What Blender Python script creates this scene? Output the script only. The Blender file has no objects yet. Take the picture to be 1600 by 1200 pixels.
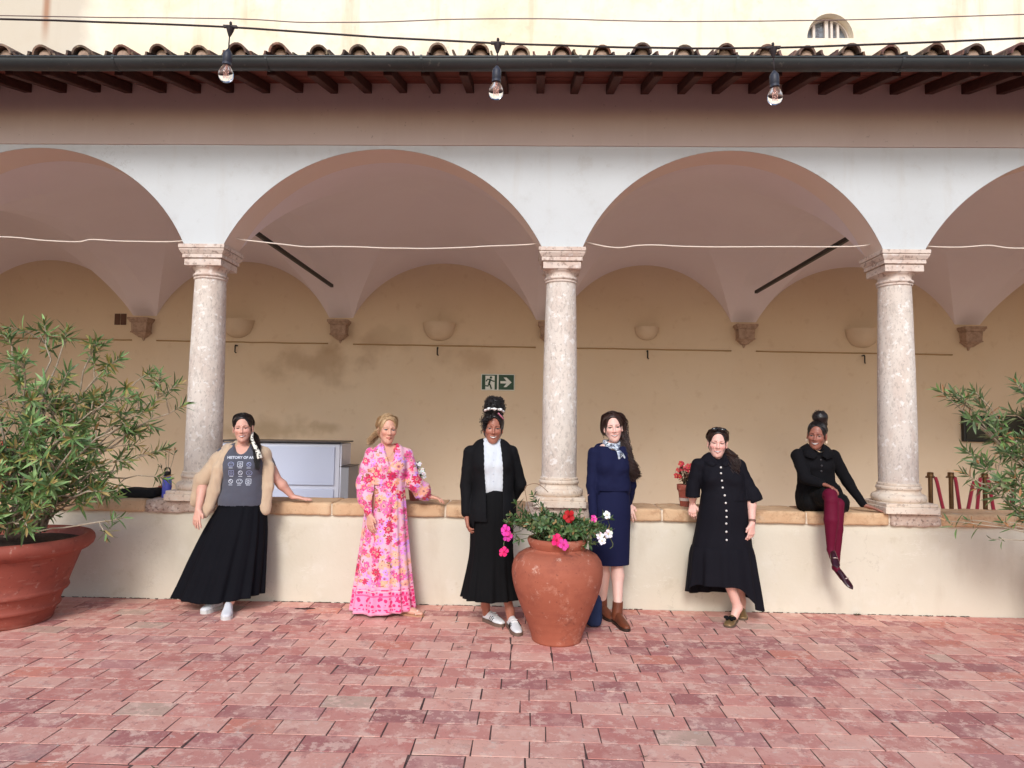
import bpy, bmesh, math, random
import numpy as np
import openvdb
from mathutils import Vector, Matrix, Quaternion, noise as mnoise
from mathutils.bvhtree import BVHTree

rnd = random.Random(7)
scn = bpy.context.scene
COL = scn.collection
PI = math.pi
R_ = math.radians

# ------------------------------------------------------------------ camera
cam_d = bpy.data.cameras.new("camera")
cam = bpy.data.objects.new("camera", cam_d)
COL.objects.link(cam)
cam_d.sensor_width = 36.0
cam_d.lens = 1050.0 * 36.0 / 1600.0
cam_d.clip_start = 0.05
cam_d.clip_end = 300.0
yaw_, pitch_, roll_ = 0.0269, 0.059, 0.0151
_f = Vector((-math.sin(yaw_) * math.cos(pitch_), math.cos(yaw_) * math.cos(pitch_), math.sin(pitch_)))
_r = Vector((math.cos(yaw_), math.sin(yaw_), 0.0))
_u = _r.cross(_f)
_r2 = math.cos(roll_) * _r + math.sin(roll_) * _u
_u2 = -math.sin(roll_) * _r + math.cos(roll_) * _u
m_ = Matrix((_r2, _u2, -_f)).transposed().to_4x4()
m_.translation = Vector((0.0, -5.9912, 1.6))
cam.matrix_world = m_
scn.camera = cam
CAM = Vector((0.0, -5.9912, 1.6))

# ------------------------------------------------------------------ light
SUN_EL, SUN_AZ = R_(35), R_(-8)          # azimuth measured from -y (behind the camera) towards +x
wd = bpy.data.worlds.new("World")
scn.world = wd
wd.use_nodes = True
wnt = wd.node_tree
wnt.nodes.clear()
wo = wnt.nodes.new("ShaderNodeOutputWorld")
wb = wnt.nodes.new("ShaderNodeBackground")
sky = wnt.nodes.new("ShaderNodeTexSky")
sky.sky_type = 'NISHITA'
sky.sun_disc = False
sky.sun_elevation = SUN_EL
sky.sun_rotation = PI + SUN_AZ * -1
sky.air_density = 1.0
sky.dust_density = 1.4
sky.ozone_density = 0.6
wb.inputs["Strength"].default_value = 0.15
wnt.links.new(sky.outputs[0], wb.inputs[0])
wnt.links.new(wb.outputs[0], wo.inputs[0])
sl = bpy.data.lights.new("sun", 'SUN')
sl.energy = 1.6
sl.angle = R_(17)
sl.color = (1.0, 0.995, 0.985)
sun = bpy.data.objects.new("sun", sl)
COL.objects.link(sun)
sd = Vector((math.sin(SUN_AZ) * math.cos(SUN_EL), -math.cos(SUN_AZ) * math.cos(SUN_EL), math.sin(SUN_EL)))
sun.rotation_euler = sd.to_track_quat('Z', 'Y').to_euler()
sun.location = sd * 30

vs = scn.view_settings
scn.display_settings.display_device = 'sRGB'
vs.view_transform = 'Standard'
vs.look = 'None'
vs.exposure = 0.27
vs.gamma = 1.0
vs.use_curve_mapping = False

# ------------------------------------------------------------------ helpers
def srgb(r, g, b):
    def f(c):
        c /= 255.0
        return c / 12.92 if c <= 0.04045 else ((c + 0.055) / 1.055) ** 2.4
    return (f(r), f(g), f(b))

def mat(name, col, rough=0.75, var=(), bump=(), metal=0.0, spec=0.4, attr=None, coords='Object', sss=0.0, sheen=0.0):
    """procedural surface: base colour (or a colour attribute) mixed with noise layers, plus bump"""
    m = bpy.data.materials.new(name)
    m.use_nodes = True
    nt = m.node_tree
    b = nt.nodes["Principled BSDF"]
    b.inputs["Roughness"].default_value = rough
    b.inputs["Metallic"].default_value = metal
    b.inputs["Specular IOR Level"].default_value = spec
    if sss:
        b.inputs["Subsurface Weight"].default_value = sss
        b.inputs["Subsurface Radius"].default_value = (0.012, 0.005, 0.003)
        b.inputs["Subsurface Scale"].default_value = 0.6
    if sheen:
        b.inputs["Sheen Weight"].default_value = sheen
    if coords == 'World':
        src = nt.nodes.new("ShaderNodeNewGeometry").outputs["Position"]
    else:
        src = nt.nodes.new("ShaderNodeTexCoord").outputs["Object"]
    def vec(stretch):
        if stretch is None:
            return src
        mp = nt.nodes.new("ShaderNodeMapping")
        mp.inputs["Scale"].default_value = stretch
        nt.links.new(src, mp.inputs[0])
        return mp.outputs[0]
    if attr:
        a = nt.nodes.new("ShaderNodeAttribute")
        a.attribute_name = attr
        cur = a.outputs["Color"]
    else:
        rg = nt.nodes.new("ShaderNodeRGB")
        rg.outputs[0].default_value = (*col, 1)
        cur = rg.outputs[0]
    for v in var:
        v = dict(v)
        n = nt.nodes.new("ShaderNodeTexNoise")
        n.inputs["Scale"].default_value = v.get('s', 5)
        n.inputs["Detail"].default_value = v.get('d', 4)
        n.inputs["Roughness"].default_value = v.get('r', 0.6)
        n.inputs["Distortion"].default_value = v.get('w', 0.0)
        nt.links.new(vec(v.get('st')), n.inputs["Vector"])
        rp = nt.nodes.new("ShaderNodeMapRange")
        rp.inputs["From Min"].default_value = v.get('lo', 0.4)
        rp.inputs["From Max"].default_value = v.get('hi', 0.6)
        rp.inputs["To Max"].default_value = v.get('a', 0.5)
        if 'line' in v:                        # thin hairlines where the noise crosses its middle, kept only in patches
            sb = nt.nodes.new("ShaderNodeMath"); sb.operation = 'SUBTRACT'; nt.links.new(n.outputs[0], sb.inputs[0]); sb.inputs[1].default_value = .5
            ab = nt.nodes.new("ShaderNodeMath"); ab.operation = 'ABSOLUTE'; nt.links.new(sb.outputs[0], ab.inputs[0])
            rp.inputs["From Min"].default_value = v['line']; rp.inputs["From Max"].default_value = v['line']*.3
            nt.links.new(ab.outputs[0], rp.inputs[0])
            n2 = nt.nodes.new("ShaderNodeTexNoise"); n2.inputs["Scale"].default_value = v.get('ms', 1.1); n2.inputs["Detail"].default_value = 3
            nt.links.new(src, n2.inputs["Vector"])
            r2 = nt.nodes.new("ShaderNodeMapRange"); r2.inputs["From Min"].default_value = .54; r2.inputs["From Max"].default_value = .62
            nt.links.new(n2.outputs[0], r2.inputs[0])
            ml = nt.nodes.new("ShaderNodeMath"); ml.operation = 'MULTIPLY'; nt.links.new(rp.outputs[0], ml.inputs[0]); nt.links.new(r2.outputs[0], ml.inputs[1])
            rp = ml
        else:
            nt.links.new(n.outputs[0], rp.inputs[0])
        mx = nt.nodes.new("ShaderNodeMix")
        mx.data_type = 'RGBA'
        mx.blend_type = v.get('mode', 'MIX')
        nt.links.new(rp.outputs[0], mx.inputs[0])
        nt.links.new(cur, mx.inputs[6])
        mx.inputs[7].default_value = (*v['c'], 1)
        cur = mx.outputs[2]
    nt.links.new(cur, b.inputs["Base Color"])
    prev = None
    for (s, strength, dist, st) in bump:
        n = nt.nodes.new("ShaderNodeTexNoise")
        n.inputs["Scale"].default_value = s
        n.inputs["Detail"].default_value = 5
        nt.links.new(vec(st), n.inputs["Vector"])
        bp = nt.nodes.new("ShaderNodeBump")
        bp.inputs["Strength"].default_value = strength
        bp.inputs["Distance"].default_value = dist
        nt.links.new(n.outputs[0], bp.inputs["Height"])
        if prev:
            nt.links.new(prev, bp.inputs["Normal"])
        prev = bp.outputs[0]
    if prev:
        nt.links.new(prev, b.inputs["Normal"])
    return m

def tag(o, label=None, cat=None, group=None, kind=None):
    if label: o['label'] = label
    if cat: o['category'] = cat
    if group: o['group'] = group
    if kind or (cat and not kind): o['kind'] = kind or 'thing'
    return o

def thing(name, label, cat, loc=(0, 0, 0), group=None, rotz=0.0):
    o = bpy.data.objects.new(name, None)
    o.empty_display_size = 0.1
    COL.objects.link(o)
    o.location = loc
    o.rotation_euler = (0, 0, rotz)
    return tag(o, label, cat, group)

def link(name, me, mats, parent=None, smooth=False, loc=None):
    o = bpy.data.objects.new(name, me)
    COL.objects.link(o)
    if not isinstance(mats, (list, tuple)): mats = [mats]
    if not me.materials:
        for m in mats: me.materials.append(m)
    if parent: o.parent = parent
    if loc is not None: o.location = loc
    if smooth:
        me.polygons.foreach_set("use_smooth", [True] * len(me.polygons))
    return o

class MB:
    """collects simple shapes; build() links them as ONE mesh object"""
    def __init__(s):
        s.v = []; s.f = []; s.m = []; s.c = []
    def add(s, vs_, fs, mi=0, col=None):
        o = len(s.v)
        s.v.extend([tuple(p) for p in vs_])
        s.f.extend([tuple(o + i for i in f) for f in fs])
        s.m.extend([mi] * len(fs))
        s.c.extend([col] * len(vs_))
        return s
    def box(s, lo, hi, mi=0, M=None, col=None):
        x0, y0, z0 = lo; x1, y1, z1 = hi
        p = [Vector(q) for q in ((x0,y0,z0),(x1,y0,z0),(x1,y1,z0),(x0,y1,z0),(x0,y0,z1),(x1,y0,z1),(x1,y1,z1),(x0,y1,z1))]
        if M is not None: p = [M @ q for q in p]
        return s.add(p, ((0,3,2,1),(4,5,6,7),(0,1,5,4),(1,2,6,5),(2,3,7,6),(3,0,4,7)), mi, col)
    def tube(s, pts, rad, n=8, mi=0, caps=True, col=None, flat=1.0):
        pts = [Vector(p) for p in pts]
        k = len(pts)
        if not isinstance(rad, (list, tuple)): rad = [rad] * k
        t0 = (pts[1] - pts[0]).normalized()
        up = Vector((0, 0, 1)) if abs(t0.z) < 0.9 else Vector((1, 0, 0))
        a = t0.cross(up).normalized()
        V = []
        for i in range(k):
            t = (pts[min(i + 1, k - 1)] - pts[max(i - 1, 0)])
            t = t.normalized() if t.length > 1e-9 else t0
            a = (a - t * a.dot(t))
            a = a.normalized() if a.length > 1e-9 else t.orthogonal().normalized()
            b = t.cross(a)
            for j in range(n):
                w = 2 * PI * j / n
                V.append(pts[i] + a * (math.cos(w) * rad[i]) + b * (math.sin(w) * rad[i] * flat))
        F = []
        for i in range(k - 1):
            for j in range(n):
                j2 = (j + 1) % n
                F.append((i*n+j, i*n+j2, (i+1)*n+j2, (i+1)*n+j))
        if caps:
            F.append(tuple(reversed(range(n))))
            F.append(tuple((k-1)*n + j for j in range(n)))
        return s.add(V, F, mi, col)
    def lathe(s, prof, n=32, c=(0, 0), mi=0, caps=(True, True), wob=0.0, seed=0.0, a0=0.0, a1=2*PI, M=None):
        full = abs(a1 - a0 - 2*PI) < 1e-6
        m = n if full else n + 1
        V = []
        for r, z in prof:
            for j in range(m):
                w = a0 + (a1 - a0) * j / n
                rr = r * (1 + wob * mnoise.noise(Vector((math.cos(w)*1.5 + seed, math.sin(w)*1.5, z*3))))
                V.append(Vector((c[0] + rr*math.cos(w), c[1] + rr*math.sin(w), z)))
        if M is not None: V = [M @ q for q in V]
        F = []
        for i in range(len(prof) - 1):
            for j in range(n):
                j2 = (j + 1) % m if full else j + 1
                F.append((i*m+j, i*m+j2, (i+1)*m+j2, (i+1)*m+j))
        if full and caps[0]: F.append(tuple(reversed(range(m))))
        if full and caps[1]: F.append(tuple((len(prof)-1)*m + j for j in range(m)))
        return s.add(V, F, mi)
    def sphere(s, c, r, n=12, mi=0, sc=(1, 1, 1)):
        k = max(4, n // 2)
        prof = [(max(1e-4, math.sin(PI*i/k)), -math.cos(PI*i/k)) for i in range(k + 1)]
        M = Matrix.Translation(Vector(c)) @ Matrix.Diagonal((r*sc[0], r*sc[1], r*sc[2], 1))
        return s.lathe(prof, n, mi=mi, caps=(False, False), M=M)
    def prism(s, poly, axis, d0, d1, mi=0):
        """poly of 2D points extruded along axis ('y': poly is (x,z))"""
        n = len(poly)
        def P(p, d):
            return (p[0], d, p[1]) if axis == 'y' else ((d, p[0], p[1]) if axis == 'x' else (p[0], p[1], d))
        V = [P(p, d0) for p in poly] + [P(p, d1) for p in poly]
        F = [tuple(range(n)), tuple(reversed(range(n, 2*n)))]
        for i in range(n):
            j = (i + 1) % n
            F.append((j, i, n + i, n + j))
        return s.add(V, F, mi)
    def mesh(s, name, fix=True):
        me = bpy.data.meshes.new(name)
        me.from_pydata(s.v, [], s.f)
        me.polygons.foreach_set("material_index", s.m)
        if any(c is not None for c in s.c):
            at = me.color_attributes.new("col", 'FLOAT_COLOR', 'POINT')
            buf = []
            for c in s.c: buf.extend((*(c or (1, 1, 1)), 1.0))
            at.data.foreach_set("color", buf)
        me.update()
        if fix:
            bm = bmesh.new(); bm.from_mesh(me)
            bmesh.ops.recalc_face_normals(bm, faces=bm.faces)
            bm.to_mesh(me); bm.free()
        return me
    def build(s, name, mats, parent=None, smooth=False, loc=None, fix=True, bevel=0.0, sharp=None):
        o = link(name, s.mesh(name, fix), mats, parent, smooth, loc)
        if bevel:
            b = o.modifiers.new("bevel", 'BEVEL'); b.width = bevel; b.segments = 2; b.limit_method = 'ANGLE'
        if sharp is not None:
            o.data.set_sharp_from_angle(angle=R_(sharp))
        return o

# ------------------------------------------------------------------ materials
W_ = 'World'
M_brick = mat('brick_clay', (0,0,0), 0.85, attr='col', coords=W_, var=[
    dict(s=5, d=9, r=.72, lo=.48, hi=.56, a=.42, c=srgb(232,186,170)),
    dict(s=9, d=9, r=.75, lo=.535, hi=.56, a=.62, c=srgb(238,200,182)),
    dict(s=7, d=9, r=.75, lo=.57, hi=.60, a=.5, c=srgb(166,106,104)),
    dict(s=16, d=7, r=.8, lo=.59, hi=.64, a=.5, c=srgb(218,212,204)),
    dict(s=2.3, d=6, r=.7, lo=.6, hi=.7, a=.4, c=srgb(150,132,128)),
    dict(s=55, d=4, lo=.64, hi=.70, a=.5, c=srgb(112,76,72)),
    dict(s=.9, d=4, lo=.45, hi=.68, a=.25, c=srgb(176,124,120))],
    bump=[(12,.35,.006,None),(45,.3,.003,None),(140,.3,.0015,None)])
M_mortar = mat('mortar', srgb(74,56,54), 0.95, coords=W_, var=[dict(s=14,d=5,lo=.4,hi=.65,a=.8,c=srgb(116,90,84)), dict(s=5,d=4,lo=.58,hi=.7,a=.6,c=srgb(70,74,50))], bump=[(60,.6,.004,None)])
M_white = mat('white_plaster', srgb(206,211,214), 0.9, coords=W_, var=[
    dict(s=1.6,d=7,r=.65,lo=.45,hi=.7,a=.35,c=srgb(190,192,192)),
    dict(s=5,d=6,r=.7,lo=.55,hi=.7,a=.3,c=srgb(180,180,178)),
    dict(s=2.2,d=5,st=(2,1,.25),lo=.55,hi=.75,a=.35,c=srgb(190,184,176)),
    dict(s=40,d=2,lo=.72,hi=.76,a=.4,c=srgb(150,145,140)), dict(s=1.5,d=7,r=.62,line=.004,a=.3,c=srgb(160,156,150)), dict(s=3.2,d=8,r=.72,lo=.6,hi=.66,a=.3,c=srgb(186,184,180))], bump=[(6,.12,.02,None),(70,.15,.004,None)])
M_cream = mat('cream_plaster', srgb(214,207,190), 0.9, coords=W_, var=[
    dict(s=1.3,d=6,lo=.45,hi=.7,a=.45,c=srgb(203,194,173)),
    dict(s=4,d=7,r=.7,lo=.54,hi=.66,a=.4,c=srgb(221,216,204)),
    dict(s=3.2,d=5,st=(1,1,.3),lo=.58,hi=.75,a=.4,c=srgb(190,178,158)),
    dict(s=9,d=6,r=.7,lo=.62,hi=.7,a=.45,c=srgb(196,184,160)),
    dict(s=26,d=3,lo=.70,hi=.75,a=.5,c=srgb(150,135,115)), dict(s=1.7,d=7,r=.62,line=.005,a=.24,c=srgb(150,138,120)), dict(s=3.0,d=5,r=.7,st=(.5,1,1.6),line=.008,ms=1.9,a=.4,c=srgb(232,228,218)), dict(s=2.6,d=7,r=.7,lo=.62,hi=.66,a=.35,c=srgb(192,182,160))], bump=[(5,.2,.02,None),(28,.25,.006,None),(120,.15,.002,None)])
M_vault = mat('vault_plaster', srgb(236,226,232), 0.92, coords=W_, var=[dict(s=.8,d=6,lo=.4,hi=.7,a=.3,c=srgb(224,212,216)), dict(s=4,d=5,lo=.55,hi=.7,a=.18,c=srgb(240,234,236))], bump=[(5,.12,.02,None)])
M_soffit = mat('arch_plaster', srgb(234,216,204), 0.92, coords=W_, var=[dict(s=1.2,d=6,lo=.4,hi=.7,a=.4,c=srgb(226,202,186))], bump=[(8,.12,.01,None)])
M_band = mat('band_plaster', srgb(206,190,184), 0.92, coords=W_, var=[dict(s=1.4,d=7,lo=.4,hi=.7,a=.4,c=srgb(190,172,166)), dict(s=5,d=5,st=(3,1,.3),lo=.55,hi=.72,a=.25,c=srgb(214,202,194)), dict(s=30,d=3,lo=.7,hi=.74,a=.4,c=srgb(90,75,70))], bump=[(9,.1,.01,None)])
M_rough_stone = mat('rubble_stone', srgb(205,186,172), 0.95, coords=W_, var=[dict(s=9,d=6,lo=.45,hi=.6,a=.6,c=srgb(168,142,128)), dict(s=34,d=4,lo=.56,hi=.62,a=.7,c=srgb(112,92,84)), dict(s=14,d=4,lo=.6,hi=.7,a=.6,c=srgb(236,228,220))], bump=[(16,.7,.02,None),(60,.6,.008,None)])
M_sand = mat('sandstone', srgb(204,168,132), 0.9, coords=W_, var=[
    dict(s=3,d=6,lo=.4,hi=.65,a=.6,c=srgb(220,192,156)), dict(s=11,d=6,r=.7,lo=.52,hi=.64,a=.6,c=srgb(170,130,98)),
    dict(s=6,d=5,lo=.6,hi=.7,a=.5,c=srgb(192,178,164)), dict(s=50,d=3,lo=.64,hi=.72,a=.5,c=srgb(96,66,48))], bump=[(12,.4,.012,None),(70,.4,.004,None)])
M_ledgetop = M_sand
M_colstone = mat('column_stone', srgb(222,213,204), 0.85, coords=W_, var=[
    dict(s=1.3,d=6,st=(1,1,.6),lo=.5,hi=.66,a=.5,c=srgb(196,182,170)), dict(s=3.5,d=5,st=(1,1,.5),lo=.42,hi=.62,a=.6,c=srgb(226,214,202)),
    dict(s=6,d=6,st=(1,1,.35),lo=.5,hi=.62,a=.5,c=srgb(206,188,176)),
    dict(s=34,d=5,r=.7,st=(1,1,.45),lo=.53,hi=.60,a=.42,c=srgb(174,162,154)),
    dict(s=60,d=4,r=.7,st=(1,1,.6),lo=.58,hi=.63,a=.45,c=srgb(146,134,128)),
    dict(s=20,d=5,lo=.57,hi=.64,a=.8,c=srgb(240,236,232))], bump=[(40,.45,.006,(1,1,.5)),(110,.4,.003,None)])
M_capstone = mat('capital_stone', srgb(220,205,194), 0.85, coords=W_, var=[
    dict(s=7,d=5,lo=.45,hi=.62,a=.65,c=srgb(202,176,162)), dict(s=28,d=5,lo=.54,hi=.62,a=.7,c=srgb(140,118,108)),
    dict(s=14,d=4,lo=.58,hi=.66,a=.7,c=srgb(238,230,224))], bump=[(30,.4,.006,None)])
M_basestone = mat('base_stone', srgb(228,214,198), 0.85, coords=W_, var=[
    dict(s=6,d=5,lo=.45,hi=.62,a=.6,c=srgb(212,186,164)), dict(s=30,d=5,lo=.57,hi=.64,a=.6,c=srgb(160,140,126)),
    dict(s=12,d=4,lo=.6,hi=.68,a=.6,c=srgb(242,236,226))], bump=[(30,.4,.005,None)])
M_corbel = mat('corbel_stone', srgb(178,152,134), 0.9, coords=W_, var=[dict(s=20,d=5,lo=.45,hi=.6,a=.6,c=srgb(142,116,100))], bump=[(30,.5,.008,None)])
M_tile = mat('roof_clay', (0,0,0), 0.9, attr='col', coords=W_, var=[
    dict(s=9,d=6,lo=.45,hi=.6,a=.6,c=srgb(120,98,84)), dict(s=24,d=5,lo=.54,hi=.62,a=.7,c=srgb(70,58,52)),
    dict(s=16,d=5,lo=.6,hi=.68,a=.7,c=srgb(176,160,132))], bump=[(40,.5,.006,None)])
M_wood = mat('dark_timber', srgb(74,40,32), 0.75, coords=W_, var=[dict(s=6,d=5,st=(4,1,4),lo=.4,hi=.65,a=.7,c=srgb(48,24,20)), dict(s=30,d=4,st=(4,.6,4),lo=.55,hi=.65,a=.5,c=srgb(104,62,50))], bump=[(30,.3,.004,(4,.5,4))])
M_plank = mat('soffit_timber', srgb(116,62,50), 0.8, coords=W_, var=[dict(s=5,d=5,st=(.5,4,4),lo=.4,hi=.65,a=.7,c=srgb(84,42,34)), dict(s=18,d=4,st=(.5,4,4),lo=.58,hi=.68,a=.5,c=srgb(150,100,84))], bump=[(30,.3,.003,(.3,4,4))])
M_gutter = mat('gutter_metal', srgb(66,70,72), 0.42, metal=0.3, coords=W_, var=[dict(s=3,d=5,st=(.4,1,1),lo=.45,hi=.7,a=.5,c=srgb(40,46,46)), dict(s=20,d=4,lo=.64,hi=.7,a=.5,c=srgb(110,108,102))], bump=[(8,.08,.01,(.4,1,1))])
M_terra = mat('terracotta', srgb(164,92,70), 0.8, var=[
    dict(s=3, d=7, r=.65, lo=.42, hi=.66, a=.6, c=srgb(180,106,82)), dict(s=7, d=7, r=.7, lo=.52, hi=.66, a=.55, c=srgb(140,76,60)),
    dict(s=3, d=6, st=(.6,.6,7), lo=.50, hi=.68, a=.45, c=srgb(150,80,62)), dict(s=4.5, d=8, r=.75, lo=.57, hi=.68, a=.6, c=srgb(212,160,138)),
    dict(s=13, d=7, r=.75, lo=.6, hi=.66, a=.5, c=srgb(222,190,172)), dict(s=5, d=6, lo=.62, hi=.68, a=.6, c=srgb(112,62,52)),
    dict(s=40, d=3, lo=.64, hi=.70, a=.5, c=srgb(96,56,46))], bump=[(6,.2,.01,(1,1,5)),(26,.2,.004,None),(80,.25,.002,None)])
M_terra_dark = mat('terracotta_red', srgb(150,76,62), 0.7, var=[
    dict(s=3,d=6,lo=.42,hi=.66,a=.55,c=srgb(164,88,72)), dict(s=8,d=6,lo=.56,hi=.68,a=.5,c=srgb(116,58,50)),
    dict(s=5,d=5,st=(1,1,5),lo=.58,hi=.72,a=.45,c=srgb(186,140,124)), dict(s=12,d=7,r=.75,lo=.6,hi=.66,a=.45,c=srgb(196,160,146)), dict(s=40,d=3,lo=.64,hi=.7,a=.5,c=srgb(96,50,44))], bump=[(6,.12,.01,(1,1,5)),(60,.2,.003,None)])
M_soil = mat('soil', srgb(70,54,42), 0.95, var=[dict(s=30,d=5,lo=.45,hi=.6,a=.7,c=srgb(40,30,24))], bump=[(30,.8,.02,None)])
M_leaf = mat('oleander_leaf', (0,0,0), 0.5, attr='col', spec=.5, coords=W_, var=[dict(s=30,d=2,lo=.4,hi=.7,a=.25,c=srgb(120,140,90))])
M_stem = mat('oleander_stem', srgb(176,162,142), 0.8, coords=W_, var=[dict(s=14,d=4,lo=.4,hi=.62,a=.7,c=srgb(132,118,96)), dict(s=40,d=3,lo=.55,hi=.66,a=.5,c=srgb(196,186,168))], bump=[(40,.4,.004,None)])
M_black = mat('black_metal', srgb(24,20,20), 0.5)
M_wire_w = mat('white_cable', srgb(226,214,202), 0.6)
M_wire_d = mat('dark_cable', srgb(46,36,38), 0.6)
M_wire_s = mat('steel_wire', srgb(126,108,104), 0.5)
def simple(name, c, rough=.6, **k): return mat(name, srgb(*c), rough, **k)

# back wall: ochre plaster with damp stains that have their own shapes
def back_wall_material():
    m = mat('ochre_plaster', srgb(222,202,176), 0.93, coords=W_, var=[
        dict(s=.5,d=5,lo=.4,hi=.66,a=.5,c=srgb(211,186,156)),
        dict(s=1.6,d=6,lo=.5,hi=.7,a=.3,c=srgb(218,200,178)),
        dict(s=6,d=5,lo=.58,hi=.7,a=.2,c=srgb(184,150,114))], bump=[(4,.12,.02,None),(40,.12,.004,None)])
    nt = m.node_tree
    b = nt.nodes["Principled BSDF"]
    cur = b.inputs["Base Color"].links[0].from_socket
    geo = nt.nodes.new("ShaderNodeNewGeometry")
    nz = nt.nodes.new("ShaderNodeTexNoise"); nz.inputs["Scale"].default_value = 2.6; nz.inputs["Detail"].default_value = 6
    nt.links.new(geo.outputs["Position"], nz.inputs["Vector"])
    # (x, z, rx, rz, amount, colour)
    for (x, z, rx, rz, a, c) in ((-3.35,2.50,.95,.35,.45,srgb(150,118,86)), (-2.45,2.86,.75,.28,.4,srgb(156,122,90)),
                                 (-2.15,2.98,.42,.26,.5,srgb(216,198,170)), (-.95,2.62,.62,.3,.35,srgb(160,126,94)),
                                 (-4.0,1.42,.75,.22,.5,srgb(150,124,88)), (-3.2,1.5,.3,.1,.4,srgb(140,112,74))):
        sub = nt.nodes.new("ShaderNodeVectorMath"); sub.operation = 'SUBTRACT'
        nt.links.new(geo.outputs["Position"], sub.inputs[0]); sub.inputs[1].default_value = (x, 4.5, z)
        mul = nt.nodes.new("ShaderNodeVectorMath"); mul.operation = 'MULTIPLY'
        nt.links.new(sub.outputs[0], mul.inputs[0]); mul.inputs[1].default_value = (1/rx, 0, 1/rz)
        ln = nt.nodes.new("ShaderNodeVectorMath"); ln.operation = 'LENGTH'
        nt.links.new(mul.outputs[0], ln.inputs[0])
        ad = nt.nodes.new("ShaderNodeMath"); ad.operation = 'MULTIPLY_ADD'
        nt.links.new(nz.outputs[0], ad.inputs[0]); ad.inputs[1].default_value = 2.4
        nt.links.new(ln.outputs["Value"], ad.inputs[2])
        mr = nt.nodes.new("ShaderNodeMapRange"); mr.interpolation_type = 'SMOOTHSTEP'
        mr.inputs["From Min"].default_value = 2.3; mr.inputs["From Max"].default_value = 1.3
        mr.inputs["To Max"].default_value = a
        nt.links.new(ad.outputs[0], mr.inputs[0])
        mx = nt.nodes.new("ShaderNodeMix"); mx.data_type = 'RGBA'
        nt.links.new(mr.outputs[0], mx.inputs[0]); nt.links.new(cur, mx.inputs[6]); mx.inputs[7].default_value = (*c, 1)
        cur = mx.outputs[2]
    nt.links.new(cur, b.inputs["Base Color"])
    return m
M_ochre = back_wall_material()

def upper_wall_material():
    m = mat('upper_plaster', srgb(254,245,228), 0.92, coords=W_, var=[
        dict(s=.35,d=6,lo=.42,hi=.62,a=.55,c=srgb(248,226,186)),
        dict(s=.9,d=7,r=.7,lo=.5,hi=.66,a=.4,c=srgb(228,200,158)),
        dict(s=1.2,d=6,st=(2.5,1,.25),lo=.56,hi=.7,a=.4,c=srgb(214,184,146)),
        dict(s=6,d=5,lo=.6,hi=.7,a=.25,c=srgb(200,176,146))], bump=[(3,.15,.03,None),(30,.15,.006,None)])
    nt = m.node_tree
    b = nt.nodes["Principled BSDF"]
    cur = b.inputs["Base Color"].links[0].from_socket
    geo = nt.nodes.new("ShaderNodeNewGeometry")
    sp = nt.nodes.new("ShaderNodeSeparateXYZ"); nt.links.new(geo.outputs["Position"], sp.inputs[0])
    nz = nt.nodes.new("ShaderNodeTexNoise"); nz.inputs["Scale"].default_value = 1.1; nz.inputs["Detail"].default_value = 7
    nt.links.new(geo.outputs["Position"], nz.inputs["Vector"])
    def layer(cur, x0, x1, amp, a, c):
        ad = nt.nodes.new("ShaderNodeMath"); ad.operation = 'MULTIPLY_ADD'
        nt.links.new(nz.outputs[0], ad.inputs[0]); ad.inputs[1].default_value = amp
        nt.links.new(sp.outputs[0], ad.inputs[2])
        mr = nt.nodes.new("ShaderNodeMapRange"); mr.inputs["From Min"].default_value = x0 + amp*.5; mr.inputs["From Max"].default_value = x1 + amp*.5
        mr.inputs["To Max"].default_value = a
        nt.links.new(ad.outputs[0], mr.inputs[0])
        mx = nt.nodes.new("ShaderNodeMix"); mx.data_type = 'RGBA'
        nt.links.new(mr.outputs[0], mx.inputs[0]); nt.links.new(cur, mx.inputs[6]); mx.inputs[7].default_value = (*c, 1)
        return mx.outputs[2]
    cur = layer(cur, -7.6, -8.2, 2.4, .8, srgb(206,196,180))      # old grey repair patch at the left
    # a rust run below an iron fixing
    d = nt.nodes.new("ShaderNodeMath"); d.operation = 'SUBTRACT'; nt.links.new(sp.outputs[0], d.inputs[0]); d.inputs[1].default_value = -8.82
    ab = nt.nodes.new("ShaderNodeMath"); ab.operation = 'ABSOLUTE'; nt.links.new(d.outputs[0], ab.inputs[0])
    mr = nt.nodes.new("ShaderNodeMapRange"); mr.inputs["From Min"].default_value = .10; mr.inputs["From Max"].default_value = .02; mr.inputs["To Max"].default_value = .75
    nt.links.new(ab.outputs[0], mr.inputs[0])
    mr2 = nt.nodes.new("ShaderNodeMapRange"); mr2.inputs["From Min"].default_value = 8.25; mr2.inputs["From Max"].default_value = 8.8
    nt.links.new(sp.outputs[2], mr2.inputs[0])
    mm = nt.nodes.new("ShaderNodeMath"); mm.operation = 'MULTIPLY'; nt.links.new(mr.outputs[0], mm.inputs[0]); nt.links.new(mr2.outputs[0], mm.inputs[1])
    mx = nt.nodes.new("ShaderNodeMix"); mx.data_type = 'RGBA'
    nt.links.new(mm.outputs[0], mx.inputs[0]); nt.links.new(cur, mx.inputs[6]); mx.inputs[7].default_value = (*srgb(168,108,70), 1)
    nt.links.new(mx.outputs[2], b.inputs["Base Color"])
    return m
M_upper = upper_wall_material()

# =================================================================== SETTING
# courtyard ground: a mortar bed carrying individually laid bricks
gm = MB().add([(-40,-40,-.0026),(40,-40,-.0026),(40,7,-.0026),(-40,7,-.0026)], [(0,1,2,3)])
ground = gm.build('courtyard_ground', M_mortar); tag(ground, kind='structure')

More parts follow.
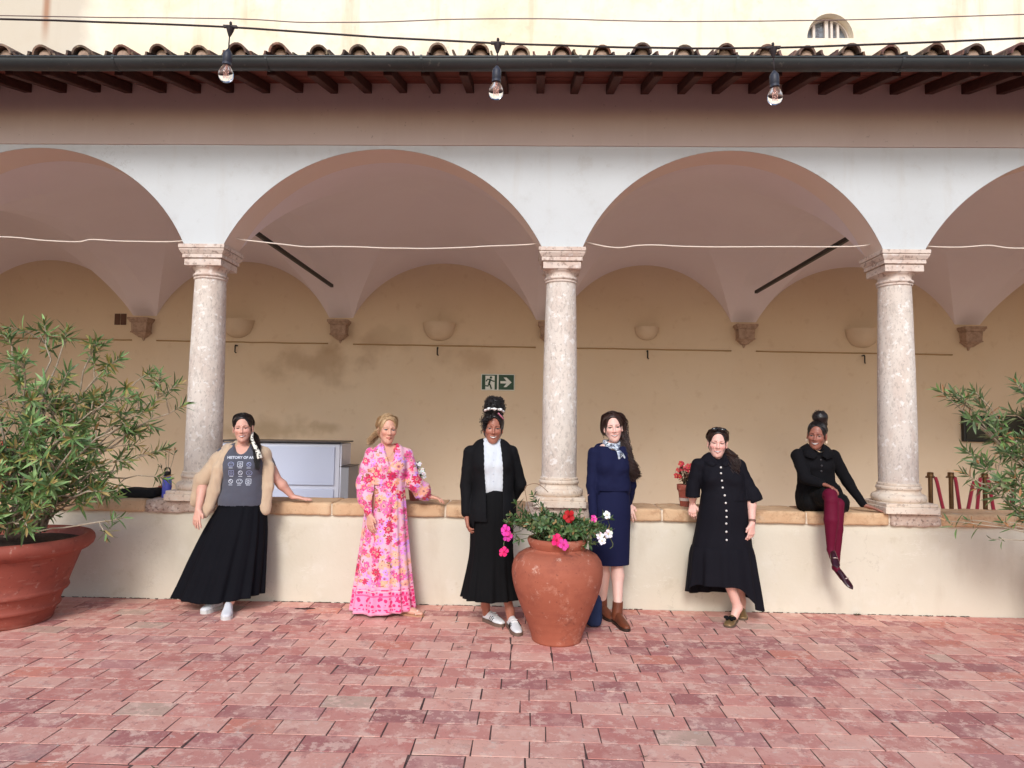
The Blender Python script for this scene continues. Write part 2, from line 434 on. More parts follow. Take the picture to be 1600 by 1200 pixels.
BR_W, BR_D = 0.282, 0.166
PAL = [(srgb(206,142,130),9),(srgb(214,156,141),8),(srgb(198,130,119),7),(srgb(178,116,111),5),(srgb(220,167,150),6),
       (srgb(190,134,128),3),(srgb(206,132,114),2),(srgb(198,166,148),1),(srgb(170,112,108),2)]
PALW = [c for c, w in PAL for _ in range(w)]
def brick_geo(x0, x1, y0, y1, jit=1.0):
    g = 0.0036
    c = [[x0+g, y0+g], [x1-g, y0+g], [x1-g, y1-g], [x0+g, y1-g]]
    for p in c:
        p[0] += rnd.uniform(-.0022,.0022)*jit; p[1] += rnd.uniform(-.002,.002)*jit
    if rnd.random() < .16:                       # a knocked-off corner
        i = rnd.randrange(4)
        k = rnd.uniform(.004,.010)
        cx, cy = (x0+x1)/2, (y0+y1)/2
        c[i][0] += k if c[i][0] < cx else -k; c[i][1] += k*.6 if c[i][1] < cy else -k*.6
    h = rnd.uniform(-.0004,.0018)
    zt = [h + rnd.uniform(-.0007,.0007) for _ in range(4)]
    ch = .0012
    V = [(p[0], p[1], -.03) for p in c] + [(c[i][0], c[i][1], zt[i]-.0012) for i in range(4)]
    cx = sum(p[0] for p in c)/4; cy = sum(p[1] for p in c)/4
    V += [(p[0] + (ch if p[0] < cx else -ch), p[1] + (ch if p[1] < cy else -ch), zt[i]) for i, p in enumerate(c)]
    F = []
    for i in range(4):
        j = (i+1) % 4
        F += [(i,j,4+j,4+i), (4+i,4+j,8+j,8+i)]
    F.append((8,9,10,11))
    k = rnd.choice(PALW); b = rnd.uniform(.97,1.12)
    return V, F, tuple(min(1, q*b) for q in k)
cells = []
row = 0
y = -0.004
while y > -5.6:
    y1 = y; y0 = y - BR_D*rnd.uniform(.97,1.03)
    xoff = (0.5*BR_W if row % 2 else 0) + rnd.uniform(-.03,.03)
    x = -7.6 + xoff
    while x < 7.6:
        w = BR_W*rnd.uniform(.965,1.035)
        if rnd.random() < .05:
            w *= .5
        skew = 0.012*x                     # courses run very slightly off the wall line
        cells.append((x, x+w, y0, y1)); x += w
    y = y0; row += 1
def in_view(c):
    p = Vector(((c[0]+c[1])/2, (c[2]+c[3])/2, 0)) - CAM
    zc = p.dot(_f)
    if zc <= 0: return False
    u = p.dot(_r2)/zc*1050; v = p.dot(_u2)/zc*1050
    return abs(u) < 815 and v > -615
vis = sorted([c for c in cells if in_view(c)], key=lambda c: (Vector(((c[0]+c[1])/2, (c[2]+c[3])/2, 0))-CAM).length)
single = set(vis[:298])
rest = MB()
for c in cells:
    V, F, k = brick_geo(*c)
    if c in single:
        b = MB(); b.add(V, F, 0, k)
        b.build('brick', M_brick, ground, fix=False)
    else:
        rest.add(V, F, 0, k)
tag(rest.build('brick_field', M_brick, ground, fix=False), kind='stuff')

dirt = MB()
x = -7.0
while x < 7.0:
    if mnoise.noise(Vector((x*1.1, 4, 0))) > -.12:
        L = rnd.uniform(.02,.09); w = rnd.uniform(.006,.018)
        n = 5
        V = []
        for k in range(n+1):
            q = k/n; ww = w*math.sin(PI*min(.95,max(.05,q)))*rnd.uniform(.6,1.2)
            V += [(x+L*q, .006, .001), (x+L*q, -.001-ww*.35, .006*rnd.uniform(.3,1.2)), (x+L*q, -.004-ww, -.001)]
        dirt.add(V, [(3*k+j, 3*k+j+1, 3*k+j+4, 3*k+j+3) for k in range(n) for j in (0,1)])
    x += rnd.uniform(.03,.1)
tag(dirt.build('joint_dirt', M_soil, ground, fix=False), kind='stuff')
lf = MB().box((-9.6,.40,-.2),(10.4,4.5,.12))
tag(lf.build('loggia_floor', mat('loggia_tiles', srgb(206,186,170), .7, coords=W_, var=[dict(s=3,d=5,lo=.4,hi=.65,a=.5,c=srgb(190,164,148))])), kind='structure')

# ------------------------------------------------------------------ parapet with coping stones
parapet = thing('parapet_wall', 'low cream plastered parapet wall with sandstone coping, running under all the columns', 'wall', (0,0,0))
def plaster_face():
    mb = MB()
    nx, nz = 420, 14
    X0, X1 = -9.5, 10.3
    V = []
    for i in range(nx+1):
        x = X0 + (X1-X0)*i/nx
        top = .768 + .010*mnoise.noise(Vector((x*5,0,0))) + .007*mnoise.noise(Vector((x*17,3,0)))
        for j in range(nz+1):
            z = -.02 + (top+.02)*j/nz
            yy = .006*mnoise.noise(Vector((x*1.3, z*1.6, 1))) + .003*mnoise.noise(Vector((x*5, z*5, 4)))
            if j == nz: yy += .012
            V.append((x, yy, z))
    F = []
    for i in range(nx):
        for j in range(nz):
            a = i*(nz+1)+j
            F.append((a, a+nz+1, a+nz+2, a+1))
    mb.add(V, F)
    return mb
plaster_face().build('plaster_face', M_cream, parapet, smooth=True, fix=False)
MB().box((-9.5,.015,-.02),(10.3,.40,.755)).build('core', M_cream, parapet)
joints = [-9.3,-8.4,-7.6,-6.55,-5.6,-4.72,-4.02,-3.42,-2.66,-1.745,-.735,-.02,.57,1.175,1.72,2.425,3.135,3.58,4.22,5.0,5.9,6.4,7.0,7.9,9.0,10.2]
pale = {(-3.42,-2.66),(-.02,.57),(3.135,3.58),(-6.55,-5.6),(6.4,7.0)}
def rock(lo, hi, seed, n=(14,6,5), amp=.008, rough=1.0, rnd_edge=.014):
    """a block with worn, rounded, uneven faces"""
    bm = bmesh.new()
    bmesh.ops.create_cube(bm, size=1.0)
    bmesh.ops.subdivide_edges(bm, edges=[e for e in bm.edges if abs((e.verts[0].co-e.verts[1].co).x) > .5], cuts=n[0], use_grid_fill=True)
    bmesh.ops.subdivide_edges(bm, edges=[e for e in bm.edges if abs((e.verts[0].co-e.verts[1].co).y) > .5], cuts=n[1], use_grid_fill=True)
    bmesh.ops.subdivide_edges(bm, edges=[e for e in bm.edges if abs((e.verts[0].co-e.verts[1].co).z) > .5], cuts=n[2], use_grid_fill=True)
    S = Vector((hi[0]-lo[0], hi[1]-lo[1], hi[2]-lo[2])); C0 = (Vector(lo)+Vector(hi))/2
    for v in bm.verts:
        p = Vector((v.co.x*S.x, v.co.y*S.y, v.co.z*S.z))
        h = S/2
        inner = Vector([max(-(h[i]-rnd_edge), min(h[i]-rnd_edge, p[i])) for i in range(3)])
        d = p - inner
        if d.length > rnd_edge: p = inner + d.normalized()*rnd_edge
        q = p + C0
        nn = Vector((mnoise.noise(q*7+Vector((seed,0,0))), mnoise.noise(q*7+Vector((0,seed,9))), mnoise.noise(q*7+Vector((5,0,seed)))))
        n2 = Vector((mnoise.noise(q*22+Vector((seed,0,0))), mnoise.noise(q*22+Vector((0,seed,9))), mnoise.noise(q*22+Vector((5,0,seed)))))
        v.co = q + nn*amp + n2*amp*.6*rough
    me = bpy.data.meshes.new('stone'); bm.to_mesh(me); bm.free()
    return me
for i in range(len(joints)-1):
    a, b = joints[i], joints[i+1]
    if b < -5.2 or a > 5.2: nn = (8,3,2)
    else: nn = (22,6,5)
    pl = (a,b) in pale
    me = rock((a+.005,-.022,.762),(b-.005,.425,.875), i*1.7, nn, .011 if pl else .006, 1.6 if pl else 1.0)
    link('coping_stone', me, M_rough_stone if pl else M_sand, parapet, smooth=True)
mm = MB().box((-9.4,.0,.765),(10.2,.405,.862))
mm.build('bedding_mortar', mat('lime_mortar', srgb(216,206,190), .95, coords=W_, var=[dict(s=20,d=4,lo=.5,hi=.65,a=.5,c=srgb(180,168,150))]), parapet)

# ------------------------------------------------------------------ columns
AX = [-9.33,-6.16,-3.005,.274,3.312,6.74,10.12]
YC = .165
def make_column(label):
    t = thing('column', label, 'column', (0,0,.875), 'stone columns standing on the parapet')
    def sq(mb, hb, z0, ht, z1): # square frustum half hb->ht
        mb.add([(-hb,-hb,z0),(hb,-hb,z0),(hb,hb,z0),(-hb,hb,z0),(-ht,-ht,z1),(ht,-ht,z1),(ht,ht,z1),(-ht,ht,z1)],
               ((0,3,2,1),(4,5,6,7),(0,1,5,4),(1,2,6,5),(2,3,7,6),(3,0,4,7)))
    mb = MB(); sq(mb,.232,-.004,.232,.055); sq(mb,.222,.055,.222,.085)
    mb.build('plinth', M_basestone, t, bevel=.006)
    pr = [(.15,.083),(.205,.083)]
    pr += [(.193+.029*math.sin(a), .083+.036-.036*math.cos(a)) for a in [PI*k/8 for k in range(1,9)]]
    pr += [(.186,.158),(.176,.168),(.172,.180),(.174,.19)]
    pr += [(.166+.017*math.sin(a), .190+.02-.02*math.cos(a)) for a in [PI*k/7 for k in range(0,8)]]
    pr += [(.172,.232),(.172,.246),(.163,.252)]
    mb = MB(); mb.lathe(pr, 48, wob=.01, seed=3); mb.build('base', M_basestone, t, smooth=True, sharp=40)
    pr = []
    for k in range(41):
        q = k/40
        r = .160 - .024*q**1.4 + .003*math.sin(PI*q)
        z = .25 + (2.02-.25)*q
        pr.append((r, z))
    mb = MB(); mb.lathe(pr, 48, wob=.014, seed=8); mb.build('shaft', M_colstone, t, smooth=True, sharp=60)
    pr = [(.139,2.018),(.146,2.02),(.1475,2.027),(.146,2.034),(.140,2.036),(.140,2.039)] + [(.143+.011*math.sin(a), 2.054-.014*math.cos(a)) for a in [PI*k/6 for k in range(0,7)]]
    pr += [(.139,2.07),(.138,2.095),(.141,2.103),(.155,2.113),(.164,2.122),(.166,2.13)]
    mb = MB(); mb.lathe(pr, 48, wob=.008, seed=5); mb.build('necking', M_capstone, t, smooth=True, sharp=40)
    mb = MB(); sq(mb,.170,2.128,.170,2.188); sq(mb,.160,2.188,.160,2.196); sq(mb,.184,2.196,.184,2.232); sq(mb,.188,2.232,.206,2.262); sq(mb,.206,2.262,.207,2.276); sq(mb,.2,2.276,.2,2.281); sq(mb,.212,2.281,.212,2.316)
    mb.build('capital', M_capstone, t, bevel=.004)
    return t
def copy_tree(o, parent=None):
    c = o.copy(); COL.objects.link(c)
    if parent: c.parent = parent
    for ch in list(o.children): copy_tree(ch, c)
    return c
col_labels = {2:'speckled stone column on the parapet behind the woman in the grey T-shirt',
              3:'speckled stone column on the parapet behind the urn of flowers',
              4:'speckled stone column on the parapet beside the seated woman in burgundy tights',
              1:'stone column on the parapet farthest left, beyond the big potted oleander',
              5:'stone column on the parapet farthest right, beyond the roped brass posts'}
proto = None
for i in (2,3,4,1,5):
    if proto is None: c = proto = make_column(col_labels[i])
    else:
        c = copy_tree(proto); c['label'] = col_labels[i]
    c.location = (AX[i], YC, .875); c.rotation_euler.z = rnd.choice((0,PI/2,PI,-PI/2))

# ------------------------------------------------------------------ arcade wall
SPR, RISE, LEG = 3.190, .905, .18
def arch_z(x, xc, half):
    Rr = (half*half + RISE*RISE)/(2*RISE)
    return SPR + math.sqrt(max(0, Rr*Rr-(x-xc)**2)) - (Rr-RISE)
arcade = thing('arcade_wall', 'white plastered wall of round arches carried by the stone columns, brown band along its top', 'wall')
WT = .32
wall = MB()
for i in range(len(AX)-1):
    a, b = AX[i]+LEG, AX[i+1]-LEG
    xc, half = (a+b)/2, (b-a)/2
    n = 56
    xs = [xc - half*math.cos(PI*k/n) for k in range(n+1)]
    zs = [arch_z(x, xc, half) for x in xs]
    V = []
    for x, z in zip(xs, zs): V += [(x,0,z),(x,0,4.72),(x,WT,z),(x,WT,4.72)]
    F = []
    for k in range(n):
        o = 4*k
        F += [(o,o+4,o+5,o+1),(o+6,o+2,o+3,o+7)]
    wall.add(V, F)
    sv = []; 
    for x, z in zip(xs, zs):
        for q in range(5): sv.append((x, .0015 + (WT-.003)*q/4, z-.001))
    sf = []
    for k in range(n):
        for q in range(4):
            o = k*5+q; sf.append((o,o+1,o+6,o+5))
    MB().add(sv, sf).build('arch_soffit', M_soffit, arcade, smooth=True)
for i, x in enumerate(AX):
    wall.box((x-LEG,0,SPR),(x+LEG,WT,4.72))
wall.build('wall', M_white, arcade, fix=False)
bb = MB()
nb = 200
V = []
for k in range(nb+1):
    x = -9.5 + 19.8*k/nb
    zb = 4.128 + .004*mnoise.noise(Vector((x*1.4,0,2)))
    V += [(x,-.002,zb),(x,-.012,zb+.002),(x,-.012,4.72)]
F = []
for k in range(nb):
    o = 3*k
    F += [(o,o+3,o+4,o+1),(o+1,o+4,o+5,o+2)]
bb.add(V, F).build('fascia_band', M_band, arcade, fix=False)

# ------------------------------------------------------------------ groin vaults
YB = 4.5
vault = thing('vaulted_ceiling', 'groin vaults of pale brownish plaster spanning the loggia behind the arches', 'ceiling')
DOME = .44
for i in range(len(AX)-1):
    a, b = AX[i]+LEG, AX[i+1]-LEG
    xc, half = (a+b)/2, (b-a)/2
    mb = MB()
    n, m = 40, 26
    for cell in range(4):
        V = []
        for k in range(m+1):
            t = k/m
            for j in range(n+1):
                s = -math.cos(PI*j/n)
                p, q = s*t, t
                u, v = ((p,-q),(q,p),(p,q),(-q,p))[cell]
                z = arch_z((u if cell in (0,2) else v)*1.46, 0, 1.46)
                z += .018 + DOME*(1-t**1.15)
                V.append((xc+u*half, WT-.002+(v+1)/2*(YB-WT+.02), z))
        F = []
        for k in range(m):
            for j in range(n):
                o = k*(n+1)+j
                F.append((o,o+1,o+n+2,o+n+1))
        mb.add(V, F)
    # narrow springers between neighbouring bays
    for sx in (-1,1):
        V = []
        for j in range(n+1):
            v = -math.cos(PI*j/n)
            z = arch_z(v*1.46, 0, 1.46)+.018
            yv = WT-.002+(v+1)/2*(YB-WT+.02)
            V += [(xc+sx*half,yv,z),(xc+sx*(half+LEG),yv,z)]
        mb.add(V, [(2*j,2*j+1,2*j+3,2*j+2) for j in range(n)])
    mb.build('vault_bay', M_vault, vault, smooth=True)

# ------------------------------------------------------------------ back wall with corbels
bw = thing('back_wall', 'ochre plastered rear wall of the loggia with damp stains and stone corbels', 'wall', (0,0,0))
MB().box((-9.6,YB,-.2),(10.4,YB+.3,4.75)).build('plaster', M_ochre, bw)
MB().box((-9.6,.42,-.2),(-9.45,YB,4.75)).build('unseen_end_wall', M_ochre, bw)  # unseen walls at both ends, added to stop light leaking into the loggia
MB().box((10.25,.42,-.2),(10.4,YB,4.75)).build('unseen_end_wall', M_ochre, bw)
cb = MB()
def frus(mb, x0,x1,y0,z0, X0,X1,Y0,z1):
    mb.add([(x0,y0,z0),(x1,y0,z0),(x1,.0,z0),(x0,.0,z0),(X0,Y0,z1),(X1,Y0,z1),(X1,.0,z1),(X0,.0,z1)],
           ((0,3,2,1),(4,5,6,7),(0,1,5,4),(1,2,6,5),(2,3,7,6),(3,0,4,7)))
frus(cb,-.2,.2,-.26,-.045,-.2,.2,-.26,0)
frus(cb,-.17,.17,-.23,-.085,-.19,.19,-.25,-.045)
frus(cb,-.145,.145,-.2,-.25,-.155,.155,-.21,-.085)
frus(cb,-.16,.16,-.215,-.275,-.155,.155,-.21,-.25)
frus(cb,-.06,.06,-.09,-.35,-.14,.14,-.19,-.275)
frus(cb,-.012,.012,-.02,-.41,-.03,.03,-.05,-.35)
cme = cb.mesh('corbel')
for x in AX:
    o = link('corbel', cme, M_corbel, bw, loc=(x, YB+.002, SPR-.01)); o.scale = (.82,.82,.86)
    m = o.modifiers.new('bevel','BEVEL'); m.width=.006; m.segments=1

# ------------------------------------------------------------------ roof
SL = math.tan(R_(16.0)); ZR = 4.712
roof = thing('cloister_roof', 'low terracotta tiled lean-to roof with dark timber rafters above the arcade', 'roof')
def rz(y): return ZR + SL*y
deck = MB().add([(-9.6,-.70,rz(-.70)+.028),(10.4,-.70,rz(-.70)+.028),(10.4,5.5,rz(5.5)+.028),(-9.6,5.5,rz(5.5)+.028)],[(0,1,2,3)])
deck.build('roof_deck', M_plank, roof)
npl = 5
for k in range(npl):
    y0 = -.70 + .72*k/npl + .003; y1 = -.70 + .72*(k+1)/npl - .003
    p = MB()
    dz = rnd.uniform(-.003,.001)
    p.add([(-9.6,y0,rz(y0)+dz),(10.4,y0,rz(y0)+dz),(10.4,y1,rz(y1)+dz),(-9.6,y1,rz(y1)+dz),(-9.6,y0,rz(y0)+.02),(10.4,y0,rz(y0)+.02),(10.4,y1,rz(y1)+.02),(-9.6,y1,rz(y1)+.02)],
          ((0,3,2,1),(4,5,6,7),(0,1,5,4),(1,2,6,5),(2,3,7,6),(3,0,4,7)))
    p.build('soffit_board', M_plank, roof)
raf = MB()
raf.add([(-.036,-.66,rz(-.66)-.085),(.036,-.66,rz(-.66)-.085),(.036,.02,rz(.02)-.095),(-.036,.02,rz(.02)-.095),
         (-.036,-.66,rz(-.66)-.004),(.036,-.66,rz(-.66)-.004),(.036,.02,rz(.02)-.004),(-.036,.02,rz(.02)-.004)],
        ((0,3,2,1),(4,5,6,7),(0,1,5,4),(1,2,6,5),(2,3,7,6),(3,0,4,7)))
rme = raf.mesh('rafter')
x = .06 - .318*26
while x < 8.6:
    o = link('rafter', rme, M_wood, roof, loc=(x+rnd.uniform(-.012,.012), 0, rnd.uniform(-.006,.003)))
    o.rotation_euler.z = rnd.uniform(-.012,.012)
    if abs(x) < 5.6:
        m = o.modifiers.new('bevel','BEVEL'); m.width=.004; m.segments=1
    x += .318
# clay tiles: tapered half pipes
def half_pipe(L, r0, r1, th, up, col, sag=0.0):
    n = 9
    V = []; F = []
    for s, r in ((0,r0),(1,r1)):
        for k in range(n+1):
            w = PI*k/n
            for rr in (r, r-th):
                zz = math.sin(w)*rr
                V.append((math.cos(w)*rr, s*L, zz if up else r-zz))
    m = 2*(n+1)
    for k in range(n):
        a = 2*k
        F += [(a,a+2,m+a+2,m+a),(a+1,m+a+1,m+a+3,a+3),(a,a+1,a+3,a+2),(m+a,m+a+2,m+a+3,m+a+1)]
    F += [(0,m,m+1,1),(2*n,2*n+1,m+2*n+1,m+2*n)]
    return V, F, col
TPAL = [srgb(112,88,76), srgb(96,78,70), srgb(130,106,90), srgb(84,70,64), srgb(118,84,70), srgb(146,126,106)]
SPC = .326
x0t = at0 = -9.45
tilefield = MB()
nt_ = 0
x = -.113 - SPC*28
while x < 9.9:
    for c in range(14):
        near = c < 2 and abs(x) < 5.4
        yb = -.775 + c*.40
        for kind in ('cover','pan'):
            xx = x + (SPC/2 if kind == 'pan' else 0) + rnd.uniform(-.012,.012)
            col = rnd.choice(TPAL); col = tuple(q*rnd.uniform(.8,1.15) for q in col)
            if kind == 'cover':
                V, F, k = half_pipe(.48, rnd.uniform(.072,.081), .06, .016, True, col)
                lift = .026 + (.012 if c == 0 else .026) + rnd.uniform(-.006,.008)
            else:
                V, F, k = half_pipe(.48, .07, .085, .016, False, col)
                lift = -.012
            tilt = math.atan(SL) - (.05 if kind == 'cover' else .02) + rnd.uniform(-.02,.02)
            M = Matrix.Translation((xx, yb + rnd.uniform(-.02,.02), rz(yb)+.028+lift + (.0 if c else .0))) @ Matrix.Rotation(tilt, 4, 'X') @ Matrix.Rotation(rnd.uniform(-.09,.09), 4, 'Z')
            V = [M @ Vector(v) for v in V]
            if near:
                b = MB(); b.add(V, F, 0, k)
                b.build('roof_tile', M_tile, roof, fix=False)
            else:
                tilefield.add(V, F, 0, k)
    x += SPC
tag(tilefield.build('tile_courses', M_tile, roof, fix=False), kind='stuff')
# mortar plugs under the first covers
plug = MB()
x = -.113 - SPC*28
while x < 9.9:
    plug.lathe([(.001,-.012),(.04,-.008),(.062,.01),(.06,.05),(.001,.055)], 10, a0=0, a1=PI,
               M=Matrix.Translation((x, -.735, rz(-.735)+.062)) @ Matrix.Rotation(-PI/2,4,'X') @ Matrix.Rotation(PI,4,'Z'))
    x += SPC
plug.build('mortar_plugs', M_corbel, roof)

# ------------------------------------------------------------------ gutter
gut = thing('gutter', 'dark grey metal half-round gutter hung along the eaves', 'gutter')
GY, GZ, GR = -.735, 4.515, .072
g = MB()
nn = 14
xs = [-9.5 + 19.8*k/90 for k in range(91)]
V = []
for x in xs:
    dz = .004*mnoise.noise(Vector((x*.7,0,0))); dy = .004*mnoise.noise(Vector((x*.9,7,0)))
    for rr in (GR, GR-.005):
        for k in range(nn+1):
            w = PI + PI*k/nn
            V.append((x, GY+dy+math.cos(w)*rr, GZ+dz+math.sin(w)*rr))
F = []
m = 2*(nn+1)
for i in range(len(xs)-1):
    for k in range(nn):
        o = i*m+k
        F += [(o,o+m,o+m+1,o+1),(o+nn+1,o+nn+2,o+m+nn+2,o+m+nn+1)]
g.add(V, F)
g.build('trough', M_gutter, gut, smooth=True, sharp=50)
e = MB()
e.tube([(x, GY-GR+.002+.004*mnoise.noise(Vector((x*.9,7,0))), GZ+.004+.004*mnoise.noise(Vector((x*.7,0,0)))) for x in xs], .010, 8)
e.build('rolled_edge', M_gutter, gut, smooth=True)
sx = -3.43
st = MB()
for k in range(nn+1):
    pass
sv = []
for xx in (-.010,.010):
    for rr in (GR+.005, GR+.0015):
        for k in range(nn+1):
            w = PI*.93 + PI*1.05*k/nn
            sv.append((xx, math.cos(w)*rr, math.sin(w)*rr))
q = nn+1
sf = []
for k in range(nn):
    sf += [(k,k+1,2*q+k+1,2*q+k),(k,q+k,q+k+1,k+1),(2*q+k,2*q+k+1,3*q+k+1,3*q+k)]
sme = MB().add(sv, sf).mesh('strap')
for k in range(-5, 9):
    link('strap', sme, M_gutter, gut, loc=(-3.43+1.27*k+rnd.uniform(-.05,.05), GY, GZ))

# ------------------------------------------------------------------ high wall behind the roof, with its lunette window
UY = 5.5
upw = thing('upper_building', 'tall pale yellow plastered wall rising behind the tiled roof', 'building')
wx, wz, wr = 5.16, 8.40, .40
hole = [(wx+wr*math.cos(w), wz+wr*1.12*math.sin(w)) for w in [PI*k/24 for k in range(25)]]
mb = MB()
def q4(a,b,c,d): mb.add([(a[0],UY,a[1]),(b[0],UY,b[1]),(c[0],UY,c[1]),(d[0],UY,d[1])],[(0,1,2,3)])
q4((-22,5),(wx-wr,5),(wx-wr,17),(-22,17)); q4((wx+wr,5),(22,5),(22,17),(wx+wr,17)); q4((wx-wr,5),(wx+wr,5),(wx+wr,wz),(wx-wr,wz))
for k in range(24):
    a, b = hole[k], hole[k+1]
    q4(b,a,(a[0],17),(b[0],17))
# reveal
for k in range(24):
    a, b = hole[k], hole[k+1]
    mb.add([(a[0],UY,a[1]),(b[0],UY,b[1]),(b[0],UY+.28,b[1]),(a[0],UY+.28,a[1])],[(0,1,2,3)])
mb.add([(wx-wr,UY,wz),(wx+wr,UY,wz),(wx+wr,UY+.28,wz),(wx-wr,UY+.28,wz)],[(0,1,2,3)])
mb.build('wall', M_upper, upw, fix=False)
MB().box((-22,UY+.31,5),(22,UY+.6,17)).build('core', M_upper, upw)
win = MB()
def arc(r0, r1, y0, y1, mi=0):
    V = []; 
    for k in range(25):
        w = PI*k/24
        for r in (r0, r1):
            for yy in (y0, y1): V.append((wx+r*math.cos(w), yy, wz+r*1.12*math.sin(w)))
    F = []
    for k in range(24):
        o = 4*k
        F += [(o,o+4,o+6,o+2),(o+1,o+3,o+7,o+5),(o,o+1,o+5,o+4),(o+2,o+6,o+7,o+3)]
    win.add(V, F, mi)
arc(wr-.03, wr-.004, UY+.14, UY+.22)
for dx, w in ((-.22,.022),(0,.03),(.09,.02),(.2,.022)):
    h = math.sqrt(max(0,1-(dx/(wr-.03))**2))*(wr-.03)*1.12
    win.box((wx+dx-w,UY+.15,wz+.004),(wx+dx+w,UY+.20,wz+h))
wo_ = win.build('window', simple('window_frame_paint', (226,214,206), .6), upw)
gl = MB()
gl.prism([(wx+(wr-.03)*math.cos(PI*k/24), wz+.003+(wr-.03)*1.12*math.sin(PI*k/24)) for k in range(25)], 'y', UY+.205, UY+.211)
gl.build('pane', mat('old_glass', srgb(120,126,134), .18, spec=.6, coords=W_, var=[dict(s=9,d=5,lo=.42,hi=.62,a=.8,c=srgb(86,78,78)), dict(s=14,d=4,lo=.56,hi=.66,a=.7,c=srgb(196,200,206))]), wo_)

# =================================================================== LOGGIA FITTINGS
# tie rods from the column heads to the rear wall
for x, y0, y1, z, lb in ((-3.0,.30,3.95,3.63,'black iron tie rod running back above the left column'),
                    (.285,.30,3.95,3.63,'black iron tie rod half hidden behind the middle column head'),
                    (3.325,.30,3.95,3.60,'black iron tie rod running back above the right column')):
    mb = MB().box((x-.022,y0,z-.022),(x+.022,y1,z+.022))
    tag(mb.build('tie_rod', M_black, bevel=.004), lb, 'tie rod', 'tie rods across the vaults')

# plaster bowl uplights
M_bowl = mat('lamp_plaster', srgb(216,196,172), .85, var=[dict(s=6,d=4,lo=.45,hi=.7,a=.4,c=srgb(204,180,150))])
def lamp(loc, label, s=1.0):
    t = thing('wall_lamp', label, 'wall lamp', loc, 'half-bowl plaster lamps on the rear wall')
    mb = MB()
    pr = [(.001,-.235*s)] + [(.255*s*math.sin(a)**.9, .02*s-.255*s*math.cos(a)) for a in [PI/2*k/10 for k in range(1,11)]] + [(.262*s,.03*s),(.262*s,.045*s),(.246*s,.045*s),(.22*s,-.02*s)]
    mb.lathe(pr, 28, a0=PI, a1=2*PI)
    mb.build('bowl', M_bowl, t, smooth=True, sharp=50)
    MB().box((-.2*s,-.02,-.16*s),(.2*s,.0,.02*s)).build('back_plate', M_bowl, t)
lamp((-1.44,4.495,3.12), 'plaster bowl lamp on the rear wall above the woman in the pink dress')
lamp((1.81,4.495,3.10), 'small plaster bowl lamp on the rear wall above the woman in the black button dress', .72)
lamp((-4.65,4.495,3.13), 'plaster bowl lamp on the rear wall just right of the left column')
lamp((5.13,4.495,3.09), 'plaster bowl lamp on the rear wall just left of the right column')
for x, z, lb in ((-1.455,2.71,'small black hook under the bowl lamp above the pink dress'),(1.815,2.70,'small black hook under the smallest bowl lamp'),
             (-4.65,2.71,'small black hook on the rear wall beside the left column'),(5.13,2.67,'small black hook on the rear wall beside the right column')):
    mb = MB(); mb.tube([(x,4.5,z+.06),(x,4.43,z+.06),(x,4.42,z+.04),(x,4.42,z-.05),(x+.015,4.435,z-.06)], .011, 6)
    tag(mb.build('wall_hook', M_black, smooth=True), lb, 'hook', 'small hooks under the lamps')
# surface cable along the rear wall
M_cable = mat('painted_cable', srgb(170,140,100), .8)
pts = []
segs = [(-9.3,-6.35),(-5.95,-3.2),(-2.8,.08),(.46,3.12),(3.5,6.5)]
cw = thing('wall_cable', 'thin ochre painted cable clipped along the rear wall under the lamps', 'cable')
for a, b in segs:
    n = 16
    MB().tube([(a+(b-a)*k/n, 4.492, 2.80-.006*(a+(b-a)*k/n) + .006*mnoise.noise(Vector((k*.6+a,0,0)))) for k in range(n+1)], .011, 6).build('cable_run', M_cable, cw, smooth=True)
# vent grilles
M_vent = simple('vent_paint', (96,70,58), .8)
vt = thing('wall_vent', 'pair of small brown vent plates high on the rear wall beside the left corbel', 'vent', (-6.55,4.497,3.17))
for dx in (-.05,.05):
    g_ = MB(); g_.box((dx-.044,-.012,-.09),(dx+.044,0,.09)); g_.build('vent_plate', M_vent, vt, bevel=.003)
# exit sign
M_sg = simple('sign_green', (18,66,44), .45); M_sw = simple('sign_white', (224,228,222), .5)
sg = thing('exit_sign', 'green and white emergency exit sign with running man and arrow on the rear wall', 'sign', (-.503,4.495,2.243))
MB().box((-.262,-.02,-.128),(.262,0,.128)).build('sign_frame', M_sw, sg, bevel=.003)
p = MB(); p.box((-.25,-.024,-.116),(-.013,-.0205,.116)); p.box((.013,-.024,-.116),(.25,-.0205,.116)); p.build('green_panel', M_sg, sg)
w = MB()
w.prism([(-.195,-.116),(-.05,-.116),(-.05,.1),(-.195,.1)], 'y', -.027, -.0245)
w.prism([(.04,-.018),(.135,-.018),(.09,-.075),(.135,-.075),(.215,0),(.135,.075),(.09,.075),(.135,.018),(.04,.018)], 'y', -.027, -.0245)
w.build('pictogram', M_sw, sg)
rm = MB()
def limb(pts_, r):
    rm.tube([(a, -.028, b) for a, b in pts_], r, 8, flat=1.0)
S_ = 1.0
rm.lathe([(.001,-.02),(.014,-.014),(.02,0),(.014,.014),(.001,.02)], 12, M=Matrix.Translation((-.108,-.028,.072)) @ Matrix.Scale(.15,4,(0,1,0)))
limb([(-.118,.045),(-.13,.0),(-.138,-.02)], .014)
limb([(-.12,.04),(-.16,.045),(-.185,.012)], .009)
limb([(-.118,.042),(-.085,.02),(-.052,.012)], .009)
limb([(-.138,-.018),(-.118,-.05),(-.098,-.108)], .011)
limb([(-.14,-.02),(-.152,-.062),(-.215,-.055)], .011)
ob = rm.build('running_man', M_sg, sg)
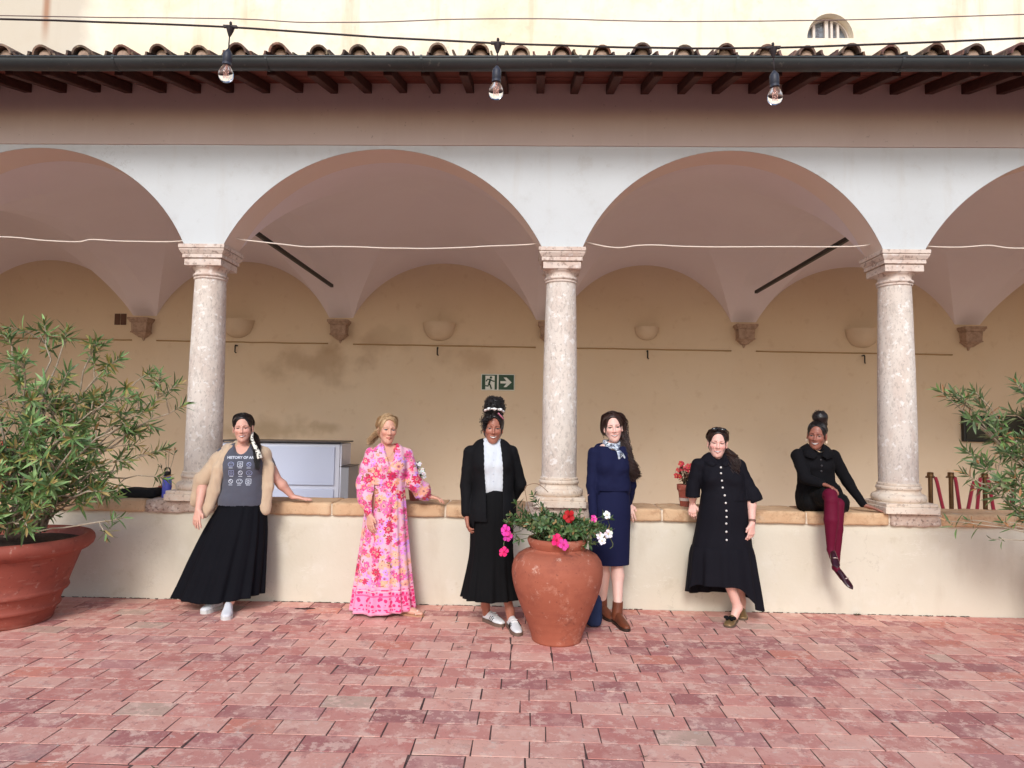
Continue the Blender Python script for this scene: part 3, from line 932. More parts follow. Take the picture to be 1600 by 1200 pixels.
# dark screen at the right
tv = thing('dark_panel', 'black rectangular panel on the rear wall behind the right oleander', 'panel', (7.3,4.495,1.63))
MB().box((-.70,-.07,-.2),(.70,0,.2)).build('casing', simple('panel_black', (14,13,14), .35), tv, bevel=.015)
MB().box((-.66,-.074,-.165),(.66,-.0705,.165)).build('face', simple('panel_glass', (9,9,11), .15), tv)
# reception counter
M_cnt = mat('counter_laminate', srgb(200,208,230), .45, var=[dict(s=2,d=3,lo=.4,hi=.7,a=.2,c=srgb(196,204,232))])
M_cnt2 = simple('counter_trim', (214,216,228), .4); M_cnt3 = simple('counter_grey', (150,150,156), .5); M_dk = simple('counter_top', (66,62,66), .35)
ct = thing('reception_counter', 'pale blue laminate reception counter with dark edged top standing inside the loggia', 'counter', (-3.35,3.0,.12))
MB().box((-.82,.03,.0),(.80,.6,1.17)).build('body', M_cnt2, ct)
MB().box((-.79,0,.62),(.74,.028,1.13)).build('front_panel', M_cnt, ct, bevel=.004)
MB().box((-.79,0,.02),(.74,.028,.565)).build('front_panel', M_cnt, ct, bevel=.004)
MB().box((-.86,-.02,1.185),(.83,.62,1.205)).build('counter_top', M_dk, ct, bevel=.004)
for px in (.815,-.8):
    MB().tube([(px,.05,1.185),(px,.05,.0)], .012, 8).build('corner_post', M_cnt2, ct, smooth=True)
MB().box((.801,.05,.0),(.925,.55,.86)).build('side_cabinet', M_cnt3, ct, bevel=.004)
MB().box((.801,.04,.862),(.94,.56,.874)).build('cabinet_top', M_dk, ct)
# rope barrier posts
M_brass = mat('aged_brass', srgb(120,92,66), .32, metal=.85, var=[dict(s=12,d=3,lo=.4,hi=.7,a=.5,c=srgb(80,58,44))])
M_rope = mat('red_velvet', srgb(132,22,44), .9, sheen=.4, bump=[(120,.3,.003,None)])
posts = [(4.96,2.5),(5.24,2.55),(5.62,2.5)]
plab = ['leftmost of the three brass barrier posts near the right column','middle one of the three brass barrier posts near the right column','rightmost of the three brass barrier posts near the right column']
for (x, y), lb in zip(posts, plab):
    t = thing('barrier_post', lb, 'barrier post', (x,y,.12), 'brass posts of the rope barrier')
    m = MB(); m.lathe([(.16,0),(.16,.012),(.15,.02),(.05,.035),(.03,.05)], 28); m.build('base', M_brass, t, smooth=True, sharp=40)
    m = MB(); m.lathe([(.026,.04),(.026,.9)], 20); m.build('pole', M_brass, t, smooth=True, sharp=40)
    m = MB(); m.lathe([(.036,.90),(.038,.915),(.036,.925),(.036,.945),(.038,.95),(.034,.957),(.01,.962)], 20); m.build('head', M_brass, t, smooth=True, sharp=40)
    m = MB(); m.tube([(-.055,0,.90),(.055,0,.90)], .012, 8); m.build('rope_hook', M_brass, t, smooth=True)
def rope(a, b, sag, label, hang=None):
    A = Vector(a); B = Vector(b)
    pts = []
    for k in range(25):
        q = k/24
        p = A.lerp(B, q); p.z -= sag*(1-(2*q-1)**4)**1.0*math.sin(PI*min(1,q*1.0))**.6
        pts.append(p)
    mb = MB(); mb.tube(pts, .021, 8)
    tag(mb.build('velvet_rope', M_rope, smooth=True), label, 'rope', 'red velvet barrier ropes')
rope((5.02,2.5,1.02),(5.30,2.2,1.0),.62,'red velvet rope hanging from the leftmost brass post')
rope((5.29,2.55,1.02),(5.57,2.5,1.02),.75,'red velvet rope between the middle and the rightmost brass post')
rope((5.645,2.48,1.02),(5.70,2.1,1.0),.62,'red velvet rope hanging from the rightmost brass post')

# =================================================================== CABLES
def polycable(name, pts, r, m, label, cat, group=None, sub=6, wig=.004, seed=0):
    P_ = [Vector(p) for p in pts]
    out = []
    for i in range(len(P_)-1):
        for k in range(sub):
            q = k/sub
            p0 = P_[max(i-1,0)]; p1 = P_[i]; p2 = P_[i+1]; p3 = P_[min(i+2,len(P_)-1)]
            v = .5*((2*p1) + (p2-p0)*q + (2*p0-5*p1+4*p2-p3)*q*q + (3*p1-p0-3*p2+p3)*q**3)
            v.z += wig*mnoise.noise(Vector((v.x*4, seed, 0)))
            out.append(v)
    out.append(P_[-1])
    mb = MB(); mb.tube(out, r, 6)
    o = mb.build(name, m, smooth=True)
    return tag(o, label, cat, group)
G = 'white cables strung across the arches at the column heads'
polycable('arch_cable', [(-6.0,.15,3.30),(-5.04,.15,3.293),(-4.6,.15,3.262),(-4.29,.15,3.25),(-4.15,.15,3.275),(-3.9,.15,3.262),(-3.42,.15,3.258),(-3.19,.15,3.28)], .0065, M_wire_w, 'white cable across the leftmost arch', 'cable', G, seed=1)
polycable('arch_cable', [(-2.85,.15,3.325),(-2.76,.15,3.29),(-2.4,.15,3.25),(-2.1,.15,3.222),(-1.75,.15,3.225),(-1.3,.15,3.215),(-.9,.15,3.215),(-.4,.15,3.24),(0,.15,3.262),(.095,.15,3.30)], .0065, M_wire_w, 'white cable across the arch left of the middle column', 'cable', G, seed=2)
polycable('arch_cable', [(.45,.15,3.31),(.56,.15,3.27),(.8,.15,3.235),(1.05,.15,3.262),(1.6,.15,3.25),(2.2,.15,3.256),(2.8,.15,3.262),(3.05,.15,3.275),(3.14,.15,3.315)], .0065, M_wire_w, 'white cable across the arch right of the middle column', 'cable', G, seed=3)
polycable('arch_cable', [(3.49,.15,3.30),(3.6,.15,3.272),(3.9,.15,3.265),(4.15,.15,3.285),(4.4,.15,3.262),(5.2,.15,3.27),(6.5,.15,3.3)], .0065, M_wire_w, 'white cable across the rightmost arch', 'cable', G, seed=4)

# festoon lights hung across the courtyard
bulbs = [(-1.323,3.303),(-.158,3.229),(1.012,3.209)]
polycable('festoon_cable', [(-7.0,-3.2,3.52),(-4.2,-3.2,3.40),(-2.35,-3.2,3.34),(-1.9,-3.2,3.326),(-1.323,-3.2,3.302),(-.75,-3.2,3.262),(-.158,-3.2,3.230),(.4,-3.2,3.212),(1.012,-3.2,3.210),(2.06,-3.2,3.252),(3.6,-3.2,3.33),(7,-3.2,3.55)], .0042, M_wire_d, 'dark festoon cable strung across the courtyard carrying three bulbs', 'cable', wig=.002)
polycable('support_wire', [(-7,-3.18,3.53),(-3.2,-3.18,3.40),(-2.5,-3.18,3.37),(-1.323,-3.18,3.352),(-.9,-3.18,3.334),(-.1,-3.18,3.352),(.8,-3.18,3.338),(2.2,-3.18,3.372),(7,-3.18,3.55)], .0022, M_wire_s, 'thin steel wire strung above the festoon cable', 'wire', wig=.003, seed=3)
M_glass = bpy.data.materials.new('bulb_glass'); M_glass.use_nodes = True
_b = M_glass.node_tree.nodes["Principled BSDF"]
_b.inputs["Transmission Weight"].default_value = 1.0; _b.inputs["Roughness"].default_value = .02; _b.inputs["IOR"].default_value = 1.12
_b.inputs["Base Color"].default_value = (.96,.97,1,1)
M_sock = simple('lamp_socket', (52,54,66), .5); M_fil = simple('filament', (226,170,150), .4)
blab = ['clear filament bulb hanging over the left column','clear filament bulb hanging nearest the middle of the eaves','clear filament bulb hanging over the arch by the seated woman']
for (x, z), lb, tl in zip(bulbs, blab, (-.05,-.02,.03)):
    t = thing('festoon_bulb', lb, 'light bulb', (x,-3.2,z), 'bulbs of the festoon')
    t.rotation_euler = (0, -tl, 0)
    m = MB(); m.add([(-.03,-.006,.006),(.03,-.006,.006),(.03,.006,.006),(-.03,.006,.006),(-.03,-.006,-.004),(.03,-.006,-.004),(.03,.006,-.004),(-.03,.006,-.004)],
                    ((0,1,2,3),(7,6,5,4),(0,4,5,1),(1,5,6,2),(2,6,7,3),(3,7,4,0)))
    m.lathe([(.005,-.042),(.014,-.018),(.018,-.003)], 10)
    m.lathe([(.003,.008),(.006,.012),(.006,.02),(.003,.024)], 8)
    m.build('cable_clip', M_wire_d, t)
    m = MB(); m.tube([(0,0,-.04),(.001,0,-.11)], .0028, 6); m.build('cord', M_wire_d, t, smooth=True)
    m = MB(); m.lathe([(.005,-.10),(.016,-.115),(.0195,-.122),(.0195,-.158),(.018,-.160),(.018,-.163),(.0195,-.165),(.0195,-.172),(.014,-.174)], 18); m.build('socket', M_sock, t, smooth=True, sharp=40)
    m = MB(); 
    pr = [(.014,-.172),(.017,-.178),(.024,-.190),(.0295,-.203),(.031,-.214),(.0295,-.226),(.024,-.237),(.015,-.2445),(.001,-.247)]
    m.lathe(pr, 24, caps=(False,False)); m.lathe([(max(.0006,r-.0014),z_+.0005) for r, z_ in reversed(pr)], 24, caps=(False,False))
    m.build('bulb', M_glass, t, smooth=True)
    m = MB()
    for dx in (-.007,-.0025,.0025,.007):
        m.tube([(dx,0,-.195),(dx*1.2,0,-.228)], .0013, 5)
    m.tube([(0,0,-.172),(0,0,-.195)], .004, 6)
    m.build('filament', M_fil, t)

# =================================================================== THINGS ON THE PARAPET AND GROUND
# drinking bottle
bt = thing('water_bottle', 'blue metal water bottle with black loop cap standing on the parapet', 'bottle', (-3.31,.12,.878))
m = MB(); m.lathe([(.034,0),(.038,.004),(.039,.02),(.039,.165),(.036,.182),(.026,.196),(.024,.205)], 24); m.build('body', simple('bottle_blue', (92,98,196), .4), bt, smooth=True, sharp=40)
m = MB(); m.lathe([(.027,.198),(.029,.202),(.029,.232),(.026,.238),(.002,.239)], 20)
m.tube([(-.027,0,.225),(-.026,0,.25),(-.014,0,.27),(.014,0,.27),(.026,0,.25),(.027,0,.225)], .006, 6)
m.build('cap', simple('bottle_cap', (20,20,22), .5), bt, smooth=True, sharp=40)
# black bag beside it
def soft(name, lo, hi, m, seed, amp=.02, n=(10,6,6)):
    me = rock(lo, hi, seed, n, amp, .4, min(hi[i]-lo[i] for i in range(3))*.42)
    return link(name, me, m, smooth=True)
o = soft('black_bag', (-3.74,.05,.873),(-3.40,.27,.955), simple('black_cloth', (16,16,18), .85), 3.3, .012); tag(o, 'crumpled black cloth bag lying on the parapet beside the blue bottle', 'bag')
o = soft('denim_bag', (.46,-.60,.002),(.60,-.40,.24), mat('denim', srgb(34,48,82), .9, bump=[(200,.3,.002,None)]), 8.1, .012); tag(o, 'dark blue denim bag on the bricks, half hidden behind the urn', 'bag')
# twigs, petals and weeds on the ground
M_twig = simple('dry_twig', (58,40,36), .9)
for k, (x, y, a, L, lb) in enumerate(((-1.97,-.235,.1,.17,'dark dry twig on the bricks between the grey T-shirt and the pink dress'),)):
    mb = MB(); mb.tube([(x+L*q*math.cos(a), y+L*q*math.sin(a)+.006*math.sin(q*9), .006) for q in [j/8 for j in range(9)]], [.003,.005,.004,.006,.008,.007,.008,.005,.003], 5)
    mb.tube([(x+.08,y+.012,.006),(x+.10,y+.03,.01)], .003, 5)
    tag(mb.build('twig', M_twig), lb, 'twig')
M_petal = simple('dry_petal', (226,214,206), .8)
plabs = ['pale fallen petal on the bricks right of the brown boots','pale fallen petal on the bricks in front of the black button dress','pale fallen petal on the bricks left of the white sneakers']
for (x, y), lb in zip(((.70,-.60),(1.02,-.98),(-.56,-.5)), plabs):
    mb = MB(); mb.add([(x-.022,y,.004),(x,y-.008,.007),(x+.02,y+.003,.004),(x+.004,y+.012,.009)], [(0,1,2,3)])
    mb.add([(x-.01,y+.01,.006),(x+.006,y-.012,.012),(x+.018,y+.012,.008)], [(0,1,2)])
    tag(mb.build('petal', M_petal), lb, 'petal', 'petals fallen on the bricks')
M_weed = simple('weed_green', (74,88,52), .8)
def weed(x, y, n, s, lb):
    mb = MB()
    for k in range(n):
        a = rnd.uniform(0, 2*PI); L = s*rnd.uniform(.5,1.1); el = rnd.uniform(.15,1.0)
        d = Vector((math.cos(a)*math.cos(el), -abs(math.sin(a))*math.cos(el), math.sin(el)))
        sd_ = d.cross(Vector((0,0,1))).normalized()*L*.16
        b0 = Vector((x+rnd.uniform(-s,s)*.6, y, .002))
        mb.add([b0, b0+d*L*.5+sd_, b0+d*L, b0+d*L*.5-sd_], [(0,1,2,3)])
    tag(mb.build('weed', M_weed), lb, 'weed', 'weeds growing in the paving joints')
weed(2.83,-.035,16,.04,'small weed at the foot of the parapet below the seated woman')
weed(-.47,-1.10,14,.022,'tiny weed in the brick joint left of the urn')
weed(-1.7,-2.86,10,.02,'tiny weed in the bricks at the near left')
weed(.58,-2.62,10,.02,'tiny weed in the bricks in front of the urn')

# urn
urn = thing('terracotta_urn', 'big bulging terracotta urn with a narrow foot and rolled lip, holding flowers', 'urn', (.222,-.872,0))
pr = [(.15,0.0),(.178,.0),(.184,.008),(.188,.03),(.196,.06),(.222,.13),(.252,.2),(.285,.28),(.314,.36),(.332,.43),(.340,.49),(.338,.54),(.326,.585),(.298,.625),(.252,.652),(.214,.664),(.203,.672),(.2,.682)]
m = MB(); 
prs = []
for i in range(len(pr)-1):
    for q in (0,.34,.67): prs.append((pr[i][0]+(pr[i+1][0]-pr[i][0])*q, pr[i][1]+(pr[i+1][1]-pr[i][1])*q))
prs.append(pr[-1])
m.lathe(prs, 64, wob=.012, seed=2, caps=(True,False)); m.build('body', M_terra, urn, smooth=True)
m = MB(); m.lathe([(.2,.676),(.206,.684),(.215,.70),(.224,.722),(.227,.738),(.222,.75),(.212,.756),(.2,.752),(.193,.735),(.188,.69),(.001,.69)], 56, wob=.01, seed=4, caps=(False,False)); m.build('lip', M_terra, urn, smooth=True)
m = MB(); m.lathe([(.19,.712),(.12,.722),(.001,.728)], 32, wob=.05, caps=(False,False)); m.build('soil', M_soil, urn, smooth=True)

def bigpot(loc, label, s=1.0):
    t = thing('terracotta_pot', label, 'pot', loc, 'wide terracotta tree pots')
    pr = [(.30,0),(.335,0),(.345,.012),(.352,.05),(.366,.10),(.37,.105),(.388,.112),(.396,.126),(.392,.142),(.386,.15),(.400,.19),(.418,.235),(.422,.24),(.442,.247),(.451,.262),(.447,.28),(.44,.288),(.462,.36),(.492,.45),(.52,.535),(.534,.57)]
    m = MB(); m.lathe(pr, 72, wob=.006, seed=1, caps=(True,False)); m.build('body', M_terra_dark, t, smooth=True, sharp=70)
    m = MB(); m.lathe([(.532,.562),(.556,.572),(.588,.59),(.612,.615),(.622,.645),(.618,.675),(.602,.698),(.578,.706),(.555,.698),(.542,.675),(.53,.60)], 72, wob=.006, seed=6, caps=(False,False)); m.build('rim', M_terra_dark, t, smooth=True)
    m = MB(); m.lathe([(.55,.635),(.4,.645),(.2,.655),(.001,.66)], 40, wob=.08, caps=(False,False)); m.build('soil', M_soil, t, smooth=True)
    return t
bigpot((-4.10,-.74,0), 'wide ringed terracotta pot holding the big oleander at the left').scale = (.96,.96,.94)
bigpot((4.74,-.78,0), 'wide ringed terracotta pot holding the oleander at the right edge')

# small flower pots on the parapet
M_pottape = simple('pot_label', (196,180,172), .7)
def smallpot(loc, label, r=.066, h=.2, band=True):
    t = thing('flower_pot', label, 'flower pot', loc, 'small flower pots standing on the parapet')
    m = MB(); m.lathe([(r*.72,0),(r*.95,h*.62),(r*.96,h*.64),(r*1.02,h*.7),(r*1.04,h*.74)], 28, caps=(True,False)); m.build('body', M_terra_dark, t, smooth=True, sharp=40)
    m = MB(); m.lathe([(r*1.02,h*.74),(r*1.14,h*.745),(r*1.16,h*.76),(r*1.18,h*.98),(r*1.15,h),(r*1.04,h),(r*1.02,h*.86),(.001,h*.86)], 28, caps=(False,False)); m.build('rim', M_terra_dark, t, smooth=True, sharp=40)
    if band:
        m = MB(); m.lathe([(r*.86,h*.27),(r*.915,h*.40)], 28, caps=(False,False)); 
        m.v = [(a*1.02,b*1.02,c) for a, b, c in m.v]; m.build('label_band', M_pottape, t, smooth=True)
    return t
smallpot((1.425,.2,.874), 'small terracotta pot with a pale band holding red begonias on the parapet')
smallpot((-1.06,.28,.874), 'small terracotta pot with white flowers on the parapet behind the pink dress', .06, .16, False)
smallpot((-4.98,.25,.874), 'small terracotta pot with red flowers on the parapet behind the left oleander', .07, .2, False)
smallpot((-3.44,.33,.874), 'small terracotta pot with a bare twiggy plant on the parapet beside the left column', .05, .09, False)

# =================================================================== PLANTS
def leaf_mesh(L, W, fold, bend, col, blunt=.0):
    """one lanceolate leaf along +y, midrib folded, tip bent down"""
    ts = (0.0, .22, .5, .78, 1.0)
    ws = (.12, .78, 1.0, .62+blunt*.25, .02+blunt*.1)
    V = []; F = []
    for t, w in zip(ts, ws):
        z = -bend*L*t*t
        y = L*t
        V += [(-W/2*w, y, z+fold*W*w), (0, y, z), (W/2*w, y, z+fold*W*w)]
    for k in range(4):
        o = 3*k
        F += [(o,o+1,o+4,o+3),(o+1,o+2,o+5,o+4)]
    return V, F
GREENS = [srgb(108,136,78), srgb(92,120,66), srgb(124,150,90), srgb(76,104,58), srgb(144,166,108), srgb(104,126,84), srgb(134,154,104)]
OLDL = [srgb(170,160,80), srgb(186,140,96)]
class Foliage:
    """leaf placements: the nearest become leaf objects, the others one joined mass"""
    def __init__(s, sizes, greens=GREENS, old=.02, blunt=0.0):
        s.items = []; s.var = []
        for k in range(10):
            L, W = rnd.uniform(*sizes[0]), rnd.uniform(*sizes[1])
            c = rnd.choice(greens) if rnd.random() > old*3 else rnd.choice(OLDL)
            c = tuple(q*rnd.uniform(.85,1.2) for q in c)
            V, F = leaf_mesh(L, W, rnd.uniform(.12,.3), rnd.uniform(-.05,.22), c, blunt)
            mb = MB(); mb.add(V, F, 0, c)
            s.var.append((V, F, c, mb.mesh('leaf', fix=False)))
    def add(s, p, d, up, sc=1.0):
        y = d.normalized(); x = y.cross(up)
        if x.length < 1e-4: x = y.orthogonal()
        x.normalize(); z = x.cross(y)
        M = Matrix((x, y, z)).transposed().to_4x4() @ Matrix.Scale(sc, 4); M.translation = p
        s.items.append((rnd.randrange(len(s.var)), M))
    def build(s, parent, nmax=290, m=None, smooth=True):
        m = m or M_leaf
        loc = parent.location
        s.items.sort(key=lambda it: (it[1].translation-CAM).length)
        rest = MB()
        for v, me in [(q[0], q[3]) for q in s.var]: pass
        for i, (k, M) in enumerate(s.items):
            V, F, c, me = s.var[k]
            if i < nmax:
                o = link('leaf', me, m, parent)
                o.matrix_basis = Matrix.Translation(-loc) @ M
            else:
                q = rnd.uniform(.8,1.15)
                rest.add([M @ Vector(v) - loc for v in V], F, 0, tuple(min(1,a*q) for a in c))
        for q in s.var:
            q[3].polygons.foreach_set("use_smooth", [True]*len(q[3].polygons))
        if rest.v:
            tag(rest.build('foliage', m, parent, smooth=smooth, fix=False), kind='stuff')
def whorl(F, p, d, n, spread, sc=1.0, length=.10):
    """leaves spiralling round the last stretch of a shoot"""
    d = d.normalized()
    a = d.orthogonal().normalized(); b = d.cross(a)
    ph = rnd.uniform(0, 2*PI)
    for k in range(n):
        q = k/max(1,n-1)
        w = ph + k*2.4
        rad = a*math.cos(w) + b*math.sin(w)
        op = spread*(1.15-.75*q)
        dr = (d*math.cos(op) + rad*math.sin(op)).normalized()
        F.add(p - d*length*(1-q), dr, d, sc*rnd.uniform(.75,1.1)*(1-.25*q))
def path(p0, p1, bow, n=8, jit=.02):
    p0 = Vector(p0); p1 = Vector(p1)
    L = (p1-p0).length
    out = []
    for k in range(n+1):
        q = k/n
        p = p0.lerp(p1, q) + Vector(bow)*math.sin(PI*q)
        if 0 < k < n: p += Vector((rnd.uniform(-1,1), rnd.uniform(-1,1), rnd.uniform(-1,1)))*jit*L*.3
        out.append(p)
    return out
def oleander(root, base, tips, nsub, F, stems, r0=.013):
    for tip in tips:
        tip = Vector(tip)
        b = Vector(base) + Vector((rnd.uniform(-.2,.2), rnd.uniform(-.2,.2), 0))
        mid = Vector((0,0,rnd.uniform(.02,.14)*(tip-b).length))
        P_ = path(b, tip, mid + Vector((rnd.uniform(-.05,.05),rnd.uniform(-.05,.05),0)), 10, .05)
        stems.tube(P_, [r0*(1-.72*k/10) for k in range(11)], 6)
        d = P_[-1]-P_[-2]
        whorl(F, P_[-1], d, rnd.randint(14,19), 1.15, 1.0, .11)
        for s in range(nsub):
            i = rnd.randint(3, 9)
            q = P_[i]
            dd = (P_[i]-P_[i-1]).normalized()
            o = Vector((rnd.uniform(-1,1), rnd.uniform(-1,1), rnd.uniform(-.35,.9))).normalized()
            L = rnd.uniform(.14,.42)*(1.15-.06*i)
            e = q + (dd*.55+o*.75).normalized()*L
            S = path(q, e, Vector((0,0,.03)), 5, .05)
            stems.tube(S, [r0*.42*(1-.5*k/5) for k in range(6)], 5)
            whorl(F, S[-1], S[-1]-S[-2], rnd.randint(10,16), 1.2, rnd.uniform(.8,1.0), .11)
            if rnd.random() < .45:
                whorl(F, S[3], S[3]-S[2], rnd.randint(4,7), 1.3, .85, .06)
rnd.seed(21)
ol = thing('oleander_bush', 'big leafy oleander bush growing in the left terracotta pot', 'shrub', (-4.10,-.74,.65))
Fl = Foliage(((.095,.15),(.018,.028)), old=.03)
st = MB()
tipsL = [(-3.93,-.7,2.36),(-3.70,-.75,2.30),(-3.47,-.72,2.22),(-4.22,-.7,2.25),(-4.5,-.8,2.1),(-3.3,-.7,2.08),(-3.06,-.66,1.98),(-2.86,-.62,1.88),(-2.80,-.6,1.72),
         (-3.0,-.8,1.66),(-3.2,-.95,1.75),(-3.5,-1.0,1.95),(-3.8,-1.1,2.02),(-4.1,-1.05,1.95),(-4.4,-1.1,1.8),(-2.98,-.55,1.35),(-3.1,-.85,1.28),(-3.3,-1.1,1.42),
         (-3.6,-1.2,1.55),(-3.9,-1.25,1.6),(-4.2,-1.2,1.5),(-3.2,-1.0,1.05),(-3.45,-1.2,1.12),(-3.75,-1.3,1.2),(-4.05,-1.3,1.15),(-3.0,-.45,1.1),(-3.35,-.4,1.5),(-3.6,-.4,1.8),(-4.0,-.35,1.9),
         (-3.6,-1.15,.92),(-3.55,-1.25,.80),(-3.8,-1.3,.86),(-4.15,-1.3,.88),(-3.5,-.95,1.25),(-3.7,-1.1,1.35),(-4.3,-1.15,1.2),(-3.35,-.8,1.2),(-3.15,-.7,1.5),(-3.45,-.9,1.6),(-3.9,-1.2,.9),(-3.4,-.6,1.0),(-3.25,-.75,.98)]
oleander(ol, (-4.08,-.74,.68), tipsL+[(-3.7,-.8,1.7),(-3.9,-.9,1.75),(-4.2,-.9,1.7),(-3.5,-.8,1.75),(-3.95,-1.0,1.3),(-3.65,-.95,1.05),(-3.4,-.85,.95),(-4.3,-1.0,1.4)], 5, Fl, st)
P_ = path((-3.8,-.9,.72), (-3.02,-1.0,.86), Vector((0,0,-.01)), 8, .03); st.tube(P_, .006, 5); whorl(Fl, P_[-1], Vector((1,0,.25)), 9, 1.2, .8); 
P2 = path(P_[6], (-3.13,-1.02,.72), Vector((0,0,0)), 4, .03); st.tube(P2, .004, 5); whorl(Fl, P2[-1], Vector((.3,0,-1)), 6, .8, .9, .05); whorl(Fl, P_[7], Vector((.3,0,1)), 10, 1.1, .9)
st.v = [tuple(Vector(v)-ol.location) for v in st.v]
st.build('stems', M_stem, ol, smooth=True)
Fl.build(ol)
rnd.seed(33)
orr = thing('oleander_bush', 'sparse oleander bush whose branches lean in from the right edge', 'shrub', (4.74,-.78,.65))
Fr = Foliage(((.10,.155),(.019,.029)), old=.05)
st = MB()
tipsR = [(3.12,-.8,1.90),(3.42,-.8,1.80),(3.5,-.75,1.6),(3.55,-.85,1.45),(3.65,-.8,1.55),(3.45,-.85,1.15),(3.7,-.85,.95),(3.22,-.8,1.88),(3.36,-.82,1.90),(3.30,-.82,1.72),(3.70,-.78,1.98),(3.78,-.85,1.86),(3.80,-.7,1.75),(3.30,-.8,1.45),(3.36,-.85,1.36),(3.28,-.8,1.28),(3.62,-.85,1.25),(3.72,-.9,1.15),(3.6,-.82,1.05),(3.78,-.8,1.35),(4.0,-.7,1.9),(4.3,-.9,2.1),(4.6,-.8,2.2),(4.9,-.6,2.1),(5.2,-.9,2.0),(4.5,-1.2,1.8),(5.1,-1.1,1.6)]
for t_ in tipsR:
    b = Vector((4.62+rnd.uniform(-.15,.15), -.8+rnd.uniform(-.15,.15), .68))
    tip = Vector(t_)
    P_ = path(b, tip, Vector((-.05,0,-.06+.02*rnd.random())), 10, .03)
    st.tube(P_, [.012*(1-.7*k/10) for k in range(11)], 6)
    d = P_[-1]-P_[-2]
    whorl(Fr, P_[-1], d, rnd.randint(13,18), 1.1, .95, .10)
    for s in range(4 if t_[0] < 3.9 else 4):
        i = rnd.randint(6,9) if t_[0] < 3.9 else rnd.randint(4,9)
        e = P_[i] + ((P_[i]-P_[i-1]).normalized()*.6 + Vector((rnd.uniform(-.6,.6),rnd.uniform(-.8,.8),rnd.uniform(-.3,.8)))).normalized()*rnd.uniform(.08,.2)
        S = path(P_[i], e, Vector((0,0,.01)), 4, .05); st.tube(S, .004, 5); whorl(Fr, S[-1], S[-1]-S[-2], rnd.randint(9,13), 1.2, .85, .08)
for a, b_, n in (((4.3,-.9,.72),(3.44,-.85,.80),6),((4.3,-.85,.72),(3.14,-.8,.92),8),((4.2,-.85,.75),(3.30,-.8,.93),9),((4.3,-.8,.74),(3.52,-.85,.93),9)):
    P_ = path(a, b_, Vector((0,0,.03)), 8, .03); st.tube(P_, [.008-.0006*k for k in range(9)], 5); whorl(Fr, P_[-1], Vector((-.5,0,.35 if n > 6 else .1)), n, 1.2, .75 if n > 6 else .5)
st.v = [tuple(Vector(v)-orr.location) for v in st.v]
st.build('stems', M_stem, orr, smooth=True)
Fr.build(orr)

# flowers
def flower_mb(r, col, center, np_=5, cup=.25, col2=None):
    mb = MB()
    for k in range(np_):
        a = 2*PI*k/np_
        u = Vector((math.cos(a), math.sin(a), 0)); v = Vector((-math.sin(a), math.cos(a), 0)); z = Vector((0,0,1))
        jj = lambda: rnd.uniform(-.05,.05)
        pts = [(0.06,0,-.25),(.42,-.29,.10),(.42,.29,.06),(.76+jj(),-.46,.26+jj()*3),(.82,0,.08),(.76+jj(),.46,.18+jj()*3),(1.02+jj(),-.22,.0+jj()*4),(1.06+jj(),.20,.06+jj()*4),(.45,0,-.02)]
        V = [(u*p[0] + v*p[1] + z*(p[2]*cup*4*.5))*r for p in pts]
        c1 = col if (k % 2 or not col2) else col2
        F = [(0,1,8),(0,8,2),(1,3,4,8),(8,4,5,2),(3,6,4),(4,6,7),(4,7,5)]
        mb.add(V, F, 0, tuple(q*rnd.uniform(.85,1.1) for q in c1))
    mb.lathe([(.16*r,0),(.14*r,.1*r),(.05*r,.18*r),(.001,.2*r)], 8)
    mb.c = [c if c is not None else center for c in mb.c]
    return mb
M_flower = mat('petals', (0,0,0), .6, attr='col', sss=.1)
def place_flower(parent, p, d, r, col, center, np_=5, col2=None, roll=None):
    mb = flower_mb(r, col, center, np_, .3, col2)
    o = mb.build('flower', M_flower, parent, smooth=True, fix=False)
    q = Vector(d).to_track_quat('Z', 'Y') @ Quaternion((0,0,1), rnd.uniform(0,6) if roll is None else roll)
    o.matrix_basis = Matrix.Translation(Vector(p)-parent.location) @ q.to_matrix().to_4x4()
    return o
rnd.seed(5)
fp = thing('flowering_plant', 'leafy plant with pink, red and white flowers spilling from the urn', 'plant', (.222,-.872,.72))
GRF = [srgb(74,104,58), srgb(58,86,48), srgb(94,122,72), srgb(48,74,44), srgb(112,136,90)]
Fu = Foliage(((.045,.07),(.02,.028)), GRF, old=.02, blunt=.6)
st = MB()
B_ = Vector((.222,-.872,.70))
shoots = []
for k in range(170):
    a = rnd.uniform(0, 2*PI); q = rnd.random()**.6
    ex = math.cos(a)*q*.40; ey = math.sin(a)*q*.27
    hz = .08 + .13*rnd.random()*(1.15-q) + (.05 if ex < -.1 else 0)
    shoots.append(Vector((.24+ex, -.872+ey, .72+hz)))
shoots += [Vector((x,y,z)) for x, y, z in ((-.10,-.85,1.0),(-.06,-.88,.95),(-.14,-.9,.92),(-.02,-.85,.93),(.03,-.85,1.07),(.04,-.85,1.02),(.11,-.83,.97),(-.12,-.95,.78),(-.08,-.97,.74),(.58,-.85,.92),(.62,-.85,.9),(.55,-.9,.83),(.56,-.9,.76),(.5,-.98,.74),(.45,-1.0,.73),(.4,-1.02,.72),(.3,-.95,.95),(.38,-.9,.94))]
for e in shoots:
    b = B_ + Vector((rnd.uniform(-.12,.12), rnd.uniform(-.1,.1), 0))
    P_ = path(b, e, Vector((0,0,.03)), 5, .06)
    st.tube(P_, [.004-.0005*k for k in range(6)], 4)
    d = P_[-1]-P_[-2]
    for j in (2,3,4):
        if rnd.random() < .6: whorl(Fu, P_[j], P_[j]-P_[j-1], 3, 1.2, .9, .02)
    whorl(Fu, P_[-1], d, rnd.randint(5,8), 1.15, 1.0, .035)
st.v = [tuple(Vector(v)-fp.location) for v in st.v]
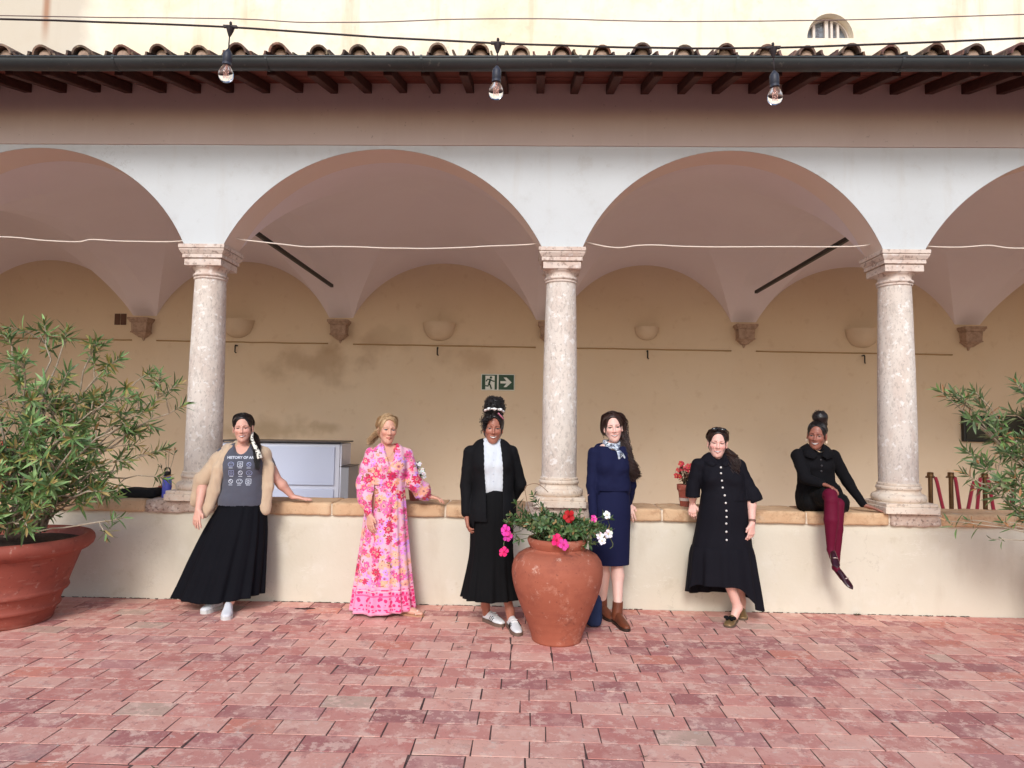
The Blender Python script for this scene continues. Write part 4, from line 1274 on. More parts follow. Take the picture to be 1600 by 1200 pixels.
st.build('stems', simple('green_stem', (88,100,62), .7), fp, smooth=True)
Fu.build(fp)
PK, MG, RD, WH = srgb(236,66,168), srgb(232,30,110), srgb(176,10,20), srgb(246,244,244)
YC_ = srgb(230,200,90)
fl = [((-.165,-1.0,.815),(-.35,-1,.1),.048,PK,srgb(200,30,110)),((-.15,-1.0,.775),(.1,-1,-.1),.044,PK,srgb(200,30,110)),
      ((-.175,-1.02,.665),(-.1,-1,.0),.042,MG,srgb(190,20,80)),((.205,-1.13,.775),(-.1,-1,.15),.050,MG,srgb(190,20,60)),((.255,-1.135,.745),(.25,-1,-.1),.046,PK,srgb(210,40,110)),
      ((.295,-1.05,.935),(0,-1,.25),.050,RD,srgb(120,5,10)),((.305,-1.04,.92),(.3,-.9,-.1),.04,RD,srgb(120,5,10)),
      ((.475,-1.05,.922),(.3,-1,.2),.030,PK,srgb(190,20,80)),
      ((.575,-1.02,.945),(.1,-1,.2),.033,WH,YC_),((.585,-1.02,.808),(.1,-1,0),.037,WH,YC_),((.52,-1.06,.80),(-.2,-1,.2),.03,WH,YC_),((.535,-1.07,.765),(0,-1,-.2),.03,WH,YC_)]
for i, (p, d, r, c, cc) in enumerate(fl):
    place_flower(fp, p, Vector(d)+Vector((rnd.uniform(-.5,.5),0,rnd.uniform(-.4,.6))), r*.9, c, cc)
smooth_dry = path((.12,-.85,.76), (-.03,-.80,1.10), Vector((-.03,0,0)), 8, .02)+path((-.02,-.80,1.125), (.15,-.80,1.08), Vector((0,0,.04)), 8, .01)
mb = MB(); mb.tube([Vector(p)-fp.location for p in path((-.05,-.9,.80), (-.172,-1.01,.68), Vector((-.05,0,.02)), 5, .02)], .003, 4); mb.tube([Vector(p)-fp.location for p in path((.52,-.95,.85),(.60,-1.0,.70),Vector((.06,0,-.03)),5,.02)], .003, 4)
mb.build('stems', simple('green_stem_b', (96,104,64), .7), fp)
mb = MB(); mb.tube([Vector(p)-fp.location for p in smooth_dry], [.004,.0035]+[.003]*(len(smooth_dry)-2), 5); mb.build('dry_stem', simple('dry_stem', (150,120,96), .9), fp, smooth=True)

def small_plant(name, label, loc, h, w, nsh, fcols, fr, leafsz, greens, nfl, group=None):
    t = thing(name, label, 'plant', loc, group)
    L = Vector(loc)
    Fp = Foliage(leafsz, greens, 0, .6)
    st = MB(); ends = []
    for k in range(nsh):
        a = rnd.uniform(0,2*PI); q = rnd.random()**.7
        e = L + Vector((math.cos(a)*q*w, math.sin(a)*q*w*.8, h*(1-.55*q)*rnd.uniform(.6,1.05)))
        P_ = path(L+Vector((rnd.uniform(-.02,.02),rnd.uniform(-.02,.02),-.02)), e, Vector((0,0,.02)), 5, .06)
        st.tube([p-L for p in P_], .003, 4)
        for j in (2,3,4,5): whorl(Fp, P_[j], P_[j]-P_[j-1], 4, 1.2, rnd.uniform(.7,1), .02)
        ends.append(P_[-1]); 
    st.build('stems', simple(name+'_stem', (92,78,60), .8), t)
    Fp.build(t, 60)
    for k in range(nfl):
        p = ends[k % len(ends)] + Vector((rnd.uniform(-.02,.02), -rnd.uniform(.01,.05), rnd.uniform(-.05,.03)))
        place_flower(t, p, (rnd.uniform(-.6,.6), -1, rnd.uniform(-.1,.7)), fr*rnd.uniform(.8,1.2), rnd.choice(fcols), YC_)
rnd.seed(9)
RED = [srgb(196,48,58), srgb(178,32,44), srgb(206,72,78)]
BRN = [srgb(104,62,56), srgb(86,56,50), srgb(92,90,58), srgb(120,66,60)]
small_plant('begonia_plant', 'red begonias with dark reddish leaves in the small pot on the parapet', (1.425,.2,1.06), .27, .10, 11, RED, .024, ((.035,.05),(.022,.03)), BRN, 16)
small_plant('white_flower_plant', 'white flowers in a small pot behind the shoulder of the pink dress', (-1.045,.28,1.02), .26, .10, 10, [WH], .024, ((.04,.055),(.02,.026)), GRF, 15)
small_plant('red_flower_plant', 'red flowers showing through the left oleander at the picture edge', (-4.98,.25,1.06), .34, .14, 12, RED, .035, ((.04,.06),(.022,.03)), GRF, 16)
small_plant('red_flower_plant', 'small dark red flowers peeping out beside the pink floral sleeve', (-1.47,.25,1.0), .24, .06, 6, [srgb(140,20,40)], .022, ((.035,.05),(.02,.026)), BRN, 8)
smallpot((-1.47,.25,.874), 'small terracotta pot on the parapet mostly hidden behind the pink dress', .05, .14, False)
tw = thing('twiggy_plant', 'thin straggly shoot beside the left column above the blue bottle', 'plant', (-3.44,.33,.95))
Ft = Foliage(((.04,.06),(.014,.018)), GRF, .1)
st = MB()
for e in ((-3.40,.3,1.33),(-3.36,.33,1.30),(-3.45,.33,1.27),(-3.5,.33,1.15)):
    P_ = path((-3.44,.33,.93), e, Vector((.01,0,.02)), 6, .05); st.tube([Vector(p)-tw.location for p in P_], .003, 4); whorl(Ft, P_[-1], P_[-1]-P_[-2], 7, 1.1, 1, .05)
st.build('stems', M_stem, tw); Ft.build(tw, 60)

# =================================================================== PEOPLE
V3 = lambda *a: np.array(a, dtype=np.float64)
class Field:
    """signed-distance field on a grid; shapes blend smoothly into one continuous surface"""
    def __init__(s, lo, hi, h):
        s.lo = np.array(lo, float); s.h = h
        s.n = np.ceil((np.array(hi, float)-s.lo)/h).astype(int)+1
        s.D = np.full(s.n, 1.0, np.float32)
    def region(s, lo, hi):
        i0 = np.clip(np.floor((np.minimum(lo,hi)-s.lo)/s.h).astype(int), 0, s.n)
        i1 = np.clip(np.ceil((np.maximum(lo,hi)-s.lo)/s.h).astype(int)+1, 0, s.n)
        if np.any(i1 <= i0): return None
        ax = [(s.lo[k]+s.h*np.arange(i0[k], i1[k])).astype(np.float32) for k in range(3)]
        return (slice(i0[0],i1[0]), slice(i0[1],i1[1]), slice(i0[2],i1[2])), ax[0][:,None,None], ax[1][None,:,None], ax[2][None,None,:]
    def comb(s, sl, d, k, op):
        A = s.D[sl]
        if op == 'add':
            hh = np.maximum(k-np.abs(A-d), 0)/k
            s.D[sl] = np.minimum(A, d) - hh*hh*k*.25
        else:
            d = -d
            hh = np.maximum(k-np.abs(A-d), 0)/k
            s.D[sl] = np.maximum(A, d) + hh*hh*k*.25
        return s
    def cone(s, a, b, ra, rb=None, k=.015, op='add', sq=None):
        """round cone a->b; sq=(unit vector, factor) flattens it along that direction"""
        if rb is None: rb = ra
        a = np.array(a, float); b = np.array(b, float)
        m = max(ra, rb)+k+2.5*s.h
        rg = s.region(np.minimum(a,b)-m, np.maximum(a,b)+m)
        if rg is None: return s
        sl, X, Y, Z = rg
        px, py, pz = X-a[0], Y-a[1], Z-a[2]
        ba = b-a; L2 = float(ba@ba)
        if L2 < 1e-12: t = np.float32(0)
        else: t = np.clip((px*ba[0]+py*ba[1]+pz*ba[2])/L2, 0, 1)
        dx, dy, dz = px-t*ba[0], py-t*ba[1], pz-t*ba[2]
        d2 = dx*dx+dy*dy+dz*dz
        if sq is not None:
            n, f = sq
            dn = dx*n[0]+dy*n[1]+dz*n[2]
            d2 = d2 + (f*f-1)*dn*dn
        d = np.sqrt(d2)-(ra+(rb-ra)*t)
        return s.comb(sl, d.astype(np.float32), k, op)
    def ell(s, c, r, k=.015, op='add', R=None):
        c = np.array(c, float); r = np.array(r, float)
        m = r.max()+k+2.5*s.h
        rg = s.region(c-m, c+m)
        if rg is None: return s
        sl, X, Y, Z = rg
        X, Y, Z = X-c[0], Y-c[1], Z-c[2]
        if R is not None:
            X, Y, Z = (R[0][0]*X+R[0][1]*Y+R[0][2]*Z, R[1][0]*X+R[1][1]*Y+R[1][2]*Z, R[2][0]*X+R[2][1]*Y+R[2][2]*Z)
        k0 = np.sqrt((X/r[0])**2+(Y/r[1])**2+(Z/r[2])**2)
        k1 = np.sqrt((X/r[0]**2)**2+(Y/r[1]**2)**2+(Z/r[2]**2)**2)
        d = k0*(k0-1)/np.maximum(k1, 1e-6)
        return s.comb(sl, d.astype(np.float32), k, op)
    def slab(s, c, ax, hw, r, k=.03):
        """horizontal capsule through c: half width hw, depth radius r"""
        e = max(1e-4, hw-r)
        return s.cone(np.array(c)-np.array(ax)*e, np.array(c)+np.array(ax)*e, r, r, k)
    def levels(s, L, ax, k=.03, step=.028):
        """L: list of (centre, half width, depth radius) from bottom to top"""
        for (c0,w0,r0),(c1,w1,r1) in zip(L[:-1], L[1:]):
            c0 = np.array(c0); c1 = np.array(c1)
            n = max(1, int(np.linalg.norm(c1-c0)/step))
            for i in range(n):
                q = i/n; q2 = q*q*(3-2*q)
                s.slab(c0+(c1-c0)*q, ax, w0+(w1-w0)*q2, r0+(r1-r0)*q2, k)
        s.slab(L[-1][0], ax, L[-1][1], L[-1][2], k)
        return s
    def mesh(s):
        g = openvdb.FloatGrid(1.0)
        g.copyFromArray(s.D)
        p, q = g.convertToQuads()[:2] if True else None
        return p.astype(np.float64)*s.h+s.lo, q.astype(np.int64)

def np_mesh(name, parts, mats, parent, loc, smooth=True, cols=None):
    """join (verts, quads) pieces into one mesh object"""
    Vs, Fs, o = [], [], 0
    for v, f in parts:
        Vs.append(v); Fs.append(f+o); o += len(v)
    V = np.vstack(Vs)-np.array(loc); F = np.vstack(Fs)
    me = bpy.data.meshes.new(name)
    me.vertices.add(len(V)); me.vertices.foreach_set("co", V.astype(np.float32).ravel())
    nq = F.shape[1]
    me.loops.add(F.size); me.loops.foreach_set("vertex_index", F.astype(np.int32).ravel())
    me.polygons.add(len(F)); me.polygons.foreach_set("loop_start", np.arange(0, F.size, nq, dtype=np.int32))
    if cols is not None:
        at = me.color_attributes.new("col", 'FLOAT_COLOR', 'POINT')
        C4 = np.ones((len(V),4), np.float32); C4[:,:3] = np.vstack(cols)
        at.data.foreach_set("color", C4.ravel())
    me.update(calc_edges=True); me.validate()
    bm = bmesh.new(); bm.from_mesh(me); bmesh.ops.recalc_face_normals(bm, faces=bm.faces); bm.to_mesh(me); bm.free()
    return link(name, me, mats, parent, smooth)
def vnormals(V, F):
    N = np.zeros_like(V)
    a, b, c, d = (V[F[:,i]] for i in range(4))
    n = np.cross(c-a, d-b)
    for i in range(4): np.add.at(N, F[:,i], n)
    return N/np.maximum(np.linalg.norm(N, axis=1, keepdims=True), 1e-9)
def outward(V, F):
    a, b, c = V[F[:,0]], V[F[:,1]], V[F[:,2]]
    vol = np.einsum('ij,ij->i', a, np.cross(b, c)).sum()
    return F if vol > 0 else F[:, ::-1]
def wrinkle(V, F, amp, fr, seed=0.0, st=(1,1,1)):
    F = outward(V, F)
    N = vnormals(V, F)
    h = np.array([mnoise.noise(Vector((p[0]*fr*st[0]+seed, p[1]*fr*st[1], p[2]*fr*st[2]))) + .5*mnoise.noise(Vector((p[0]*fr*2.1*st[0], p[1]*fr*2.1*st[1]+seed, p[2]*fr*2.1*st[2]))) for p in V])
    return V+N*(h*amp)[:,None], F

# ---- heads
def rotm(yaw=0, pitch=0, roll=0):
    return np.array((Matrix.Rotation(yaw,3,'Z') @ Matrix.Rotation(pitch,3,'X') @ Matrix.Rotation(roll,3,'Y')))
def head_field(o):
    w = o.get('w', 1.0)
    F = Field((-.125,-.15,-.24), (.125,.145,.15), .0027)
    F.ell((0,.018,.036), (.074*w,.094,.084), .02)
    F.ell((0,-.028,-.034), (.0570*w,.064,.072), .03)
    F.ell((0,-.048,-.080), (.029*w,.036,.030), .03)
    F.cone((0,-.070,-.100), (0,-.072,-.103), .016, .015, .028)
    for s in (-1,1):
        F.cone((s*.048*w,.004,-.046), (s*.020*w,-.056,-.096), .016, .012, .03)
        F.ell((s*.037*w,-.062,-.022), (.024,.022,.022), .025)              # cheekbone / apple
        F.cone((s*.012,-.089,.021), (s*.045*w,-.072,.022), .0085, .008, .016)      # brow ridge
        F.ell((s*.0315,-.097,.0035), (.017,.013,.0105), .014, 'sub')            # socket
        F.ell((s*.0315,-.0725,.0025), (.0145,.0145,.0125), .005)             # eyeball with lids
        F.cone((s*.0185,-.0835,.009), (s*.044,-.0765,.0085), .0042, .0036, .004)  # upper lid
        F.cone((s*.020,-.0825,-.0065), (s*.043,-.077,-.005), .0032, .003, .005)   # lower lid
        F.ell((s*.0775*w,.014,-.006), (.0085,.019,.031), .008)                  # ear
        F.ell((s*.0835*w,.010,-.004), (.005,.011,.018), .006, 'sub')
        F.cone((s*.079*w,.006,-.032), (s*.078*w,.007,-.037), .006, .005, .006)
    F.cone((0,-.086,.012), (0,-.104,-.028), .0075, .0095, .012)                 # nose
    F.ell((0,-.107,-.031), (.0105,.010,.009), .008)
    for s in (-1,1):
        F.ell((s*.0125*o.get('nose',1),-.0965,-.034), (.0085*o.get('nose',1),.009,.0068), .006)
        F.ell((s*.006,-.102,-.0405), (.0035,.004,.0025), .003, 'sub')
    sm = o.get('smile', .5); mw = .0235+.0065*sm; zc = -.0635; up = .0065*sm
    for s in (-1,1):
        F.cone((0,-.0985+.001*sm,zc+.0055), (s*mw,-.087+.004*sm,zc+up), .0052, .0026, .005)
        F.cone((0,-.0965+.001*sm,zc-.0075-.001*sm), (s*mw*.92,-.087+.004*sm,zc+up-.001), .0062, .003, .006)
        F.cone((s*(mw+.009),-.0835,zc+up+.014), (s*(mw+.008),-.079,zc+up-.004), .0022, .0016, .012, 'sub')   # smile fold
    if sm > .3:
        for s in (-1,1):
            F.cone((0,-.103,zc-.0012), (s*mw*.82,-.0925,zc+up*.62), .0028, .0014, .003, 'sub')
    # neck
    F.cone((0,.022,-.06), (0,.034,-.235), .044*o.get('neck',1), .050*o.get('neck',1), .03)
    return F
def head_mesh(o):
    F = head_field(o)
    V, Q = F.mesh()
    skin, lip = np.array(o['skin']), np.array(o['lip'])
    C = np.repeat(skin[None], len(V), 0)
    x, y, z = V[:,0], V[:,1], V[:,2]
    ax = np.abs(x)
    front = y < -.05
    def blend(mask, col, a=1.0):
        w = (np.clip(mask,0,1)*a)[:,None]
        C[:] = C*(1-w)+np.array(col)[None]*w
    # blush, darker lids
    ck = np.exp(-(((ax-.042)/.02)**2+((z+.028)/.02)**2))*front
    blend(ck, o.get('blush', skin*np.array((1.02,.78,.76))), .55)
    blend(np.exp(-(((ax-.0)/.014)**2+((z+.033)/.012)**2))*front, o.get('blush', skin*np.array((1.02,.8,.78))), .35)
    sm = o.get('smile', .5); mw = .0235+.0065*sm; zc = -.0635; up = .0065*sm
    q = np.clip(ax/mw, 0, 1.3)
    curve = zc + up*q*q
    inm = (ax < mw*1.02) & front & (y < -.08)
    hl = (1-q**2).clip(0,1)**.6
    d_up = (z-(curve-.001)); 
    lips = inm & (d_up < .0085*hl+.0006) & (d_up > -(.0118+.001*sm)*hl-.0004)
    blend(lips.astype(float), lip, .8)
    if sm > .3:
        teeth = inm & (ax < mw*.86) & (d_up < .0022*hl+.0004) & (d_up > -(.0042+.0022*sm)*hl)
        blend(teeth.astype(float), (.70,.67,.63), 1)
        gap = inm & (ax < mw*.98) & (np.abs(d_up-.0030*hl) < .0011)
        blend(gap.astype(float), skin*np.array((.25,.15,.15)), .7)
    else:
        gap = inm & (np.abs(d_up+.0008) < .0012)
        blend(gap.astype(float), skin*np.array((.3,.18,.18)), .9)
    # eyes
    ex = ax-.0315
    sq = o.get('squint', .5)
    eh = (.0064-.0030*sq)*np.sqrt(np.clip(1-(ex/.0150)**2,0,1))
    ez = z-.0022-.0006*(ex/.015)
    eye = front & (np.abs(ex) < .015) & (np.abs(ez) < eh)
    lash = front & (np.abs(ex) < .0165) & (ez > eh-.0012) & (ez < eh+.0026) & (eh > 0)
    under = front & (np.abs(ex) < .0145) & (ez < -eh+.0004) & (ez > -eh-.0014) & (eh > 0)
    lid = front & (np.abs(ex) < .017) & (ez > eh) & (ez < eh+.008)
    blend(lid.astype(float), skin*np.array((.78,.68,.66)), .55)
    blend(eye.astype(float), (.40,.36,.34), 1)
    gx = x-np.sign(x)*.0315-o.get('gaze',0)*.004
    iris = eye & ((gx/.0082)**2+(ez/.0085)**2 < 1)
    blend(iris.astype(float), o.get('iris',(.03,.016,.01)), 1)
    blend(lash.astype(float), (.012,.008,.007), .92); blend(under.astype(float), skin*.35, .6)
    # brows
    bz = z-(.0205+.0035*np.clip((ax-.012)/.03,0,1)-.0045*np.clip((ax-.038)/.014,0,1))
    brow = front & (ax > .0125) & (ax < .051) & (np.abs(bz) < .0026*np.clip((.056-ax)/.03,.25,1))
    blend(brow.astype(float), o.get('brow',(.02,.012,.01)), o.get('browa',.7))
    nos = front & (np.abs(ax-.006) < .0032) & (np.abs(z+.0405) < .0022) & (y < -.09)
    blend(nos.astype(float), skin*.3, .8)
    return V, Q, C
def scalp(o, R, c, sc):
    """hair close to the skull, in head space, cut back to the hairline"""
    F = Field((-.14,-.16,-.20), (.14,.16,.19), .0036)
    g = o.get('vol', 0.0)
    F.ell((0,.022+g*.3,.040+g*.5), (.081+g*.7,.101+g,.089+g), .015)
    F.ell((0,.040,-.030), (.070+g*.6,.074+g,.075), .03)
    if 'hairline' not in o: o['hairline'] = .072
    hl = o['hairline']
    F.ell((0,-.12,-.03), (o.get('facew',.079),.10,(hl+.045)/.866), .010, 'sub')
    for s in (-1,1):
        F.ell((s*.087,-.045,-.045), (.034,.048,.066), .012, 'sub')
        if o.get('ears', True): F.ell((s*.09,.010,-.015), (.022,.024,.036), .01, 'sub')
    F.cone((0,-.02,-.17), (0,-.06,-.16), .07, .07, .02, 'sub')
    F.cone((0,.06,-.19), (0,.06,-.21), .07, .07, .03, 'sub')
    if 'extra' in o: o['extra'](F)
    V, Q = F.mesh()
    V, Q = wrinkle(V, Q, .0022, 38, 3.0, (1,.35,.5))
    return V, Q
def combed(mb, P, o, n=170, tie=(.02,.10,-.03), part=0.0, r=.0017, spread=.02):
    """fine strands combed over the skull from the hairline and the parting to the tie"""
    g = o.get('vol', 0.0); c = V3(0,.022+g*.3,.040+g*.5); rad = V3(.0815+g*.7,.1015+g,.0895+g)
    d1 = (V3(*tie)-c)/rad; d1 /= np.linalg.norm(d1)
    for i in range(n):
        w = rnd.uniform(-1,1)
        if rnd.random() < .55:
            th = w*1.25
            p0 = V3(math.sin(th)*.078, -.070+.05*abs(w)**1.5, o['hairline']+.012-.055*abs(w)**2.2)
        else:
            p0 = V3(part+rnd.uniform(-.004,.004)+w*.01, rnd.uniform(-.06,.06), .125)
        d0 = (p0-c)/rad; d0 /= np.linalg.norm(d0)
        sgn = 1 if p0[0] > part else -1
        mid = d0*.5+d1*.5+V3(sgn*rnd.uniform(.15,.75),0,rnd.uniform(0,.2)); mid /= np.linalg.norm(mid)
        e = d1+np.array([rnd.uniform(-1,1) for _ in range(3)])*spread*6; e /= np.linalg.norm(e)
        pts = []
        lift = rnd.uniform(.0,.0028)
        for k in range(15):
            t = k/14
            d = d0*(1-t)**2+2*mid*t*(1-t)+e*t*t; d /= np.linalg.norm(d)
            q = c+d*(rad+lift)
            pts.append(P(*q))
        mb.tube(pts, [r*.5]+[r]*13+[r*.7], 4)
def smooth_path(pts, sub=6):
    P_ = [Vector(p) for p in pts]; out = []
    for i in range(len(P_)-1):
        for k in range(sub):
            q = k/sub
            p0 = P_[max(i-1,0)]; p1 = P_[i]; p2 = P_[i+1]; p3 = P_[min(i+2,len(P_)-1)]
            out.append(.5*((2*p1)+(p2-p0)*q+(2*p0-5*p1+4*p2-p3)*q*q+(3*p1-p0-3*p2+p3)*q**3))
    out.append(P_[-1])
    return out
def lock(mb, pts, n, wid, r, wave=.006, nw=2.5, taper=.25, flat=.6, curl=0.0, sub=7, lift=0.0):
    """a hank of n wavy strands following a centre line"""
    base = smooth_path(pts, sub)
    k = len(base)-1
    n = int(n*2.1); r = r*.58
    for i in range(n):
        a = rnd.uniform(0, 2*PI); q = math.sqrt(rnd.random())
        ox, oy = math.cos(a)*q*wid, math.sin(a)*q*wid*flat
        ph = rnd.uniform(0, 6.3); f = nw*rnd.uniform(.8,1.25); am = wave*rnd.uniform(.5,1.3)
        end = rnd.uniform(.78,1.0)
        P2 = []
        m = int(k*end)
        for j in range(m+1):
            t = j/k
            w = (math.sin(PI*min(1,t*1.15+.12)))**.5*.55+.5
            w2 = min(1, t*3)
            p = base[j] + Vector((ox*w + am*w2*math.sin(ph+f*2*PI*t) + curl*w2*math.cos(ph+f*2*PI*t*2), oy*w + am*w2*math.cos(ph*1.7+f*2*PI*t)*.7 + curl*w2*math.sin(ph+f*2*PI*t*2), 0))
            P2.append(p)
        if len(P2) > 2:
            mb.tube(P2, [r*(1-.75*(j/m)**2) for j in range(m+1)], 5)

# ---- limbs
def hand(F, wrist, d, n, side, curl=(.25,.3,.35,.4), size=1.0, spread=1.0, thumb_in=.3, fist=0.0):
    """d: towards the fingers; n: out of the palm; side: +-1 picks the thumb side"""
    d = np.array(d, float); d /= np.linalg.norm(d)
    n = np.array(n, float); n -= d*(n@d); n /= np.linalg.norm(n)
    t = np.cross(d, n)*side
    w = np.array(wrist, float); S = size
    kn = []
    for i, (off, fw) in enumerate(((.027,.084),(.009,.088),(-.009,.084),(-.026,.076))):
        k = w + (d*fw + t*off)*S
        kn.append(k)
        F.cone(w + t*off*.45*S, k, .0135*S, .0108*S, .012)
    F.cone(w-d*.01*S, w+d*.03*S, .021*S, .018*S, .012, sq=(n, 1.35))
    F.cone(w+(d*.02+t*.018)*S, w+(d*.055+t*.02+n*.004)*S, .015*S, .013*S, .012)    # ball of the thumb
    for i, (k, L) in enumerate(zip(kn, (.068,.076,.071,.056))):
        dr = d + t*(.16,.04,-.08,-.2)[i]*spread
        dr /= np.linalg.norm(dr)
        p = k; r = .0088*S
        for j, (fr, rr) in enumerate(((.46,.0082),(.30,.0074),(.24,.0062))):
            ang = (curl[i]*(.8,1.1,.8)[j]) + fist
            nn = n - dr*(n@dr); nn /= np.linalg.norm(nn)
            dr = dr*math.cos(ang) + nn*math.sin(ang)
            q = p + dr*L*fr*S
            F.cone(p, q, r, rr*S, .0035)
            p = q; r = rr*S
    b = w + (d*.022+t*.024)*S
    m = b + (d*.62+t*(.74-thumb_in*.5)+n*.15*thumb_in)*.040*S
    e = m + (d*.9+t*(.28-thumb_in*.4)+n*.2*thumb_in)*.030*S
    F.cone(b, m, .0125*S, .0105*S, .01); F.cone(m, e, .0105*S, .0078*S, .004)
def forearm_hand(elbow, wrist, d, n, side, r=(.042,.027), box=.26, **k):
    e = np.array(elbow, float); w = np.array(wrist, float)
    tip = w + np.array(d, float)/np.linalg.norm(d)*.19
    lo = np.minimum(np.minimum(e, w), tip)-.07; hi = np.maximum(np.maximum(e, w), tip)+.07
    F = Field(lo, hi, .0035)
    mid = e + (w-e)*.35
    F.cone(e, mid, r[0]*.95, r[0], .02); F.cone(mid, w, r[0], r[1]*.86, .02)
    hand(F, w, d, n, side, **k)
    return F.mesh()
def coarse_body(cones, lv=None, ax=(1,0,0), h=.006, k=.025):
    pts = []
    for a, b, ra, rb in cones: pts += [np.array(a)-max(ra,rb), np.array(a)+max(ra,rb), np.array(b)-max(ra,rb), np.array(b)+max(ra,rb)]
    if lv:
        for c, w, r in lv: pts += [np.array(c)-np.array((w,w,r)), np.array(c)+np.array((w,w,r))]
    pts = np.array(pts)
    F = Field(pts.min(0)-.06, pts.max(0)+.06, h)
    if lv: F.levels(lv, ax, k)
    for a, b, ra, rb in cones: F.cone(a, b, ra, rb, k)
    return F
def skin_cols(parts, skin):
    return [np.repeat(np.array(skin)[None], len(v), 0) for v, f in parts]

# ---- clothes
def skirt(name, rings, m, parent, loc, pleat=(.03, 18, 0), nang=176, nlev=56, hem=None, thick=.004, yawd=0, seed=0.0, cap=True, fold_pow=1.3):
    """rings: (centre, rx, ry) top to bottom; folds deepen towards the hem; hem(theta) lifts the lower edge"""
    R = [(np.array(c, float), rx, ry) for c, rx, ry in rings]
    seg = len(R)-1
    V = []
    amp, npl, ph0 = pleat
    rr = random.Random(int(seed*100)+3)
    phs = [rr.uniform(0, 6.28) for _ in range(4)]
    for i in range(nlev+1):
        t = i/nlev
        for j in range(nang):
            th = 2*PI*j/nang
            tt = t
            if hem is not None: tt = t*(1-hem(th))
            u = tt*seg; k = min(seg-1, int(u)); f = u-k
            def cr(a, b, c, d): return .5*((2*b)+(c-a)*f+(2*a-5*b+4*c-d)*f*f+(3*b-a-3*c+d)*f**3)
            i0, i1, i2, i3 = max(k-1,0), k, k+1, min(k+2, seg)
            c = cr(R[i0][0], R[i1][0], R[i2][0], R[i3][0]); rx = cr(R[i0][1],R[i1][1],R[i2][1],R[i3][1]); ry = cr(R[i0][2],R[i1][2],R[i2][2],R[i3][2])
            w = amp*(.12+.88*tt**fold_pow)
            wob = .5*math.sin(npl*th+phs[0]+1.2*math.sin(2*th+phs[1])) + .32*math.sin(round(npl*.57)*th+phs[2]+.8*math.sin(3*th)) + .18*math.sin(round(npl*1.7)*th+phs[3])
            # make it periodic
            g = 1+w*wob*(1 if True else 0)
            V.append(c + V3(math.cos(th)*rx*g, math.sin(th)*ry*g, 0))
    V = np.array(V)
    # close the seam smoothly at the back (th ~ pi/2 side hidden against the wall)
    F = []
    for i in range(nlev):
        for j in range(nang):
            j2 = (j+1) % nang
            F.append((i*nang+j, i*nang+j2, (i+1)*nang+j2, (i+1)*nang+j))
    o = np_mesh(name, [(V, np.array(F))], m, parent, loc)
    if thick:
        sm = o.modifiers.new('cloth', 'SOLIDIFY'); sm.thickness = thick; sm.offset = -1
    return o
def sdf_cloth(name, build, lo, hi, m, parent, loc, h=.0058, wr=(.004, 14, (1,1,1)), cut=None):
    F = Field(lo, hi, h)
    build(F)
    V, Q = F.mesh()
    if wr: V, Q = wrinkle(V, Q, wr[0], wr[1], 1.7, wr[2])
    if cut is not None:
        c = V[Q].mean(1); Q = Q[~cut(c)]
    return np_mesh(name, [(V, Q)], m, parent, loc)
def shoe(parent, loc, heel, toe, m_up, m_sole, L=None, h=.07, w=.042, name='shoe', sole=.018, ankle=.0, top_mat=None, pointed=.35, zb=0.0, axis_up=None, arch=0.0):
    """heel/toe: ground points; returns the upper and its frame"""
    H = Vector(heel); T = Vector(toe)
    f = (T-H); Ln = f.length; f.normalize()
    up = Vector(axis_up) if axis_up else Vector((0,0,1))
    s = f.cross(up).normalized(); up = s.cross(f).normalized()
    ts = [0,.03,.10,.22,.36,.52,.66,.80,.90,.97,1.0]
    ws = [.35,.62,.78,.80,.76,.86,1.0,.95,.76,pointed+.12,pointed*.5]
    hs = [.55,.82,.98,1.0,.95,.76,.58,.44,.36,.28,.18]
    mb = MB(); n = 14
    V = []
    for t, ww, hh in zip(ts, ws, hs):
        for j in range(n+1):
            a = PI*j/n
            cx = math.cos(a); sx = math.sin(a)
            px = math.copysign(abs(cx)**.75, cx)*ww*w
            pz = sole + (abs(sx)**.8)*hh*h
            V.append(H + f*(t*Ln) + s*px + up*pz)
    F = []
    for i in range(len(ts)-1):
        for j in range(n):
            o = i*(n+1)+j; F.append((o,o+1,o+n+2,o+n+1))
        F.append((i*(n+1)+n, i*(n+1), (i+1)*(n+1), (i+1)*(n+1)+n))
    F.append(tuple(range(n+1))); F.append(tuple(reversed([(len(ts)-1)*(n+1)+j for j in range(n+1)])))
    mb.add([v-Vector(loc) for v in V], F)
    o = mb.build(name, m_up, parent, smooth=True)
    sb = o.modifiers.new('round', 'SUBSURF'); sb.levels = 1; sb.render_levels = 2
    if sole:
        ms = MB(); out = []
        for k in range(25):
            t = k/24; t = .5-.5*math.cos(PI*t)
            ww = float(np.interp(t, ts, ws)); edge = min(1, math.sqrt(max(0,t)/.06), math.sqrt(max(0,1-t)/.06)) if (t < .06 or t > .94) else 1
            out.append((t, (max(ww,.5 if t < .5 else pointed+.1)*edge*w+.002)))
        ring = [H+f*(t*Ln*1.02-.004)+s*q for t, q in out] + [H+f*(t*Ln*1.02-.004)-s*q for t, q in reversed(out)]
        N_ = len(ring)
        VV = [p+up*.001-Vector(loc) for p in ring]+[p+up*(sole+.004)-Vector(loc) for p in ring]
        FF = [tuple(range(N_)), tuple(reversed(range(N_,2*N_)))]+[((i+1)%N_, i, N_+i, N_+(i+1)%N_) for i in range(N_)]
        ms.add(VV, FF); ms.build('sole', m_sole, o)
    return o, (H, f, s, up, Ln)

